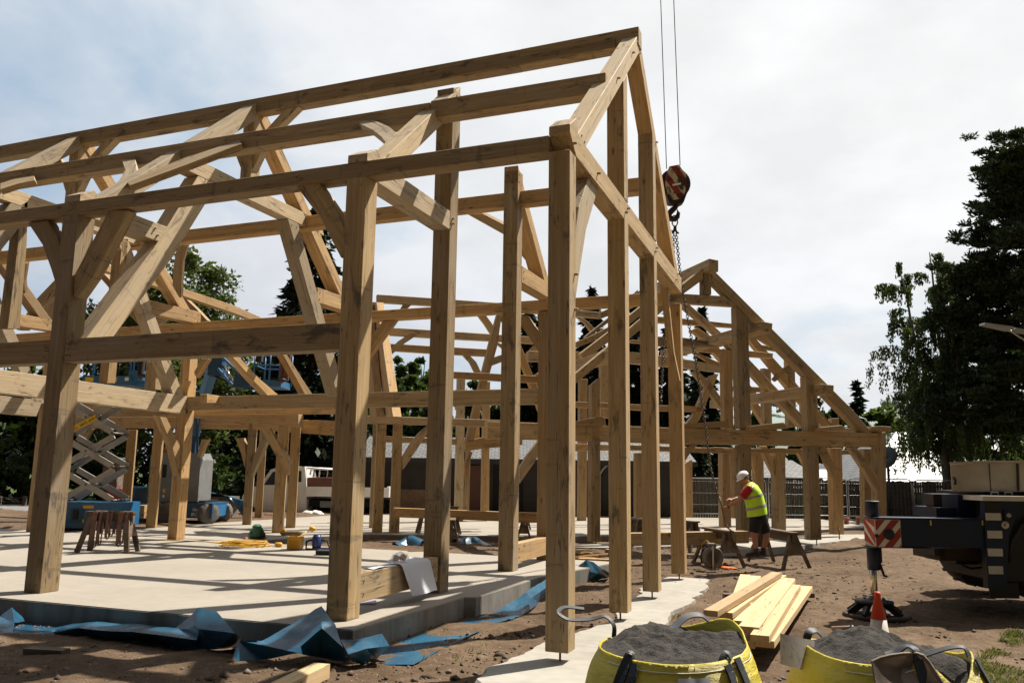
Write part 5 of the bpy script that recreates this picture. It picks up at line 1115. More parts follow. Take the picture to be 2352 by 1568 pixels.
for k_ in range(-1, 3):
    z0 = b.z+h*(.10+.62*k_); q_ = [(e0, z0), (e1, z0+.26), (e1, z0+.26+h*.36), (e0, z0+h*.36)]; lo, hi = b.z+.004, a.z-.004
    q_ = [(y, min(hi, max(lo, z))) for y, z in q_]
    if max(z for y, z in q_)-min(z for y, z in q_) > .02: prism(bm, [Vector((xe-.004, y, z)) for y, z in q_], (.003, 0, 0))
bm_obj('chevron_stripes', bm, RED, o, local=Matrix.Identity(4)); bm = bmesh.new(); box(bm, xe, xe+.004, e0, e1, b.z, a.z); bm_obj('end_plate', bm, CWT, o, local=Matrix.Identity(4))
bm = bmesh.new(); lathe(bm, [(0, -.012), (.072, -.012), (.078, 0)], 24, CR.p(2042, 1226, -.187), 'y'); bm_obj('round_hole', bm, CBK, o, local=Matrix.Identity(4)); bm = bmesh.new(); lathe(bm, [(0, -.008), (.026, -.008), (.028, 0)], 16, CR.p(2014, 1230, -.187), 'y'); bm_obj('round_hole', bm, CBK, o, local=Matrix.Identity(4))
for u, v0, v1 in ((2138, 1194, 1206), (2257, 1194, 1206)): CR.box('marker', u-2, u+2, v0, v1, -.178, -.17, YELL, 0)
def cyl(name, u0, u1, v0, v1, mat, y=0.0, extra=None):
    A, B_ = CR.q(u0, v0), CR.q(u1, v1); r = (B_.x-A.x)/2; c = (A.x+B_.x)/2; bm = bmesh.new(); lathe(bm, [(r*.9, B_.z), (r, B_.z+.01), (r, A.z-.012), (r*.92, A.z)], 28, (c, y, 0)); return CR.add(name, bm, mat)
cyl('jack_housing', 1988, 2018, 1150, 1190, CBL); cyl('jack_cap', 1987, 2019, 1149, 1152, CBK); cyl('jack_cylinder', 1991, 2022, 1258, 1308, CBL); cyl('jack_rod', 1997, 2016, 1306, 1366, CHROME)
CR.box('jack_bracket', 2019, 2027, 1258, 1292, -.05, .05, CBK, .008); bm = bmesh.new(); tube(bm, [CR.p(2020, 1290, 0), CR.p(2026, 1308, 0), CR.p(2031, 1322, 0), CR.p(2037, 1323, 0)], .018, 7); CR.add('locking_lever', bm, CBK)
bm = bmesh.new(); c = CR.p(2007, 1368); lathe(bm, [(.06, c.z+.0), (.075, c.z-.03), (.25, c.z-.05), (.26, c.z-.085), (.10, c.z-.09)], 24, (c.x, 0, 0)); 
for i in range(8): t = i*math.pi/4; e = Vector((math.cos(t), math.sin(t), 0)); obox(bm, Vector((c.x, 0, c.z-.05))+e*.1, Vector((c.x, 0, -.0+.035))+e*.36, .03, .09)
CR.add('jack_foot', bm, CBK)
bm = bmesh.new(); lathe(bm, [(0, .0), (.43, .0), (.445, .02), (.44, .05), (.42, .06), (0, .065)], 36, (c.x+.05, .05, -.02)); CR.add('spreader_pad', bm, BRN)
# chassis end
CR.box('chassis', 2270, 2620, 1142, 1338, -.1, 1.2, CBK, .03)
bm = bmesh.new(); pts = [CR.p(u, v, -.2) for u, v in ((2262, 1140), (2345, 1140), (2345, 1152), (2318, 1230), (2312, 1352), (2270, 1350), (2262, 1200))]; prism(bm, pts, (0, .12, 0)); bevel(bm, .01); CR.add('corner_panel', bm, CBL)
for v0, v1, u0, u1 in ((1177.5, 1194.5, 2264, 2300), (1218, 1236, 2268, 2303), (1259, 1277, 2269, 2304), (1299, 1318, 2271, 2305)): CR.box('white_stripe', u0, u1, v0, v1, -.212, -.198, CWT, .003)
CR.box('black_panel', 2263, 2300, 1153, 1177, -.207, -.198, CBK, 0)
CR.box('deck_edge', 2257, 2620, 1138, 1154.5, -.26, .4, CWT, .01)
for u in (2285, 2317): bm = bmesh.new(); q = CR.p(u, 1138, .0); tube(bm, [q+Vector((-.05, 0, 0)), q+Vector((-.05, 0, .05)), q+Vector((.05, 0, .05)), q+Vector((.05, 0, 0))], .009, 7); CR.add('grab_handle', bm, GALV)
CR.box('lamp', 2307, 2322, 1172, 1196, -.23, -.2, CBK, .012); bm = bmesh.new(); lathe(bm, [(0, -.02), (.03, -.012), (.034, 0)], 16, CR.p(2317, 1183, -.232), 'y'); CR.add('lamp_lens', bm, simple('lamp_lens', (.35, .34, .28), .2))
bm = bmesh.new(); lathe(bm, [(0, -.003), (.052, -.003), (.052, 0)], 24, CR.p(2309, 1205, -.203), 'y'); o = CR.add('round_sticker', bm, CWT); bm = bmesh.new(); q = CR.p(2309, 1205, -.2085); prism(bm, [q+Vector((-.026, 0, .012)), q+Vector((0, 0, -.03)), q+Vector((.012, 0, .03)), q+Vector((-.004, 0, .004))], (0, .002, 0)); bm_obj('sticker_mark', bm, INK, o, local=Matrix.Identity(4))
CR.box('mud_flap', 2272, 2342, 1338, 1374, -.12, -.10, CBK, .004); CR.box('mud_flap', 2272, 2342, 1338, 1374, 1.9, 1.92, CBK, .004)
for y in (.25, 1.9):
    wheel(CR, 2420, 1290, .58, .45, y+.02, None, BLKR, CBK, 16)
bm = bmesh.new(); pts = [];
for i in range(9): t = math.pi-i*math.pi/8; q = CR.p(2420, 1290); pts.append(Vector((q.x+.72*math.cos(t), -.15, q.z+.72*math.sin(t))))
tube(bm, pts, .03, 6); CR.add('wheel_arch', bm, CBK)
# deck items, underside, superstructure cabinet
CR.box('hydraulic_box', 2199, 2262, 1136, 1188.5, .25, 1.3, CBL, .015); CR.box('exhaust_stack', 2143, 2166, 1134, 1188.5, .5, .72, BRN, .02); CR.box('deck_step', 2150, 2200, 1165, 1188.5, .3, 1.0, CBL, .01); CR.box('far_outrigger', 2140, 2268, 1192, 1258, .75, 1.2, CBL, .012)
CR.box('underside_tank', 2158, 2268, 1259, 1288, .2, 1.0, BRN, .03); CR.box('underside_tank', 2146, 2170, 1259, 1276, .2, .6, CBK, .02); CR.box('axle_case', 2195, 2268, 1270, 1296, .3, 1.2, CBK, .03)
bm = bmesh.new(); tube(bm, [CR.p(2205, 1294, .2), CR.p(2216, 1299, .2), CR.p(2230, 1305, .2), CR.p(2250, 1303, .2), CR.p(2268, 1300, .2)], .014, 6); CR.add('air_hose', bm, CBK)
bm = bmesh.new(); A = [CR.p(2182, 1065, .35), CR.p(2269, 1061, .1), CR.p(2640, 1061, .1)]; Bv = [CR.p(2186, 1129, .35), CR.p(2275, 1129, .1), CR.p(2640, 1129, .1)]
ring_t = A+[Vector((A[2].x, 1.6, A[2].z)), Vector((A[0].x+.85, 1.6, A[0].z))]; ring_b = Bv+[Vector((Bv[2].x, 1.6, Bv[2].z)), Vector((Bv[0].x+.85, 1.6, Bv[0].z))]
T_ = [bm.verts.new(p) for p in ring_t]; Bb = [bm.verts.new(p) for p in ring_b]; bm.faces.new(T_); bm.faces.new(Bb[::-1])
for i in range(5): bm.faces.new((T_[i], T_[(i+1) % 5], Bb[(i+1) % 5], Bb[i]))
bmesh.ops.recalc_face_normals(bm, faces=bm.faces); bevel(bm, .015, 2, 20); cab = CR.add('engine_cabinet', bm, CRM)
bm = bmesh.new(); obox(bm, A[0]+Vector((-.02, -.02, .01)), A[1]+Vector((0, -.02, .01)), .05, .03); obox(bm, A[1]+Vector((0, -.02, .01)), A[2]+Vector((0, -.02, .01)), .05, .03); bm_obj('top_lip', bm, CRM, cab, local=Matrix.Identity(4))
bm = bmesh.new(); q = CR.p(2190, 1103, .30); tube(bm, [q+Vector((0, 0, .05)), q+Vector((.02, -.02, 0)), q+Vector((.012, -.01, -.06))], .016, 7); bm_obj('latch', bm, CBK, cab, local=Matrix.Identity(4))
bm = bmesh.new(); a, b = CR.p(2272, 1064, .085), CR.p(2276, 1127, .085); obox(bm, a, b, .008, .012); bm_obj('panel_joint', bm, BRN, cab, local=Matrix.Identity(4)); bm = bmesh.new(); a, b = CR.p(2336, 1064, .088), CR.p(2338, 1127, .088); obox(bm, a, b, .07, .014); bm_obj('panel_joint', bm, BRN, cab, local=Matrix.Identity(4))
CR.box('turntable', 2262, 2620, 1129, 1142, .4, 1.8, CBK, .02)
# ------------------------------------------------------------------ hook block, cables, chains
HD = 16.4
def hp(u, v, dd=0.0): return at_d(u, v, HD+dd)
hc = hp(1549, 425); HK = thing('crane_hook', hc, 'red and white crane hook block hanging on two cables with chain slings', 'crane hook'); hk0 = Vector(hc)
def hadd(name, bm, mat, smooth=False): return bm_obj(name, bm, mat, HK, Matrix.Identity(4), smooth=smooth)
CAB = simple('wire_rope', (.09, .085, .08), .5, .7)
for (a, b) in (((1517.5, 0), (1531, 388)), ((1547.5, 0), (1562, 380))):
    p0_, p1_ = hp(*b), hp(*a); bm = bmesh.new(); tube(bm, [p0_, p1_, p1_+(p1_-p0_)*3.2], .0085, 6); hadd('cable', bm, CAB)
hm, nt_, b_ = newmat('hook_block_paint'); k = NB(nt_); v = k.coord('Object', (1, 1, 1)); wv = k.n('ShaderNodeTexWave'); wv.inputs['Scale'].default_value = 1.35; wv.inputs['Distortion'].default_value = .3; k.l(k.coord('Object', (1, 1, 1), 0, (0, .7, -YAW)), wv.inputs['Vector'])
c = k.ramp(wv.outputs[0], [(.48, (.20, .018, .016)), (.52, (.42, .38, .30))]); c = k.mix(k.ramp(k.noise(v, 6, 6, .7), [(.47, 0.0), (.53, .95)]), c, (.016, .012, .011)); k.l(c, b_.inputs['Base Color']); b_.inputs['Roughness'].default_value = .55
HSIDE = simple('hook_steel', (.030, .014, .013), .5, .4, .3, 8)
dirv = Vector((FW.x, FW.y, 0)).normalized()
def plate(px, y0, y1, mat, name):
    bm = bmesh.new(); P = [hp(u, v) for u, v in px]; prism(bm, [p+dirv*y0 for p in P], dirv*(y1-y0)); bevel(bm, .008, 1, 30); return hadd(name, bm, mat)
PLT = [(1534, 389), (1556, 385), (1563, 396), (1571, 404), (1574, 425), (1570, 447), (1562, 462), (1543, 464), (1531, 452), (1525, 430), (1526, 410)]
plate(PLT, -.16, -.13, hm, 'cheek_plate'); plate([(u+2, v) for u, v in PLT], .10, .13, HSIDE, 'cheek_plate')
bm = bmesh.new(); lathe(bm, [(.05, -.11), (.30, -.11), (.31, -.07), (.27, -.02), (.31, .04), (.30, .09), (.05, .09)], 28, (0, 0, 0), 'y'); bm_obj('sheave', bm, HSIDE, HK, Matrix.Translation(hp(1549, 424)) @ Matrix.Rotation(YAW, 4, 'Z'))
plate([(1523, 436), (1530, 458), (1535, 470), (1560, 472), (1568, 468), (1576, 446), (1573, 440), (1565, 460), (1540, 462), (1528, 438)], -.12, .09, HSIDE, 'bracket')
bm = bmesh.new(); o = hp(1549, 428); P = [hp(u, v)+dirv*-.165 for u, v in ((1541, 429.5), (1560, 426), (1560, 430), (1541, 433.5))]; prism(bm, P, dirv*.004); hadd('name_strip', bm, WHT)
bm = bmesh.new(); pts = [(1552, 466), (1552, 476), (1546, 481), (1538, 489), (1536, 496), (1541, 502), (1550, 503), (1556, 498), (1558.5, 489), (1556, 484)]; tube(bm, [hp(*q) for q in pts], [.045, .05, .06, .06, .062, .065, .06, .05, .035, .02], 10); hadd('hook', bm, HSIDE)
bm = bmesh.new(); tube(bm, [hp(1553, 479), hp(1559, 487)], .012, 6); hadd('safety_latch', bm, METAL)
bm = bmesh.new(); pts = [hp(1545 + 9*t0, 0) for t0 in (0,)]; loop = [(1544, 500), (1544, 513), (1547, 519), (1553, 519), (1556, 513), (1556, 500), (1553, 495), (1547, 495)]; tube(bm, [hp(*q) for q in loop], .014, 7, closed=True); hadd('master_ring', bm, METAL)
bm = bmesh.new(); tube(bm, [hp(1551, 519), hp(1550, 528), hp(1544, 535), (hp(1543, 528))], [.03, .035, .03, .012], 7); tube(bm, [hp(1551, 524), hp(1554, 533), hp(1559, 536)], .022, 6); hadd('grab_hook', bm, HSIDE)
def chain(name, pts, L=.075, r=.0085):
    P = [Vector(p) for p in pts]; D = [0]
    for a, b in zip(P, P[1:]): D.append(D[-1]+(b-a).length)
    def at(s):
        for i in range(len(P)-1):
            if s <= D[i+1]: return P[i].lerp(P[i+1], (s-D[i])/max(1e-6, D[i+1]-D[i]))
        return P[-1]
    bm = bmesh.new(); n = int(D[-1]/(L*.72))
    for i in range(n):
        a, b = at(i*L*.72), at((i+1)*L*.72); t = (b-a).normalized(); s = t.cross(dirv).normalized() if i % 2 else t.cross(t.cross(dirv)).normalized(); c = (a+b)/2; w = L*.33; l = L*.5
        tube(bm, [c+t*(l*y)+s*(w*x) for x, y in ((-1, -.5), (-1, .5), (-.5, .92), (.5, .92), (1, .5), (1, -.5), (.5, -.92), (-.5, -.92))], r, 4, closed=True)
    return hadd(name, bm, METAL)
chain('chain', [hp(1553, 536), hp(1563, 640, .1), hp(1585, 760, .3), hp(1603, 860, .4), hp(1622, 990, .5), hp(1632, 1075, .6), hp(1644, 1120, .6), hp(1651, 1150, .6)])
chain('chain', [hp(1548, 536), hp(1547, 580, .2), hp(1542, 640, .3), hp(1530, 740, .5), hp(1523, 830, .6), hp(1519, 900, .7), hp(1518, 930, .7)])
# ================================================================== PEOPLE
SKIN = simple('skin', (.36, .16, .095), .55, 0, .1, 12); HIV = simple('hi_vis_yellow', (.50, .80, .03), .65, 0, .08, 6); HIG = simple('hi_vis_green', (.16, .62, .05), .65, 0, .08, 6); STRIP = simple('reflective_tape', (.30, .28, .27), .4, 0, .06, 8); REDC = simple('red_cotton', (.36, .012, .014), .85, 0, .15, 9); NAVY = simple('dark_shorts', (.012, .014, .018), .9, 0, .25, 9); HELM = simple('white_helmet', (.72, .72, .74), .3, 0, .03); BOOT = simple('boot_leather', (.022, .016, .012), .6, 0, .3, 10); HAIR = simple('grey_hair', (.10, .085, .07), .8)
def fuse(name, parts, mat, parent, voxel=.011):
    """fuse tapering limbs into one continuous surface with a voxel remesh"""
    bm = bmesh.new()
    for kind, *a in parts:
        if kind == 't': tube(bm, a[0], a[1], 12)
        elif kind == 'e':
            c, r = a; mm = Matrix.Translation(c) @ Matrix.Diagonal((*r, 1)); bmesh.ops.create_icosphere(bm, subdivisions=3, radius=1, matrix=mm)
    me = bpy.data.meshes.new(name); bm.to_mesh(me); bm.free(); o = bpy.data.objects.new(name, me); COL.objects.link(o)
    md = o.modifiers.new('r', 'REMESH'); md.mode = 'VOXEL'; md.voxel_size = voxel; sm = o.modifiers.new('s', 'SMOOTH'); sm.factor = .5; sm.iterations = 3
    bpy.context.view_layer.update(); dg = bpy.context.evaluated_depsgraph_get(); m2 = bpy.data.meshes.new_from_object(o.evaluated_get(dg)); bpy.data.objects.remove(o); bpy.data.meshes.remove(me)
    for p in m2.polygons: p.use_smooth = True
    m2.materials.clear(); return mesh_obj(name, m2, mat, parent, local=Matrix.Identity(4))
def loft(name, rings, mat, parent, seg=20, closed=True, thick=None):
    """rings: list of (centre, right-axis vec, front-axis vec)"""
    bm = bmesh.new(); RR = []
    for c, a, b in rings: RR.append([bm.verts.new(Vector(c)+Vector(a)*math.cos(2*math.pi*i/seg)+Vector(b)*math.sin(2*math.pi*i/seg)) for i in range(seg)])
    for A, B_ in zip(RR, RR[1:]):
        for i in range(seg): bm.faces.new((A[i], A[(i+1) % seg], B_[(i+1) % seg], B_[i]))
    if closed: bm.faces.new(RR[0][::-1]); bm.faces.new(RR[-1])
    return bm_obj(name, bm, mat, parent, local=Matrix.Identity(4), smooth=True, angle=60)
def hand(side, wrist, dirv_, palm_n, curl, scale=1.0):
    """palm plus five fingers as tapering chains"""
    d = Vector(dirv_).normalized(); n = Vector(palm_n); n = (n-d*n.dot(d)).normalized(); s = d.cross(n)*side; out = []; w = Vector(wrist)
    out.append(('t', [w, w+d*.045*scale, w+d*.09*scale], [.026*scale, .036*scale, .034*scale]))
    for i, (off, ln) in enumerate(((-.030, .070), (-.010, .080), (.010, .076), (.028, .060))):
        p = w+d*.085*scale+s*off*scale; dd = d.copy(); P = [p]
        for j in range(3): dd = (dd+n*curl).normalized(); P.append(P[-1]+dd*ln*scale*(.42, .33, .25)[j])
        out.append(('t', P, [.0105*scale, .010*scale, .009*scale, .007*scale]))
    p = w+d*.03*scale-s*.03*scale; out.append(('t', [p, p+(d*.5-s*.7+n*.4).normalized()*.04*scale, p+(d*.5-s*.7+n*.4).normalized()*.04*scale+(d+n*.6).normalized()*.035*scale], [.014*scale, .011*scale, .008*scale])); return out
def head(root, c, face, up, parts, helmet=True, tilt=0):
    """head with face features fused to the body; returns helmet object"""
    f = Vector(face).normalized(); u = Vector(up); u = (u-f*u.dot(f)).normalized(); r = f.cross(u); c = Vector(c)
    parts += [('e', c, (.078, .078, .105)), ('e', c+f*.028-u*.045, (.058, .058, .058)), ('t', [c+f*.078+u*.012, c+f*.104-u*.018], [.010, .016]), ('e', c+f*.070-u*.085, (.030, .030, .024)), ('e', c+r*.078-u*.008, (.012, .022, .03)), ('e', c-r*.078-u*.008, (.012, .022, .03)), ('t', [c+f*.082-r*.02-u*.052, c+f*.088-u*.05, c+f*.082+r*.02-u*.052], [.007, .009, .007]), ('t', [c+f*.07-r*.045+u*.024, c+f*.088+u*.022, c+f*.07+r*.045+u*.024], [.008, .010, .008])]
    bm = bmesh.new()
    for s in (-1, 1): bmesh.ops.create_icosphere(bm, subdivisions=2, radius=.011, matrix=Matrix.Translation(c+f*.083+r*s*.03+u*.006))
    bm_obj('eyes', bm, INK, root, local=Matrix.Identity(4))
    Mh = Matrix((r, f, u)).transposed().to_4x4(); Mh.translation = c
    bm = bmesh.new(); bmesh.ops.create_icosphere(bm, subdivisions=3, radius=1, matrix=Matrix.Translation((0, -.012, .02)) @ Matrix.Diagonal((.087, .095, .10, 1)))
    bmesh.ops.delete(bm, geom=[v for v in bm.verts if v.co.z < -.035 or v.co.y > .05 and v.co.z < .05], context='VERTS'); bm_obj('hair', bm, HAIR, root, local=Mh, smooth=True)
    bm = bmesh.new(); lathe(bm, [(.112, .048), (.116, .052), (.115, .075), (.108, .105), (.088, .135), (.055, .152), (.0, .158)], 28, (0, 0, 0))
    for v in bm.verts: v.co.y *= 1.16; v.co.y -= .006
    P = []
    for i in range(11): t = math.pi*(.10+.80*i/10); P.append((.112*math.cos(t), .128*math.sin(t)))
    a = [bm.verts.new((x, y, .05)) for x, y in P]; b = [bm.verts.new((x*1.0, y*1.0+.052*math.sin(math.pi*(.1+.8*i/10)), .038)) for i, (x, y) in enumerate(P)]; b2 = [bm.verts.new(v.co+Vector((0, 0, -.006))) for v in b]; a2 = [bm.verts.new(v.co+Vector((0, 0, -.006))) for v in a]
    for i in range(10): bm.faces.new((a[i], a[i+1], b[i+1], b[i])); bm.faces.new((a2[i], b2[i], b2[i+1], a2[i+1])); bm.faces.new((b[i], b[i+1], b2[i+1], b2[i]))
    tube(bm, [(0, -.13, .07), (0, -.06, .142), (0, .0, .162), (0, .07, .142), (0, .125, .08)], .012, 6)
    bm_obj('hard_hat', bm, HELM, root, local=Mh, smooth=True, angle=50)
# the bending worker at the trestles -----------------------------------------
WD = 16.9; PW_ = VT('person', 1735, WD, 'worker in white hard hat, yellow hi-vis vest, red shirt and dark shorts bending by trestles', 'person', z=None)
PW_.o.location.z = gz(PW_.o.location.x, PW_.o.location.y)+.02; PW_.Mi = TM(PW_.o).inverted()
def wp(cx_, cy_, dy=0.0): return PW_.p(1617+cx_*.16406, 1065.75+cy_*.16406, dy)
foot_z = wp(700, 1290).z
sh_n, sh_f = wp(625, 350, -.17), wp(615, 345, .20); el_n, el_f = wp(500, 500, -.20), wp(505, 470, .24); wr_n, wr_f = wp(330, 595, -.10), wp(385, 500, .16)
hp_n, hp_f = wp(735, 770, -.10), wp(790, 760, .10); kn_n, kn_f = wp(700, 985, -.11), wp(880, 985, .12); an_n, an_f = wp(735, 1215, -.10), wp(830, 1225, .16)
neck, hd = wp(612, 265, 0), wp(560, 205, 0); spine0, spine1 = wp(775, 720, 0), wp(640, 320, 0)
parts = [('t', [spine0, spine0.lerp(spine1, .35), spine0.lerp(spine1, .75), spine1], [.15, .145, .165, .11]), ('t', [sh_n, spine1, sh_f], [.075, .10, .075]), ('t', [spine1, neck, hd], [.075, .058, .055]),
    ('t', [sh_n, el_n, el_n.lerp(wr_n, .35), wr_n], [.066, .047, .046, .029]), ('t', [sh_f, el_f, el_f.lerp(wr_f, .35), wr_f], [.066, .047, .046, .029]),
    ('t', [hp_n, hp_n.lerp(kn_n, .5), kn_n, kn_n.lerp(an_n, .35), an_n], [.098, .085, .060, .062, .040]), ('t', [hp_f, hp_f.lerp(kn_f, .5), kn_f, kn_f.lerp(an_f, .35), an_f], [.098, .085, .060, .062, .040]), ('t', [hp_n, spine0, hp_f], [.11, .145, .11])]
parts += hand(1, wr_n, wp(270, 625, -.06)-wr_n, (0, .3, -1), .75)+hand(-1, wr_f, wp(310, 490, .10)-wr_f, (0, -.2, -1), .35)
for a_ in (an_n, an_f): parts.append(('t', [a_, Vector((a_.x, a_.y, foot_z+.05)), Vector((a_.x-.16, a_.y-.01, foot_z+.035))], [.042, .045, .035]))
head(PW_.o, hd, wp(470, 262, -.04)-hd, wp(525, 110, 0)-hd, parts); fuse('body', parts, SKIN, PW_.o)
def ring(c, ax, w, dpt):
    ax = Vector(ax).normalized(); side = Vector((0, 1, 0)); fr = ax.cross(side).normalized(); return (c, side*w, fr*dpt)
ax = spine1-spine0
loft('vest', [ring(wp(742, 712), wp(742, 712)-wp(760, 790), .235, .205), ring(wp(738, 655), ax, .235, .205), ring(wp(725, 580), ax, .23, .195), ring(wp(700, 480), ax, .24, .195), ring(wp(672, 400), ax, .245, .18), ring(wp(648, 325), ax, .205, .15), ring(wp(628, 275), ax, .12, .10), ring(wp(620, 262), ax, .085, .08)], HIV, PW_.o)
for (q0, q1, w, d_) in (((730, 610), (722, 575), .243, .212), ((693, 460), (683, 430), .250, .200)): loft('reflective_band', [ring(wp(*q0), ax, w, d_*.985), ring(wp(*q1), ax, w, d_*.96)], STRIP, PW_.o)
for y in (-.13, .13): bm = bmesh.new(); tube(bm, [wp(700, 425, y*1.55), wp(698, 380, y*1.62), wp(668, 310, y*1.2)], .028, 6); PW_.add('reflective_band', bm, STRIP)
for s, e, y in ((sh_n, el_n, -.02), (sh_f, el_f, .02)):
    a2 = (e-s); loft('shirt_sleeve', [ring(s-a2*.10, a2, .088, .088), ring(s+a2*.3, a2, .088, .088), ring(s+a2*.72, a2, .076, .080)], REDC, PW_.o, 16)
loft('shorts', [ring(wp(752, 690), (0, 0, -1), .20, .17), ring(wp(768, 760), (0, 0, -1), .205, .19), ring(wp(775, 830), (0, 0, -1), .19, .17)], NAVY, PW_.o)
for h_, k_ in ((hp_n, kn_n), (hp_f, kn_f)): a2 = k_-h_; loft('shorts', [ring(h_-a2*.05, a2, .125, .135), ring(h_+a2*.45, a2, .12, .125), ring(h_+a2*.86, a2, .105, .108)], NAVY, PW_.o, 18)
for a_ in (an_n, an_f):
    bm = bmesh.new(); z0 = foot_z; tube(bm, [Vector((a_.x+.005, a_.y, z0+.17)), Vector((a_.x+.005, a_.y, z0+.06))], [.058, .056], 12); tube(bm, [Vector((a_.x+.05, a_.y, z0+.045)), Vector((a_.x-.08, a_.y, z0+.05)), Vector((a_.x-.19, a_.y-.01, z0+.04)), Vector((a_.x-.225, a_.y-.01, z0+.035))], [.045, .052, .045, .02], 12); PW_.add('boot', bm, BOOT)
bm = bmesh.new(); q = el_n.lerp(wr_n, .93); lathe(bm, [(.030, -.012), (.036, -.01), (.036, .01), (.030, .012)], 14, (0, 0, 0)); bm_obj('wristwatch', bm, INK, PW_.o, local=Matrix.Translation(q) @ (wr_n-el_n).to_track_quat('Z', 'Y').to_matrix().to_4x4())
BAR = VT('pry_bar', 1650, WD, 'long steel pry bar held upright in the bending worker\'s hands', 'bar', z=0); bm = bmesh.new(); tube(bm, [BAR.p(1652, 1140, -.08), BAR.p(1658, 1165, -.08), BAR.p(1664, 1190, -.1), BAR.p(1671, 1211, -.15), BAR.p(1682, 1220, -.25), BAR.p(1689, 1232, -.35), BAR.p(1690, 1240, -.4)], [.014, .014, .016, .016, .016, .014, .010], 8); BAR.add('bar', bm, METAL)
# two workers up on the lifts --------------------------------------------------
def standing(u, d, vfoot, vhead, label, turn, vest, lean=0.0, legs=NAVY):
    t = VT('person', u, d, label, 'person', None, top_h(u, vfoot, d), turn); H = top_h(u, vhead, d)-t.o.location.z; k_ = H/1.82; V_ = lambda x, y, z: Vector((x*k_, y*k_, z*k_)); L = lean
    f = Vector((0, -1, 0)); tip = lambda z: -L*max(0, z-.95)
    P = lambda x, y, z: V_(x, y+tip(z), z-abs(L)*.25*max(0, z-.95))
    sp = [P(0, 0, .95), P(0, .01, 1.15), P(0, .01, 1.38), P(0, 0, 1.48)]
    parts = [('t', sp, [.15*k_, .14*k_, .16*k_, .09*k_]), ('t', [P(-.19, 0, 1.43), P(0, 0, 1.46), P(.19, 0, 1.43)], [.07*k_, .09*k_, .07*k_]), ('t', [P(0, 0, 1.45), P(0, -.02, 1.6)], [.06*k_, .055*k_])]
    for s in (-1, 1):
        e, w = P(s*.24, -.08, 1.17), P(s*.17, -.34, 1.12); parts += [('t', [P(s*.20, 0, 1.42), e, w], [.06*k_, .046*k_, .03*k_])]+hand(s, w, Vector((-s*.1, -1, 0)), (0, 0, -1), .6, k_)
        parts.append(('t', [V_(s*.09, 0, .95), V_(s*.10, -.01, .50), V_(s*.105, 0, .09), V_(s*.11, -.15, .05)], [.09*k_, .062*k_, .042*k_, .035*k_]))
    head(t.o, P(0, -.03, 1.665), (0, -1, -.25), (0, 0, 1), parts); fuse('body', parts, SKIN, t.o, .013)
    rg = lambda z, w, d_: (P(0, .005, z), Vector((w*k_, 0, 0)), Vector((0, d_*k_, 0)))
    loft('vest', [rg(.86, .20, .15), rg(1.1, .20, .155), rg(1.3, .225, .165), rg(1.42, .21, .14), rg(1.49, .10, .09)], vest, t.o)
    for z in (1.0, 1.22): loft('reflective_band', [rg(z, .213+.02*(z > 1.1), .168), rg(z+.05, .217+.02*(z > 1.1), .170)], STRIP, t.o)
    for s in (-1, 1): loft('trousers', [(V_(s*.095, 0, z), Vector((r*k_, 0, 0)), Vector((0, r*k_, 0))) for z, r in ((.98, .115), (.7, .105), (.45, .085), (.08, .068))], legs, t.o, 14)
    for s in (-1, 1): bm = bmesh.new(); tube(bm, [V_(s*.107, .05, .045), V_(s*.11, -.1, .05), V_(s*.112, -.21, .035)], [.05*k_, .052*k_, .03*k_], 10); t.add('boot', bm, BOOT)
    return t
standing(303, 22.5, 862, 687, 'worker in white hard hat and green hi-vis standing on the blue scissor lift platform', 1.9, HIG, .25)
standing(640, 22.6, 874, 716, 'worker stooping in yellow hi-vis and white hard hat in the boom lift basket', -.7, HIV, .75, simple('work_trousers', (.10, .045, .035), .9))
# ================================================================== TRESTLES AND TIMBER LYING ABOUT
def trestle(a, b, h, label, group='wooden trestles', base=None, w=.30):
    """saw trestle whose top runs from ground point a to ground point b"""
    a, b = Vector(a), Vector(b); e = (b-a); L = e.length; t = thing('trestle', (a+b)/2, label, 'trestle', group, math.atan2(e.y, e.x)); I = Matrix.Identity(4)
    bm = bmesh.new(); box(bm, -L/2, L/2, -.085, .085, h-.04, h); bevel(bm, .006); bm_obj('top', bm, TRESTLE, t, local=I)
    bm = bmesh.new(); box(bm, -L/2+.02, L/2-.02, -.04, .04, h-.20, h-.041); bevel(bm, .006); bm_obj('beam', bm, TRESTLE, t, local=I)
    for sx in (-1, 1):
        for sy in (-1, 1):
            bm = bmesh.new(); obox(bm, (sx*(L/2-.14), sy*.045, h-.045), (sx*(L/2+.01), sy*w, 0), .05, .095, (1, 0, 0)); bevel(bm, .005); bm_obj('leg', bm, TRESTLE, t, local=I)
        bm = bmesh.new(); x0 = sx*(L/2-.10); prism(bm, [Vector((x0, -.11, h-.20)), Vector((x0, .11, h-.20)), Vector((x0+sx*.08, w*.78, h*.40)), Vector((x0+sx*.08, -w*.78, h*.40))], (sx*.02, 0, 0)); bm_obj('gusset', bm, TRESTLE, t, local=I)
    return t
def gp(u, v, z): p = at_z(u, v, z); p.z = z; return p
SL = trestle(gp(192, 1266, 0), gp(303, 1268, 0), .80, 'wooden trestle draped with webbing straps on the slab', 'wooden trestles', w=.24)
STRAP = simple('webbing_strap', (.16, .085, .06), .85, 0, .3, 14)
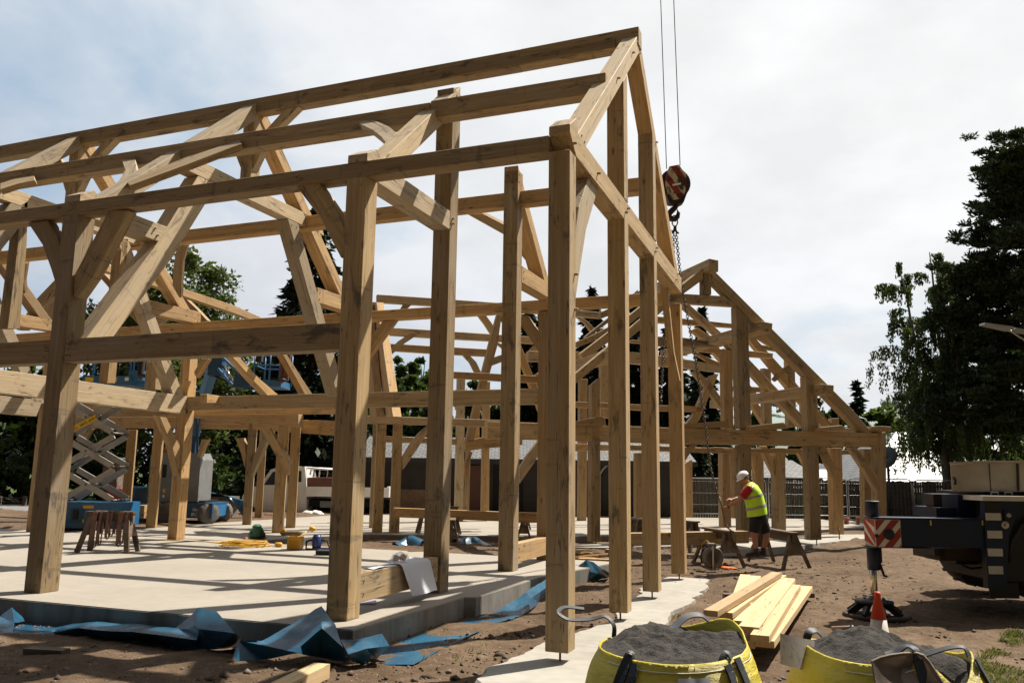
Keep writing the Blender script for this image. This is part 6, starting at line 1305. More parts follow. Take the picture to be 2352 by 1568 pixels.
for i, (x, dy, lo, lab) in enumerate(((-.30, .0, .04, 'webbing strap hanging lowest over the slab trestle, left of three'), (.0, .0, .26, 'short webbing strap looped over the middle of the slab trestle'), (.24, .0, .12, 'double webbing strap hanging near the right leg of the slab trestle'))):
    t = thing('strap', SL.location, lab, 'strap', None, SL.rotation_euler[2])
    for j, off in enumerate((0, .05, .15) if i != 1 else (0, .07)):
        bm = bmesh.new(); X_ = x+off; prev = None; pts = [(X_, -.13, lo+.02+.05*j), (X_-.015, -.125, .45), (X_, -.10, .78), (X_+.005, -.085, .808), (X_+.01, .085, .808), (X_+.02, .10, .70), (X_+.03, .12, .35)]
        bmw = .025
        for q0, q1 in zip(pts, pts[1:]): obox(bm, q0, q1, bmw*2, .008, (0, -1, .2) if q0[2] < .79 else (0, 0, 1))
        bm_obj('webbing', bm, STRAP, t, local=Matrix.Identity(4))
        bm = bmesh.new(); tube(bm, [(X_, -.13, lo+.07+.05*j), (X_+.004, -.135, lo+.02+.05*j), (X_+.03, -.135, lo+.0+.05*j), (X_+.055, -.13, lo+.03+.05*j), (X_+.06, -.125, .4), (X_+.055, -.115, .62)], .013, 6); bm_obj('loop', bm, STRAP, t, local=Matrix.Identity(4))
def on_soil(u, v):
    z = -.1
    for _ in range(6): p = at_z(u, v, z); z = gz(p.x, p.y)
    return Vector((p.x, p.y, z))
trestle(on_soil(1622, 1288), on_soil(1680, 1304), .76, 'weathered trestle with a circular saw leaning on it, by the far corner post', base=None)
trestle(on_soil(1748, 1291), on_soil(1830, 1307), .76, 'weathered trestle in front of the bending worker, right of two')
trestle(on_soil(1566, 1262), on_soil(1604, 1268), .75, 'trestle half hidden behind the far corner post')
trestle(on_soil(1452, 1255), on_soil(1476, 1262), .75, 'dark trestle between the two inner gable posts')
ta = at_z(960, 1224, 0); tb = at_z(1052, 1224, 0); trestle(ta, tb, .74, 'trestle standing on the second slab behind the long beam')
trestle(on_soil(1036, 1258), on_soil(1044, 1232), .68, 'trestle under the left half of the long beam, on bare soil', w=.2); trestle(on_soil(1203, 1250), on_soil(1206, 1228), .68, 'trestle under the right end of the long beam, seen beside a post', w=.2)
def loose(name, A, B_, w, h, mat, label, cat='timber', group=None, up=(0, 0, 1), bev=.006):
    A, B_ = Vector(A), Vector(B_); ex = (B_-A).normalized(); up = Vector(up); ey = up.cross(ex).normalized(); ez = ex.cross(ey); Mw = Matrix((ex, ey, ez)).transposed().to_4x4(); Mw.translation = (A+B_)/2; L = (B_-A).length
    bm = bmesh.new(); box(bm, -L/2, L/2, -w/2, w/2, -h/2, h/2); bevel(bm, bev); return tag(bm_obj(name, bm, mat, None, Mw), label, cat, group)
bl, br = at_d(905, 1176, 21.7), at_d(1275, 1190, 21.3); loose('beam', bl, br, .22, .24, OAKO, 'long orange oak beam resting on trestles between the two slabs')
loose('board', at_d(1180, 1178, 21.2)+Vector((0, 0, .02)), at_d(1236, 1180, 21.2)+Vector((0, 0, .02)), .2, .03, OAK, 'thin oak board lying on the right end of the long beam')
la, lb_ = at_z(1420, 1252, .0), at_z(1725, 1238, .0); loose('beam', at_d(1440, 1238, 17.2), at_d(1712, 1232, 18.4), .24, .26, OAK, 'long oak beam lying low behind the gable posts and trestles')
# fanned planks
for i, (un, vn_, uf, vf, z, wd, lab) in enumerate(((1690, 1392, 1712, 1323, -.10, .17, 'short pale plank at the back left of the fanned pile'), (1712, 1392, 1736, 1326, -.08, .17, 'second short plank at the back of the fanned pile'), (1702, 1432, 1812, 1332, -.06, .19, 'third plank of the fan, below the long left plank'),
        (1666, 1412, 1794, 1324, -.04, .18, 'plank lying under the leftmost top plank of the fan'), (1632, 1408, 1784, 1318, .045, .17, 'top plank pointing furthest left across the fanned pile'), (1720, 1446, 1810, 1334, .03, .22, 'broad middle plank in the fanned pile'),
        (1745, 1466, 1824, 1347, .01, .19, 'plank right of the broad middle one in the fan'), (1757, 1478, 1852, 1350, -.07, .19, 'rightmost plank of the fanned pile'), (1712, 1480, 1760, 1400, -.115, .19, 'lowest plank peeping out under the fan near the bags'))):
    a, b = at_z(un, vn_, z+.035), at_z(uf, vf, z+.035); zr_ = max(gz(a.x, a.y), gz(b.x, b.y)); dz = max(0.0, zr_+.05-(z+.035))
    loose('plank', a+Vector((0, 0, dz*.5)), b+Vector((0, 0, dz)), wd, .07, SOFT, lab, 'plank', 'fresh planks fanned out on the soil')
loose('bearer', at_z(1662, 1368, -.12), at_z(1868, 1366, -.12), .09, .07, TRESTLE, 'rough bearer under the far ends of the fanned planks'); loose('bearer', at_z(1690, 1478, -.18), at_z(1788, 1480, -.18), .1, .08, TRESTLE, 'dark bearer under the near ends of the fanned planks')
# foreground offcuts
g0 = on_soil(640, 1606); g1 = on_soil(738, 1556); loose('timber_offcut', g0+Vector((0, 0, .07)), g1+Vector((0, 0, .07)), .17, .13, SOFT, 'pale split-ended timber offcut in the bottom foreground', 'offcut')
q0, q1 = on_soil(62, 1503), on_soil(150, 1508); loose('timber_offcut', q0+Vector((0, 0, .035)), q1+Vector((0, 0, .035)), .13, .085, TRESTLE, 'grey-brown block of wood on the soil at bottom left', 'offcut')
q0, q1 = on_soil(786, 1518), on_soil(884, 1524); bm = bmesh.new(); tube(bm, [q0+Vector((0, 0, .03)), q0.lerp(q1, .4)+Vector((0, .02, .035)), q0.lerp(q1, .7)+Vector((0, .0, .028)), q1+Vector((0, 0, .03))], [.018, .02, .016, .012], 7); tag(bm_obj('stick', bm, TRESTLE), 'brown broken stick on the soil below the slab corner', 'stick')
for i in range(16):
    p = on_soil(1318+rng.uniform(0, 62), 1268+rng.uniform(0, 22)); a = rng.uniform(-.6, .5); L = rng.uniform(.35, .9); e = Vector((math.cos(a), math.sin(a), rng.uniform(-.05, .12)))*L/2; p.z += .04+.012*(i % 6)
    loose('wood_strip', p-e, p+e, rng.uniform(.03, .07), .02, OAKO if i % 2 else SOFT, 'thin oak offcut strip in the heap between the first two gable posts', 'offcut', 'oak offcut strips heaped behind the gable', bev=.003)
loose('timber_offcut', on_soil(1330, 1296)+Vector((0, 0, .07)), on_soil(1424, 1300)+Vector((0, 0, .07)), .16, .13, OAKO, 'square oak offcut lying behind the small blue sheet', 'offcut'); loose('timber_offcut', on_soil(1392, 1272)+Vector((0, 0, .06)), on_soil(1452, 1276)+Vector((0, 0, .06)), .14, .12, OAKO, 'oak offcut lying behind the second gable post', 'offcut')
# ================================================================== TOOLS AND BITS ON THE SLABS
def vt0(name, u, v, z, label, cat, group=None):
    p = at_z(u, v, z); d = (p-CAM).dot(FW); t = VT(name, u, d, label, cat, group, z=z); t.o.location = p; t.Mi = TM(t.o).inverted(); return t
YPL = simple('yellow_plastic', (.66, .33, .012), .4, 0, .08, 6); GPL = simple('green_tool', (.015, .12, .055), .4, 0, .2, 8); BPL = simple('blue_tool', (.02, .04, .16), .4, 0, .2, 6)
t = vt0('transformer', 674, 1261, 0, 'yellow site transformer box with carry handle on the slab', 'transformer'); t.box('case', 660, 689, 1234, 1261, -.15, .15, YPL, .015); t.box('lid', 659, 690, 1233, 1236, -.16, .16, YPL, .008)
bm = bmesh.new(); tube(bm, [t.p(667, 1233), t.p(668, 1229), t.p(680, 1229), t.p(682, 1233)], .018, 8); t.add('handle', bm, YPL); t.box('socket_panel', 664, 684, 1242, 1254, -.158, -.15, simple('socket_yellow', (.5, .24, .01), .5), .004)
t = vt0('power_tool', 590, 1237, 0, 'green electric router standing on the slab', 'power tool'); bm = bmesh.new(); bmesh.ops.create_icosphere(bm, subdivisions=3, radius=1, matrix=Matrix.Translation(t.p(583, 1227)) @ Matrix.Diagonal((.13, .12, .13, 1))); lathe(bm, [(.11, 0), (.12, .05), (.11, .26), (.06, .30)], 18, t.p(589, 1232)); t.add('motor_body', bm, GPL, smooth=True, angle=40)
bm = bmesh.new(); lathe(bm, [(.11, -.05), (.13, 0), (.11, .05)], 18, t.p(598, 1229), 'y'); t.add('blade_guard', bm, DARK); t.box('base_plate', 574, 606, 1234.5, 1237, -.14, .14, DARK, .005)
bm = bmesh.new(); tube(bm, [t.p(586, 1212), t.p(594, 1209), t.p(602, 1214), t.p(604, 1222)], .025, 8); t.add('handle', bm, GPL); bm = bmesh.new(); tube(bm, [t.p(604, 1216, .05), t.p(609, 1225, .1), t.p(606, 1237, .1), t.p(590, 1238, -.25), t.p(570, 1238, -.3)], .009, 6); t.add('cord', bm, BLKR); bm = bmesh.new(); lathe(bm, [(.03, -.05), (.045, 0), (.03, .05)], 12, t.p(564, 1237, -.3), 'x'); t.add('plug', bm, simple('plug_orange', (.45, .10, .02), .5))
t = vt0('cable_coil', 566, 1254, 0, 'coil of yellow extension cable lying on the slab', 'cable'); bm = bmesh.new(); rg = np.random.default_rng(8)
for j in range(9):
    r1, r2 = rg.uniform(.42, .58), rg.uniform(.24, .36); c = Vector((rg.normal(0, .05), rg.normal(0, .04), .012+.012*j)); tube(bm, [c+Vector((r1*math.cos(a), r2*math.sin(a), .01*math.sin(a*3+j))) for a in np.linspace(0, 6.28, 29)[:-1]], .010, 5, closed=True)
tube(bm, [(.5, 0, .02), (.75, -.05, .03), (.9, .05, .03)], .011, 6); tube(bm, [(-.3, .2, .01), (-1.2, .9, .01), (-2.6, 1.25, .01), (-4.2, 1.5, .01)], .010, 5); tube(bm, [(.95, .0, .03), (1.15, .25, .25), (1.25, .5, .32)], .010, 5); t.add('cable', bm, simple('yellow_cable', (.62, .36, .03), .5))
bm = bmesh.new(); lathe(bm, [(.03, -.08), (.05, -.06), (.05, .06), (.03, .08)], 12, (.72, -.04, .05), 'x'); lathe(bm, [(.04, -.06), (.06, 0), (.03, .08)], 12, (1.0, .05, .06), 'x'); lathe(bm, [(.05, -.06), (.065, 0), (.03, .08)], 12, (1.32, .5, .36), 'x'); t.add('connector', bm, YPL)
t = vt0('roll', 668, 1229, 0, 'brown rolled fabric tool roll on the slab behind the yellow transformer', 'roll'); bm = bmesh.new(); tube(bm, [t.p(648, 1226), t.p(655, 1225), t.p(685, 1224.5), t.p(695, 1225)], [.06, .075, .075, .06], 14); t.add('fabric', bm, simple('canvas', (.17, .115, .06), .9, 0, .25, 14))
bm = bmesh.new(); q = t.p(650, 1221); lathe(bm, [(.04, -.08), (.075, -.04), (.075, .03), (.05, .08)], 14, q, 'x'); t.add('yellow_end', bm, YPL)
t = vt0('power_tool', 733, 1262, 0, 'blue wood planer on a black tubular frame beside the yellow transformer', 'power tool'); bm = bmesh.new(); lathe(bm, [(.09, 0), (.1, .05), (.1, .22), (.07, .27)], 18, t.p(727, 1257)); t.add('motor_body', bm, BPL)
bm = bmesh.new(); tube(bm, [t.p(704, 1243), t.p(703, 1260, -.1), t.p(740, 1262, -.15), t.p(758, 1260, -.1), t.p(752, 1242)], .022, 8); tube(bm, [t.p(704, 1243), t.p(712, 1240), t.p(742, 1240), t.p(750, 1240)], .02, 8); t.add('frame', bm, DARK); t.box('base_plate', 716, 750, 1258, 1262, -.1, .12, BPL, .01)
t = vt0('tool_case', 742, 1273, 0, 'flat black tool bag lying against the second front post', 'tool bag'); t.box('bag', 725, 768, 1264, 1273, -.16, .16, BLKR, .03)
# plans on the sill rail
PAP = simple('paper', (.64, .65, .72), .7, 0, .02, 3); xr = -2.745; bm = bmesh.new(); V = []; nu, nv = 10, 16
for j in range(nv+1):
    for i in range(nu+1):
        s, q = i/nu, j/nv; y = 1.22+.80*s
        if q < .42: x = -2.84+.19*q/.42+.0; z = .515+.012*math.sin(s*9)+.03*(1-q/.42)*(1 if s < .3 else .2)
        elif q < .5: a = (q-.42)/.08*1.45; x = -2.65+.03*math.sin(a); z = .487+.03*math.cos(a)
        else: x = -2.615+.10*(q-.5)+.03*math.sin(s*5)*(q-.5)*2; z = .487-(q-.5)*.80*(.98+.06*s)
        y2 = y+.42*max(0, q-.42); V.append(bm.verts.new((x, y2, z)))
for j in range(nv):
    for i in range(nu): bm.faces.new((V[j*(nu+1)+i], V[j*(nu+1)+i+1], V[(j+1)*(nu+1)+i+1], V[(j+1)*(nu+1)+i]))
mp, nt_, b = newmat('plan_paper'); k = NB(nt_); v = k.coord('Object', (1, 1, 1)); br_ = k.n('ShaderNodeTexBrick'); br_.inputs['Scale'].default_value = 9; br_.inputs['Mortar Size'].default_value = .008; br_.inputs['Color1'].default_value = (.64, .65, .70, 1); br_.inputs['Color2'].default_value = (.62, .63, .69, 1); br_.inputs['Mortar'].default_value = (.46, .47, .53, 1); k.l(k.coord('Object', (0, 1, 1), 0, (0, math.pi/2, 0)), br_.inputs['Vector'])
c = k.mix(k.ramp(k.noise(k.coord('Object', (1, 14, 60)), 2.2, 2), [(.62, 0.0), (.66, .35)]), (.64, .65, .71), (.40, .41, .47)); k.l(c, b.inputs['Base Color']); b.inputs['Roughness'].default_value = .7
tag(bm_obj('drawing_sheet', bm, mp, smooth=True), 'large white drawing sheet draped over the low sill rail', 'drawing')
bm = bmesh.new(); V = []
for j in range(6):
    for i in range(7): s, q = i/6, j/5; V.append(bm.verts.new((-2.66-.30*s, .62+.62*q+.1*s, .512+.012*math.sin(q*6)+.02*s*s-.10*max(0, s-.55))))
for j in range(5):
    for i in range(6): bm.faces.new((V[j*7+i], V[j*7+i+1], V[(j+1)*7+i+1], V[(j+1)*7+i]))
tag(bm_obj('drawing_sheet', bm, PAP, smooth=True), 'second white sheet lying flat on the sill rail beside the draped one', 'drawing')
t = thing('paperweight', (-2.74, 1.42, .53), 'clear plastic bag of small fixings weighing down the drawings', 'bag'); bm = bmesh.new(); rg = np.random.default_rng(5)
for i in range(9): bmesh.ops.create_icosphere(bm, subdivisions=1, radius=.035, matrix=Matrix.Translation((rg.normal(0, .035), rg.normal(0, .06), .03+abs(rg.normal(0, .02)))))
bm_obj('fixings', bm, CRT, t, local=Matrix.Identity(4))
pm = bpy.data.materials.new('clear_plastic'); pm.use_nodes = True; pb = pm.node_tree.nodes['Principled BSDF']; pb.inputs['Base Color'].default_value = (.85, .86, .88, 1); pb.inputs['Roughness'].default_value = .12; pb.inputs['Alpha'].default_value = .28
bm = bmesh.new(); bmesh.ops.create_icosphere(bm, subdivisions=3, radius=1, matrix=Matrix.Diagonal((.10, .17, .10, 1)))
for v_ in bm.verts: v_.co += v_.co*(.5*float(vn(v_.co.x*30, v_.co.y*30, 3))); v_.co.z = max(.0, v_.co.z+.02)
bm_obj('film', bm, pm, t, local=Matrix.Identity(4))
p = at_z(844, 1382, .012); bm = bmesh.new(); box(bm, -.11, .11, -.15, .15, -.012, .012); bevel(bm, .003); tag(bm_obj('folder', bm, simple('lilac_folder', (.42, .38, .52), .4), None, Matrix.Translation(p) @ Matrix.Rotation(.5, 4, 'Z')), 'lilac plastic folder on the slab at the foot of the second front post', 'folder')
# pipes in the far slab
PIPE = simple('orange_brown_pipe', (.26, .075, .035), .5, 0, .1, 6)
for u, v0, v1, r, lab, cap in ((1944.5, 1188, 1203, .085, 'orange soil pipe stub in the right wing slab, left of two', 0), (1971, 1187, 1204, .065, 'narrower brown soil pipe stub right of the orange one', 0), (1012.5, 1190, 1225, .075, 'brown pipe stub with a blue cap under the long beam', 1), (1858, 1181, 1204, .10, 'brown pipe stub beside the dark gable post of the right wing', 0)):
    p = at_z(u, v1, 0); d = (p-CAM).dot(FW); t = thing('pipe_stub', p, lab, 'pipe', 'pipe stubs in the slabs'); h = top_h(u, v0, d); bm = bmesh.new(); lathe(bm, [(r*.88, -.05), (r, -.05), (r, h-.10), (r*1.12, h-.10), (r*1.12, h), (r*.9, h), (r*.85, h-.15)], 20); bm_obj('pipe', bm, PIPE, t, local=Matrix.Identity(4))
    if cap: bm = bmesh.new(); lathe(bm, [(0, h+.02), (r*1.5, h+.02), (r*1.6, h-.02), (r*1.2, h-.05)], 18); bm_obj('cap', bm, BPL, t, local=Matrix.Identity(4))
# circular saw leaning against its trestle
p = on_soil(1640, 1304); SW = VT('circular_saw', 1640, (p-CAM).dot(FW), 'large steel circular saw with round blade guard leaning on the trestle', 'power tool', z=p.z); c = SW.p(1637, 1280, -.1)
bm = bmesh.new(); pts = []
lathe(bm, [(.135, -.03), (.215, -.03), (.225, 0), (.215, .03), (.135, .03), (.13, 0), (.135, -.03)], 34, c, 'y'); SW.add('blade_guard', bm, simple('cast_alloy', (.20, .19, .175), .45, .6, .2, 8))
bm = bmesh.new(); lathe(bm, [(0, .008), (.19, .008), (.19, .012), (0, .012)], 34, c+Vector((0, .02, 0)), 'y'); SW.add('blade', bm, simple('saw_blade', (.10, .09, .08), .4, .8)); bm = bmesh.new(); obox(bm, SW.p(1637.5, 1252, -.16), SW.p(1638, 1306, -.16), .035, .012, (0, 1, 0)); SW.add('sole_plate', bm, CHROME)
SW.box('motor', 1628, 1645, 1248, 1262, -.12, .1, GREY, .03); bm = bmesh.new(); tube(bm, [SW.p(1628, 1254), SW.p(1615, 1262), SW.p(1610, 1280), SW.p(1614, 1292)], [.03, .028, .026, .03], 8); SW.add('handle', bm, BLKR); bm = bmesh.new(); tube(bm, [SW.p(1634, 1250, .05), SW.p(1622, 1240, .1), SW.p(1612, 1250, .15), SW.p(1611, 1285, .1)], .010, 6); SW.add('cord', bm, simple('yellow_flex', (.5, .3, .03), .5))
p = on_soil(1672, 1306); lump('rag', p+Vector((0, 0, .02)), (.17, .08, .03), 1, simple('orange_cloth', (.75, .16, .03), .8), 'bright orange rag on the soil in front of the trestles', 'rag', None, 4, .5)
# traffic cone
p = at_g(2000, 9.3); p.z = gz(p.x, p.y)+.03; CN = thing('traffic_cone', p, 'orange-red and white traffic cone standing in front of the crane jack', 'cone'); hh = top_h(2000, 1352, 9.3)-p.z
bm = bmesh.new(); box(bm, -.2, .2, -.2, .2, 0, .035); bevel(bm, .02, 2); bm_obj('base', bm, BLKR, CN, local=Matrix.Identity(4)); kk = hh/.75
bm = bmesh.new(); lathe(bm, [(.145*kk, .03), (.135*kk, .05), (.088*kk, hh*.58)], 26); bm_obj('white_sleeve', bm, simple('cone_white', (.50, .47, .43), .5, 0, .12, 4, 0, .5, 3, (.33, .27, .2)), CN, local=Matrix.Identity(4))
bm = bmesh.new(); lathe(bm, [(.089*kk, hh*.58), (.036*kk, hh*.93), (.04*kk, hh*.935), (.04*kk, hh*.965), (.030*kk, hh), (.0, hh)], 26); bm_obj('red_top', bm, simple('cone_red', (.50, .045, .018), .5, 0, .1, 4), CN, local=Matrix.Identity(4))
# ================================================================== BLUE PLASTIC SHEETS
tm, nt_, b = newmat('blue_sheet'); k = NB(nt_); v = k.coord('Object'); c = k.ramp(k.noise(v, 1.6, 5), [(.3, (.010, .062, .125)), (.7, (.028, .125, .215))]); c = k.mix(k.ramp(k.noise(v, 4, 6, .7), [(.55, 0.0), (.75, .4)]), c, (.13, .17, .19)); k.l(c, b.inputs['Base Color']); b.inputs['Roughness'].default_value = .26; b.inputs['Specular IOR Level'].default_value = .6
k.bump(k.noise(v, 7, 4, .55, .8), .35, .02, b); TARP = tm
def crease(x, y, s):
    """sharp folds: distance-like ridges"""
    return np.abs(vn(x, y, s))*1.6-.3
def sheet(name, path, prof, label, seed=0, seg=.05, nv=22, amp=.05, peaks=()):
    """path: (x,y,zbase) stations; prof(t) -> (front reach, crest height, back reach) across the path"""
    P = [Vector(p) for p in path]; D = [0]
    for a, b_ in zip(P, P[1:]): D.append(D[-1]+(b_-a).length)
    n = int(D[-1]/seg); V = []
    for i in range(n+1):
        s = D[-1]*i/n
        for j in range(len(P)-1):
            if s <= D[j+1]+1e-9: break
        q = (s-D[j])/(D[j+1]-D[j]); c = P[j].lerp(P[j+1], q); t = (P[j+1]-P[j]).normalized(); nr = Vector((t.y, -t.x, 0)).normalized(); fr, h, bk, tw = prof(s)
        for m_ in range(nv+1):
            w = m_/nv; x = fr*(1-w)-bk*w
            e = math.sin(math.pi*min(1, w*1.08))**.8 if w < .5 else 1-(max(0, w-.5)*2)**1.6*.8
            z = h*e; z += amp*float(crease(s*2.1+w*1.1, w*2.3+s*.7, seed))*(.35+e)+amp*.5*float(crease(s*5.3-w*2, w*5+s*1.3, seed+5))
            x += amp*1.1*float(crease(s*2.7, w*3.1, seed+9))+tw*math.sin(math.pi*w)
            p = c+nr*x; p.z = max(c.z+z, gz(p.x, p.y)+.012); V.append(p)
    F = []
    for i in range(n):
        for m_ in range(nv): a = i*(nv+1)+m_; F.append((a, a+1, a+nv+2, a+nv+1))
    o = np_obj(name, V, F, TARP, smooth=False); sm = o.data
    tag(o, label, 'sheet'); return o
def hump(s, pts):
    """smooth interpolation of (s, value)"""
    for (a, va), (b_, vb) in zip(pts, pts[1:]):
        if s <= b_: q = (s-a)/(b_-a); q = q*q*(3-2*q); return va+(vb-va)*q
    return pts[-1][1]
def facets(name, V, F, label, amp=.012, cuts=4, seed=0):
    """thin plastic sheet from folded facets; V: (u, v, plane) with plane None for points lying on the soil"""
    P = []
    for u, v, pl in V:
        if pl is None: p = on_soil(u, v); p.z += .015
        else: p = pl.at(u, v)
        P.append(p)
    bm = bmesh.new(); vs = [bm.verts.new(p) for p in P]
    for f in F:
        try: bm.faces.new([vs[i] for i in f])
        except ValueError: pass
    bmesh.ops.triangulate(bm, faces=bm.faces[:]); bmesh.ops.subdivide_edges(bm, edges=bm.edges[:], cuts=cuts, use_grid_fill=True); bm.normal_update(); rg = random.Random(seed)
    N = [v.normal.copy() for v in bm.verts]
    for v, n_ in zip(bm.verts, N):
        c = v.co; v.co = c+n_*amp*(1.5*float(crease(c.x*5+c.z*6, c.y*5-c.z*4, seed))+.8*float(vn(c.x*13+c.z*9, c.y*13, seed+3)))
        g = gz(v.co.x, v.co.y)+.008
        if v.co.z < g: v.co.z = g
    return tag(bm_obj(name, bm, TARP, smooth=True, angle=24), label, 'sheet')
def yp(y): return PY(y)
V = []; F = []
def add(*L):
    i = len(V); V.extend(L); return list(range(i, i+len(L)))
t_ = [(-60, 1428), (34, 1432), (96, 1440), (130, 1441), (149, 1434), (190, 1431), (223, 1427), (281, 1431), (312, 1431), (379, 1440), (417, 1444), (456, 1447)]
m_ = [(-60, 1442), (34, 1446), (90, 1450), (122, 1452), (152, 1446), (180, 1441), (212, 1445), (262, 1449), (303, 1450), (365, 1457), (410, 1463), (452, 1469)]
b_ = [(-60, 1458), (34, 1458), (81, 1462), (112, 1464), (144, 1462), (172, 1463), (198, 1462), (250, 1470), (300, 1472), (344, 1474), (400, 1483), (446, 1492)]
K = add(*[(u, v+3, yp(-.50)) for u, v in t_]); Tt = add(*[(u, v, yp(-.66)) for u, v in t_]); Mm = add(*[(u, v, yp(-.98+.03*(i % 2))) for i, (u, v) in enumerate(m_)]); Bb = add(*[(u, v, None) for u, v in b_])
for i in range(len(t_)-1):
    for A_, B__ in ((K, Tt), (Tt, Mm), (Mm, Bb)): F.append((A_[i], A_[i+1], B__[i+1], B__[i]))
f = add((-30, 1420, yp(-.8)), (0, 1414, yp(-.72)), (27, 1393, yp(-.66)), (33, 1430, yp(-.85)), (29, 1457, None), (0, 1450, None), (-30, 1452, None), (62, 1424, yp(-.52)))
F += [(f[0], f[1], f[5], f[6]), (f[1], f[2], f[3]), (f[1], f[3], f[4], f[5]), (f[2], f[7], f[3])]
A_ = add((458, 1394, yp(-.60)), (497, 1404, yp(-.66)), (539, 1453, yp(-.9)), (564, 1469, yp(-1.0)), (594, 1470, yp(-.95)), (429, 1420, yp(-.64)), (456, 1443, yp(-.86)), (456, 1491, None), (402, 1444, yp(-.62)), (500, 1494, None), (546, 1488, None), (480, 1442, yp(-.50)))
F += [(A_[8], A_[5], A_[6]), (A_[5], A_[0], A_[6]), (A_[0], A_[1], A_[6]), (A_[1], A_[2], A_[6]), (A_[6], A_[2], A_[10], A_[9]), (A_[6], A_[9], A_[7]), (A_[2], A_[3], A_[10]), (A_[3], A_[4], A_[10]), (A_[8], A_[6], A_[7]), (A_[0], A_[11], A_[1]), (A_[5], A_[11], A_[0]), (A_[1], A_[11], A_[2])]
B_2 = add((738, 1390, yp(-.58)), (684, 1424, yp(-.66)), (640, 1448, yp(-.76)), (602, 1471, yp(-.9)), (739, 1441, yp(-.88)), (622, 1492, yp(-1.05)), (690, 1484, yp(-1.04)), (733, 1513, None), (753, 1409, yp(-.64)), (771, 1434, yp(-.70)), (788, 1487, yp(-.86)), (796, 1523, None))
F += [(B_2[0], B_2[1], B_2[4]), (B_2[1], B_2[2], B_2[4]), (B_2[2], B_2[6], B_2[4]), (B_2[2], B_2[3], B_2[5], B_2[6]), (B_2[4], B_2[6], B_2[7]), (B_2[0], B_2[4], B_2[8]), (B_2[8], B_2[4], B_2[9]), (B_2[4], B_2[10], B_2[9]), (B_2[4], B_2[7], B_2[11], B_2[10])]
H_ = add((548, 1470, yp(-1.0)), (531, 1521, None), (612, 1517, None), (686, 1499, yp(-1.12)), (630, 1486, yp(-1.06)))
F += [(H_[0], H_[1], H_[2], H_[4]), (H_[4], H_[2], H_[3]), (H_[4], H_[3], B_2[6]), (H_[0], H_[4], B_2[3]), (B_2[6], H_[3], B_2[7])]
G_ = add((781, 1468, yp(-.66)), (845, 1463, yp(-.56)), (877, 1456, yp(-.50)), (894, 1482, yp(-.60)), (866, 1517, None), (837, 1527, None), (800, 1502, yp(-.92)), (840, 1489, yp(-.76)))
F += [(G_[0], G_[1], G_[7], G_[6]), (G_[1], G_[2], G_[3], G_[7]), (G_[7], G_[3], G_[4]), (G_[7], G_[4], G_[5]), (G_[6], G_[7], G_[5], B_2[11])]
facets('plastic_sheet', V, F, 'crumpled blue plastic sheet along the front of the near slab, with two tall folds', .016, 3, 3)
nS = Vector((.9908, -.135, 0)); pS = Vector((-2.40, -.3, 0))
def so_(o): return Plane(pS+nS*o, nS)
cols = [((874, 1505), (868, 1515), (876, 1528)), ((907, 1479), (905, 1500), (915, 1527)), ((939, 1467), (950, 1488), (950, 1527)), ((998, 1469), (1000, 1488), (985, 1508)), ((1041, 1440), (1047, 1460), (1040, 1482)), ((1070, 1431), (1080, 1440), (1095, 1456)), ((1095, 1419), (1115, 1426), (1125, 1441)), ((1149, 1398), (1152, 1413), (1151, 1428)), ((1185, 1376), (1187, 1397), (1180, 1422)), ((1214, 1355), (1222, 1371), (1203, 1413)), ((1235, 1341), (1241, 1358), (1239, 1386)), ((1251, 1331), (1257, 1347), (1258, 1372)), ((1275, 1316), (1281, 1330), (1284, 1350)), ((1300, 1303), (1304, 1315), (1306, 1330))]
V = []; F = []
for i, (p, q, r) in enumerate(cols): V += [(*p, so_(.06)), (*q, so_(.22+.05*(i % 2))), (*r, None)]
for i in range(len(cols)-1):
    for j in (0, 1): F.append((3*i+j, 3*i+3+j, 3*i+4+j, 3*i+1+j))
facets('plastic_sheet', V, F, 'shiny blue plastic sheet running along the right edge of the near slab', .018, 4, 13)
yb = on_soil(1345, 1338).y; V = [(1346, 1285, yp(yb+.12)), (1363, 1290, yp(yb+.16)), (1383, 1306, yp(yb+.14)), (1400, 1314, yp(yb+.12)), (1400, 1328, None), (1372, 1333, None), (1345, 1338, None), (1314, 1340, None), (1316, 1309, yp(yb+.1)), (1356, 1312, yp(yb+.03)), (1372, 1316, yp(yb+.06)), (1330, 1312, yp(yb+.02))]
facets('plastic_sheet', V, [(8, 11, 7), (8, 0, 11), (0, 9, 11), (11, 9, 6, 7), (0, 1, 9), (1, 10, 9), (1, 2, 10), (9, 10, 5, 6), (2, 3, 4, 10), (10, 4, 5)], 'small bunched blue plastic sheet between the first two gable posts', .02, 4, 23)
q = [on_soil(*uv) for uv in ((905, 1252), (935, 1250), (972, 1252))]; sheet('plastic_sheet', [(p.x, p.y, p.z) for p in q], lambda s: (.2, hump(s, [(0, .06), (.5, .22), (1.2, .05)]), .2, 0), 'blue plastic scrap with tools against the second slab, left one', 33, .06, 10, .05)
q = [on_soil(*uv) for uv in ((1048, 1250), (1085, 1247), (1122, 1254))]; sheet('plastic_sheet', [(p.x, p.y, p.z) for p in q], lambda s: (.15, hump(s, [(0, .16), (.7, .18), (1.5, .03)]), .2, 0), 'blue plastic fold against the second slab, seen through the sill frame', 43, .06, 10, .04)
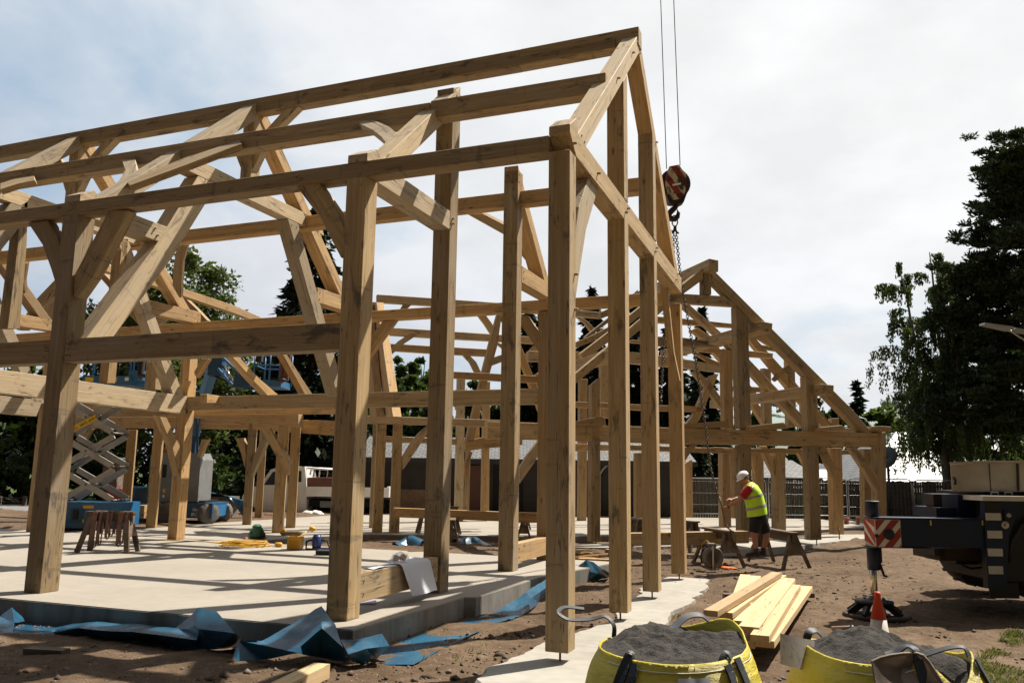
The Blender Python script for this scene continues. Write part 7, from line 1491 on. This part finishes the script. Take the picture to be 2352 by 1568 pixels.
# sheet over the stone stack
a0 = TS.p(472, 1128, -.6); V = []; F = []; nu, nv = 26, 14
for j in range(nv+1):
    for i in range(nu+1):
        s, w = i/nu, j/nv; u = 468+s*92; v = 1129+20*s**1.4 if w < .5 else 1129+20*s**1.4+(0 if s < .62 else (s-.62)/.38*42)*((w-.5)*2)
        y = .6-1.25*min(1, w*2); p = TS.p(u, v, y-.12*(w > .5)*(w-.5)); p.z += .05*float(crease(s*5, w*4, 3)); V.append(p)
F = [(j*(nu+1)+i, j*(nu+1)+i+1, (j+1)*(nu+1)+i+1, (j+1)*(nu+1)+i) for j in range(nv) for i in range(nu)]
tag(np_obj('plastic_sheet', [TM(TS.o) @ p for p in V], F, TARP), 'blue sheet pulled over the stone stack beside the boom lift', 'sheet')
# ================================================================== BULK BAGS, SHOVEL, SOIL
bgm, nt_, b = newmat('bag_yellow'); k = NB(nt_); v = k.coord('Object'); c = k.ramp(k.noise(v, 2.2, 5), [(.3, (.46, .37, .016)), (.7, (.60, .50, .035))]); c = k.mix(k.ramp(k.noise(v, 3.5, 6, .7), [(.55, 0.0), (.8, .4)]), c, (.26, .21, .07)); k.l(c, b.inputs['Base Color']); b.inputs['Roughness'].default_value = .42
wv = k.n('ShaderNodeTexWave'); wv.inputs['Scale'].default_value = 110; k.l(k.coord('Object', (0, 0, 1), 0, (0, math.pi/2, 0)), wv.inputs['Vector']); hsum = k.math('ADD', k.math('MULTIPLY', k.noise(k.coord('Object', (2, 2, 7)), 2.0, 4, .55, .6), 1.0), k.math('MULTIPLY', wv.outputs[0], .02)); k.bump(hsum, .9, .05, b)
BAG = bgm; SANDM, nt_, b = newmat('dark_compost'); k = NB(nt_); v = k.coord('Object'); n1 = k.noise(v, 70, 4, .7); c = k.ramp(k.noise(v, 16, 6, .75), [(.3, (.016, .014, .012)), (.7, (.060, .053, .046))]); c = k.mix(k.ramp(n1, [(.62, 0.0), (.72, .8)]), c, (.17, .155, .14)); k.l(c, b.inputs['Base Color']); b.inputs['Roughness'].default_value = .95; k.bump(k.math('ADD', n1, k.noise(v, 22, 5)), 1.0, .02, b)
WEB = simple('black_webbing', (.022, .026, .036), .6, 0, .3, 60)
def bulk_bag(u, d, R, label, rim, turn, dome, sd_, ex=3.2, lipf=None):
    """square sack: returns thing and a function giving points on its skin"""
    dirv2 = Vector((FW.x, FW.y, 0)).normalized(); p = at_g(u, d); p.z = gz(p.x, p.y)-.03; t = thing('bulk_bag', p, label, 'bulk bag', None, math.atan2(-dirv2.x, dirv2.y)+turn)
    def surf(th, q, off=0.0):
        e = ex; c, s = math.cos(th), math.sin(th); rr = R/(abs(c)**e+abs(s)**e)**(1/e); bul = .86+.17*math.sin(math.pi*min(1, q*.93+.10))**.8-.05*q**6; zr = rim(th); z = zr*q
        w = .018*float(fbm(th*3.2, q*4.1, sd_))*math.sin(math.pi*min(1, q+.08))+.010*float(crease(th*6, q*7, sd_+4)); r = rr*bul+w+off; return Vector((r*c, r*s, z))
    nt2, nq = 96, 26; V = [surf(2*math.pi*i/nt2, j/nq) for j in range(nq+1) for i in range(nt2)]
    for j, (off, dz) in enumerate(((-.007, .003), (-.012, -.01), (-.016, -.14))):
        for i in range(nt2): q = surf(2*math.pi*i/nt2, 1.0, off); q.z += dz; V.append(q)
    F = [(j*nt2+i, j*nt2+(i+1) % nt2, (j+1)*nt2+(i+1) % nt2, (j+1)*nt2+i) for j in range(nq+3) for i in range(nt2)]
    np_obj('sack', V, F, BAG, t, None, True); 
    V = []; nr = 26
    for j in range(nr+1):
        q = j/nr
        for i in range(nt2):
            th = 2*math.pi*i/nt2; b0 = surf(th, 1.0, -.012); zc = rim(th)-(lipf(th) if lipf else .012); x, y = b0.x*(1-q), b0.y*(1-q); z = zc*(1-q)**1.2+(sum(rim(2*math.pi*m_/16) for m_ in range(16))/16-.03)*(1-(1-q)**1.2); z += dome(x, y)*min(1, q*3.5)+.035*float(fbm(x*9, y*9, sd_+7))*min(1, q*4+.2)+.018*float(fbm(x*26, y*26, sd_+8)); V.append((x, y, z))
    F = [(j*nt2+i, j*nt2+(i+1) % nt2, (j+1)*nt2+(i+1) % nt2, (j+1)*nt2+i) for j in range(nr) for i in range(nt2)]
    tag(np_obj('fill', V, F, SANDM, t, None, True))
    return t, surf
def ribbon(bm, pts, w, n, th=.004):
    for a, b_ in zip(pts, pts[1:]): obox(bm, a, b_, w, th, n)
def strap_down(t, surf, th, q0, q1, w=.05, name='strap'):
    bm = bmesh.new(); P = [surf(th+.02*math.sin(i), q0+(q1-q0)*i/10, .012) for i in range(11)]
    for a, b_ in zip(P, P[1:]): nn = Vector((a.x, a.y, 0)).normalized(); obox(bm, a, b_, w, .012, nn)
    bm_obj(name, bm, WEB, t, local=Matrix.Identity(4))
def seam(t, surf, q, a0, a1):
    bm = bmesh.new(); tube(bm, [surf(a0+(a1-a0)*i/40, q, .004) for i in range(41)], .0028, 4); bm_obj('stitching', bm, WHT, t, local=Matrix.Identity(4))
def printed(t, surf, txt, size, th0, q0, H, mat, R, name='lettering'):
    me = text_mesh(txt, size, .0)
    for v_ in me.vertices: x, y = v_.co.x, v_.co.y; v_.co = surf(th0+x/R, q0+y/H, .004)
    return mesh_obj(name, me, mat, t, local=Matrix.Identity(4))
def patch(t, surf, th0, th1, q0, q1, mat, off=.0025, name='printed_panel', fn=None):
    n, m_ = 24, 10; V = []; 
    for j in range(m_+1):
        for i in range(n+1): V.append(surf(th0+(th1-th0)*i/n, (q0+(q1-q0)*j/m_)+(fn(i/n) if fn else 0), off))
    F = [(j*(n+1)+i, j*(n+1)+i+1, (j+1)*(n+1)+i+1, (j+1)*(n+1)+i) for j in range(m_) for i in range(n)]; o = np_obj(name, V, F, mat, t, None, True); return o
def scribble(t, surf, th0, q0, s, R, H):
    """outline sketch of petals beside the lettering"""
    bm = bmesh.new(); rg = np.random.default_rng(3)
    for i in range(11):
        cx_, cy_ = s*(.15+.17*i*.55), s*(.12+.22*(i % 3)); a0 = rg.uniform(0, 6); rx, ry = s*rg.uniform(.10, .26), s*rg.uniform(.05, .10); ca, sa = math.cos(a0*.3), math.sin(a0*.3)
        tube(bm, [surf(th0+(cx_+rx*math.cos(a)*ca-ry*math.sin(a)*sa)/R, q0+(cy_+rx*math.cos(a)*sa+ry*math.sin(a)*ca)/H, .004) for a in np.linspace(0, 6.28, 15)[:-1]], .0022, 4, closed=True)
    bm_obj('flower_outline', bm, INK, t, local=Matrix.Identity(4))
FR = -math.pi/2                                           # the side facing the camera
def bump_at(th, c, w): d = (th-c+math.pi) % (2*math.pi)-math.pi; return math.exp(-(d/w)**2)
rimA = lambda th: .965-.05*bump_at(th, FR-.1, .9)-.03*bump_at(th, FR-1.5, .7)+.10*bump_at(th, .55, .55)-.04*bump_at(th, 2.3, .7)
B1, s1 = bulk_bag(1536, 5.35, .565, 'yellow bulk bag full of dark compost, left of two, beside the nearest gable post', rimA, -.10, lambda x, y: .10*math.exp(-((x+.14)/.28)**2-((y-.18)/.3)**2)+.03*math.exp(-((x-.16)/.1)**2-((y-.1)/.08)**2), 3, 2.35, lambda th: .012+.10*bump_at(th, .75, .4))
seam(B1, s1, .955, FR-.95, FR+1.35)
bm = bmesh.new()
def loop(bm, P, w=.045):
    P = [Vector(p) for p in P]; Q = []
    for i in range(len(P)-1):
        p0, p1, p2, p3 = P[max(0, i-1)], P[i], P[i+1], P[min(len(P)-1, i+2)]
        for j in range(6):
            t = j/6; Q.append(.5*((2*p1)+(p2-p0)*t+(2*p0-5*p1+4*p2-p3)*t*t+(3*p1-p0-3*p2+p3)*t**3))
    Q.append(P[-1]); side = None; rows = []
    for i, q in enumerate(Q):
        d = (Q[min(i+1, len(Q)-1)]-Q[max(i-1, 0)]).normalized(); s_ = d.cross(Vector((.25, -.4, 1))).normalized()
        if side is not None and s_.dot(side) < 0: s_ = -s_
        side = s_; n_ = d.cross(s_).normalized(); rows.append([bm.verts.new(q+s_*(w/2*x)+n_*(.004*y)) for x, y in ((-1, -1), (1, -1), (1, 1), (-1, 1))])
    for A_, B__ in zip(rows, rows[1:]):
        for k_ in range(4): bm.faces.new((A_[k_], A_[(k_+1) % 4], B__[(k_+1) % 4], B__[k_]))
e = s1(FR-.62, 1.0, .0)
for dx in (0.0, .07): strap_down(B1, s1, FR-.66+dx*1.6, .985, .62, .045)
bm = bmesh.new(); P = [s1(FR-.60, .96, .01), s1(FR-.61, 1.02, .0), s1(FR-.64, 1.03, .0), s1(FR-.68, .9, .02), s1(FR-.72, .74, .03)]; loop(bm, P); bm_obj('lifting_loop', bm, WEB, B1, local=Matrix.Identity(4))
strap_down(B1, s1, FR+.78, 1.0, .30, .05); strap_down(B1, s1, FR+.60, .98, .56, .05)
e = s1(FR+.72, 1.0, 0); bm = bmesh.new(); loop(bm, [e, e+Vector((-.03, .0, .03)), e+Vector((-.07, -.03, -.04)), e+Vector((-.085, -.05, -.22)), e+Vector((-.075, -.055, -.38)), e+Vector((-.05, -.05, -.40))], .04); bm_obj('lifting_loop', bm, WEB, B1, local=Matrix.Identity(4))
e = s1(2.45, 1.0, -.02); bm = bmesh.new(); loop(bm, [e, e+Vector((0, 0, .08)), e+Vector((-.06, .02, .13)), e+Vector((-.16, .0, .11)), e+Vector((-.30, -.03, .11)), e+Vector((-.37, -.02, .15)), e+Vector((-.33, .03, .18)), e+Vector((-.2, .05, .17))], .03); bm_obj('lifting_loop', bm, WEB, B1, local=Matrix.Identity(4))
e = s1(.85, 1.0, -.06); bm = bmesh.new(); loop(bm, [e, e+Vector((-.06, -.02, .04)), e+Vector((-.16, -.06, .03)), e+Vector((-.26, -.14, -.04)), e+Vector((-.30, -.20, -.05))], .05); bm_obj('lifting_loop', bm, WEB, B1, local=Matrix.Identity(4))
printed(B1, s1, 'd', .13, FR+.30, .36, .80, INK, .50); printed(B1, s1, 'Gardens', .10, FR+.02, .20, .80, INK, .50); scribble(B1, s1, FR+.48, .40, .17, .5, .8); printed(B1, s1, 'Co', .07, FR+1.22, .50, .9, INK, .5); printed(B1, s1, 'Pl', .07, FR+1.28, .40, .9, INK, .5)
o = patch(B1, s1, FR-.02, FR+.34, .50, .93, simple('wallet_paper', (.46, .48, .54), .35, 0, .06, 5), .012, 'document_wallet')
for i in range(5): patch(B1, s1, FR+.04, FR+.28-.03*(i % 3), .60+.045*i, .606+.045*i, simple('print_grey', (.22, .22, .25), .6), .015, 'printed_line')
patch(B1, s1, FR+.20, FR+.28, .86, .885, INK, .015, 'printed_line')
rimB = lambda th: .935-.12*bump_at(th, FR+.55, .33)+.05*bump_at(th, FR+.02, .25)+.06*bump_at(th, FR+1.0, .3)+.01*bump_at(th, 2.4, .5)-.07*bump_at(th, 1.2, .9)
B2, s2 = bulk_bag(2006, 5.30, .555, 'yellow printed bulk bag heaped with dark soil, right of two, shovel leaning on it', rimB, .02, lambda x, y: .17*math.exp(-((x+.06)/.30)**2-((y-.05)/.34)**2), 9, 3.0, lambda th: .015+.05*bump_at(th, FR+.1, .3)+.05*bump_at(th, FR+1.05, .3))
seam(B2, s2, .95, FR-.85, FR-.05); seam(B2, s2, .94, FR+.72, FR+1.1)
strap_down(B2, s2, FR-.03, 1.0, .25, .055); strap_down(B2, s2, FR+.93, 1.0, .25, .05)
e = s2(FR-.03, 1.0, -.02); bm = bmesh.new(); loop(bm, [e+Vector((0, -.03, .0)), e+Vector((.0, -.01, .05)), e+Vector((-.03, .03, .06)), e+Vector((-.09, .06, .02)), e+Vector((-.14, .06, .0))], .055); bm_obj('lifting_loop', bm, WEB, B2, local=Matrix.Identity(4))
e = s2(FR+.93, 1.0, -.02); bm = bmesh.new(); loop(bm, [e, e+Vector((-.02, .02, .05)), e+Vector((-.10, .05, .04)), e+Vector((-.24, .10, -.02)), e+Vector((-.33, .14, -.07))], .04); bm_obj('lifting_loop', bm, WEB, B2, local=Matrix.Identity(4))
e = s2(2.5, 1.0, -.03); bm = bmesh.new(); loop(bm, [e, e+Vector((.02, 0, .05)), e+Vector((.07, .02, .06)), e+Vector((.12, .02, .02))], .05); bm_obj('lifting_loop', bm, WEB, B2, local=Matrix.Identity(4))
printed(B2, s2, 'omond', .115, FR-.86, .545, .87, INK, .50); patch(B2, s2, FR-.95, FR-.18, .28, .50, INK, .003, 'printed_panel', lambda x: .02*math.sin(x*3)); printed(B2, s2, '& Gardens', .10, FR-.90, .385, .87, BAG, .50); scribble(B2, s2, FR-.48, .46, .20, .5, .87)
bm = bmesh.new(); tube(bm, [s2(FR-.95+.72*i/20, .70+.02*math.sin(i*.25)-.03*(i/20), .004) for i in range(21)]+[s2(FR-.22, .55, .004), s2(FR-.2, .35, .004)], .003, 4); bm_obj('panel_outline', bm, INK, B2, local=Matrix.Identity(4))
# delivery note in plastic stuck to the second bag
p0_, p1_ = at_d(1792, 1488, 5.2), at_d(1872, 1508, 5.2); bm = bmesh.new(); up = Vector((0, .08, .17)); V = []; 
for i in range(9):
    q = p0_.lerp(p1_, i/8); cur = .02*math.sin(i/8*3.1); V.append((bm.verts.new(q-up*.5+Vector((0, -cur, 0))), bm.verts.new(q+up*.5+Vector((0, -cur, .01*i/8)))))
for (a, b_), (c_, d_) in zip(V, V[1:]): bm.faces.new((a, c_, d_, b_))
pn, nt_, b = newmat('delivery_note'); k = NB(nt_); ln = k.ramp(k.noise(k.coord('Object', (40, 40, 9)), 1.3, 2), [(.58, 0.0), (.62, .6)]); k.l(k.mix(ln, (.50, .46, .43), (.28, .26, .25)), b.inputs['Base Color']); b.inputs['Roughness'].default_value = .35
tag(bm_obj('delivery_note', bm, pn, smooth=True), 'printed delivery note sticking out beside the second bulk bag', 'paper')
# shovel
p0_ = at_d(2092, 1530, 4.65); SHV = thing('shovel', p0_, 'worn shovel with wooden shaft laid blade down across the second bulk bag', 'shovel'); Ms = TM(SHV).inverted(); a, b_ = Ms @ at_d(1958, 1452, 5.35), Ms @ at_d(2062, 1514, 4.85); c_ = Ms @ at_d(2096, 1532, 4.72)
bm = bmesh.new(); tube(bm, [a, a.lerp(b_, .5), b_], [.017, .019, .021], 12); bm_obj('shaft', bm, simple('ash_handle', (.42, .30, .18), .6, 0, .2, 14), SHV, local=Matrix.Identity(4)); bm = bmesh.new(); tube(bm, [b_, c_], [.023, .016], 12); bm_obj('socket', bm, simple('shovel_steel', (.15, .12, .10), .5, .4, .3, 10), SHV, local=Matrix.Identity(4))
BLD = [(2000, 1515), (2020, 1506), (2045, 1500), (2075, 1496), (2105, 1495), (2122, 1501), (2136, 1516), (2158, 1550), (2190, 1600), (2175, 1640), (2110, 1660), (2050, 1640), (2010, 1580)]
bm = bmesh.new(); P = [Ms @ (at_d(u, v, 4.70-(v-1495)*.0016)) for u, v in BLD]; c0 = sum(P, Vector())/len(P)+Vector((0, .035, 0)); rings = []
for q in (1.0, .96, .75, .5, .25): rings.append([bm.verts.new(c0+(p-c0)*q+Vector((0, .030*(1-q)+(-.012 if q == .96 else 0), 0))) for p in P])
for A_, B__ in zip(rings, rings[1:]):
    for i in range(len(P)): bm.faces.new((A_[i], A_[(i+1) % len(P)], B__[(i+1) % len(P)], B__[i]))
bm.faces.new(rings[-1]); bmesh.ops.solidify(bm, geom=bm.faces[:], thickness=.004)
bm_obj('blade', bm, simple('muddy_blade', (.24, .19, .15), .6, .15, .25, 7, .3, .5, 3, (.13, .09, .06)), SHV, local=Matrix.Identity(4), smooth=True, angle=40)
a, b_ = at_d(1948, 1441, 5.7), at_d(1906, 1444, 5.75)
GT = thing('hammer', at_d(1930, 1443, 5.5), 'short tool handle lying on the soil of the second bulk bag', 'tool'); Mg = TM(GT).inverted(); bm = bmesh.new(); tube(bm, [Mg @ at_d(1912, 1442, 5.5), Mg @ at_d(1956, 1441, 5.35)], .014, 10); bm_obj('handle', bm, simple('handle_wood', (.34, .20, .13), .6), GT, local=Matrix.Identity(4)); bm = bmesh.new(); tube(bm, [Mg @ at_d(1953, 1438, 5.35), Mg @ at_d(1960, 1448, 5.33)], .022, 8); bm_obj('head', bm, DARK, GT, local=Matrix.Identity(4))
# heap of dug soil in the bottom foreground
hc_ = at_d(1375, 1640, 4.15); hz_ = gz(hc_.x, hc_.y); rx = Vector((RT.x, RT.y, 0)).normalized(); ry = Vector((FW.x, FW.y, 0)).normalized(); V = []; n = 70
for j in range(n+1):
    for i in range(n+1):
        x, y = -1.0+2.0*i/n, -.75+1.5*j/n; r = math.sqrt((x/.85)**2+(y/.62)**2); z = (.78+.05*math.sin(x*7))*max(0, 1-r**2.4)**.8; z += (.10*float(fbm(x*4, y*4, 61))+.075*float(fbm(x*11, y*11, 62))+.035*abs(float(vn(x*26, y*26, 63))))*min(1, z*6); p = hc_+rx*x+ry*y; V.append((p.x, p.y, hz_-.05+z))
F = [(j*(n+1)+i, j*(n+1)+i+1, (j+1)*(n+1)+i+1, (j+1)*(n+1)+i) for j in range(n) for i in range(n)]
CLM, nt_, b = newmat('dug_soil'); k = NB(nt_); v = k.coord('Object'); c = k.ramp(k.noise(v, 18, 6, .7), [(.32, (.040, .024, .015)), (.55, (.085, .050, .030)), (.72, (.17, .105, .066))]); k.l(c, b.inputs['Base Color']); b.inputs['Roughness'].default_value = .95; k.bump(k.noise(v, 40, 6, .7), 1.0, .03, b)
tag(np_obj('soil_heap', V, F, CLM, smooth=False), 'heap of crumbly dug soil in front of the left bulk bag', 'soil heap')
pts = np.array(V)[rng.integers(0, len(V), 700)]+rng.normal(0, .012, (700, 3)); pts = pts[pts[:, 2] > hz_+.06]; scatter('soil_crumbs', pts, rng.gamma(2, .011, len(pts)).clip(.006, .05), CLM, 12, .8)
# ================================================================== light
SUN_AZ, SUN_EL = 55.0, 56.0
sd = Vector((math.cos(R_(SUN_AZ))*math.cos(R_(SUN_EL)), math.sin(R_(SUN_AZ))*math.cos(R_(SUN_EL)), math.sin(R_(SUN_EL))))
sl = bpy.data.lights.new('sun', 'SUN'); so = bpy.data.objects.new('sun', sl); COL.objects.link(so)
sl.energy = 5.0; sl.angle = R_(.55); sl.color = (1, .92, .80)
so.rotation_euler = (-sd).to_track_quat('-Z', 'Y').to_euler(); so.location = (10, 20, 30)
W = bpy.data.worlds.new('World'); SC.world = W; W.use_nodes = True; nt = W.node_tree; nt.nodes.clear(); k = NB(nt)
out = k.n('ShaderNodeOutputWorld'); bg = k.n('ShaderNodeBackground'); sky = k.n('ShaderNodeTexSky')
sky.sky_type = 'NISHITA'; sky.sun_disc = False; sky.sun_elevation = R_(SUN_EL); sky.sun_rotation = R_(90-SUN_AZ); sky.altitude = 100; sky.air_density = 1.0; sky.dust_density = 1.5
tc = k.n('ShaderNodeTexCoord'); gen = tc.outputs['Generated']
sep = k.n('ShaderNodeSeparateXYZ'); k.l(gen, sep.inputs[0])
# project the direction onto a flat cloud deck
zz = k.math('ADD', k.math('MAXIMUM', sep.outputs[2], 0.0), .30)
cx = k.math('DIVIDE', sep.outputs[0], zz); cyy = k.math('DIVIDE', sep.outputs[1], zz)
cmb = k.n('ShaderNodeCombineXYZ'); k.l(cx, cmb.inputs[0]); k.l(cyy, cmb.inputs[1]); cmb.inputs[2].default_value = 3.7
n1 = k.noise(cmb.outputs[0], 2.3, 8, .55, .25); n2 = k.noise(cmb.outputs[0], .95, 4, .5)
sdot = k.n('ShaderNodeVectorMath', operation='DOT_PRODUCT'); k.l(gen, sdot.inputs[0]); sdot.inputs[1].default_value = sd
near = k.ramp(sdot.outputs['Value'], [(.05, 0.0), (.75, 1.0)])
dens = k.math('ADD', k.math('MULTIPLY', n1, .5), k.math('MULTIPLY', n2, .5)); dens = k.math('ADD', dens, k.math('MULTIPLY', near, .16))
low = k.ramp(sep.outputs[2], [(.02, .15), (.30, 0.0)]); dens = k.math('ADD', dens, low)
cov = k.ramp(dens, [(.50, 0.0), (.64, 1.0)])
cl = k.mix(near, (5.0, 5.35, 6.0), (8.1, 8.15, 8.15))
grey = k.ramp(k.noise(cmb.outputs[0], 3.4, 6), [(.35, .90), (.65, 1.05)]); cl = k.mix(1.0, cl, grey, 'MULTIPLY')
skc = k.mix(.82, sky.outputs[0], k.mix(near, (2.7, 3.8, 5.2), (5.6, 6.6, 7.3)))
c = k.mix(k.math('MULTIPLY', cov, .95), skc, cl)
# added dimming of the unseen sky behind the camera, to darken camera-facing sides
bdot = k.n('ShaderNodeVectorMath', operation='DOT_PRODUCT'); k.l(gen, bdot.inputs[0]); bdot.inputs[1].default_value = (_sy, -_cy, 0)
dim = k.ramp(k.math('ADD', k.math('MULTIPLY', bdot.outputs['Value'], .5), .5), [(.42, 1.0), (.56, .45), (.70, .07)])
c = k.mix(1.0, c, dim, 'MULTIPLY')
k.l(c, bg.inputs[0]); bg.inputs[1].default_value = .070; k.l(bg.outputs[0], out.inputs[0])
SC.view_settings.view_transform = 'Standard'; SC.view_settings.look = 'None'; SC.view_settings.exposure = .80; SC.view_settings.gamma = 1
SC.cycles.max_bounces = 6; SC.cycles.transparent_max_bounces = 8; SC.cycles.use_denoising = True
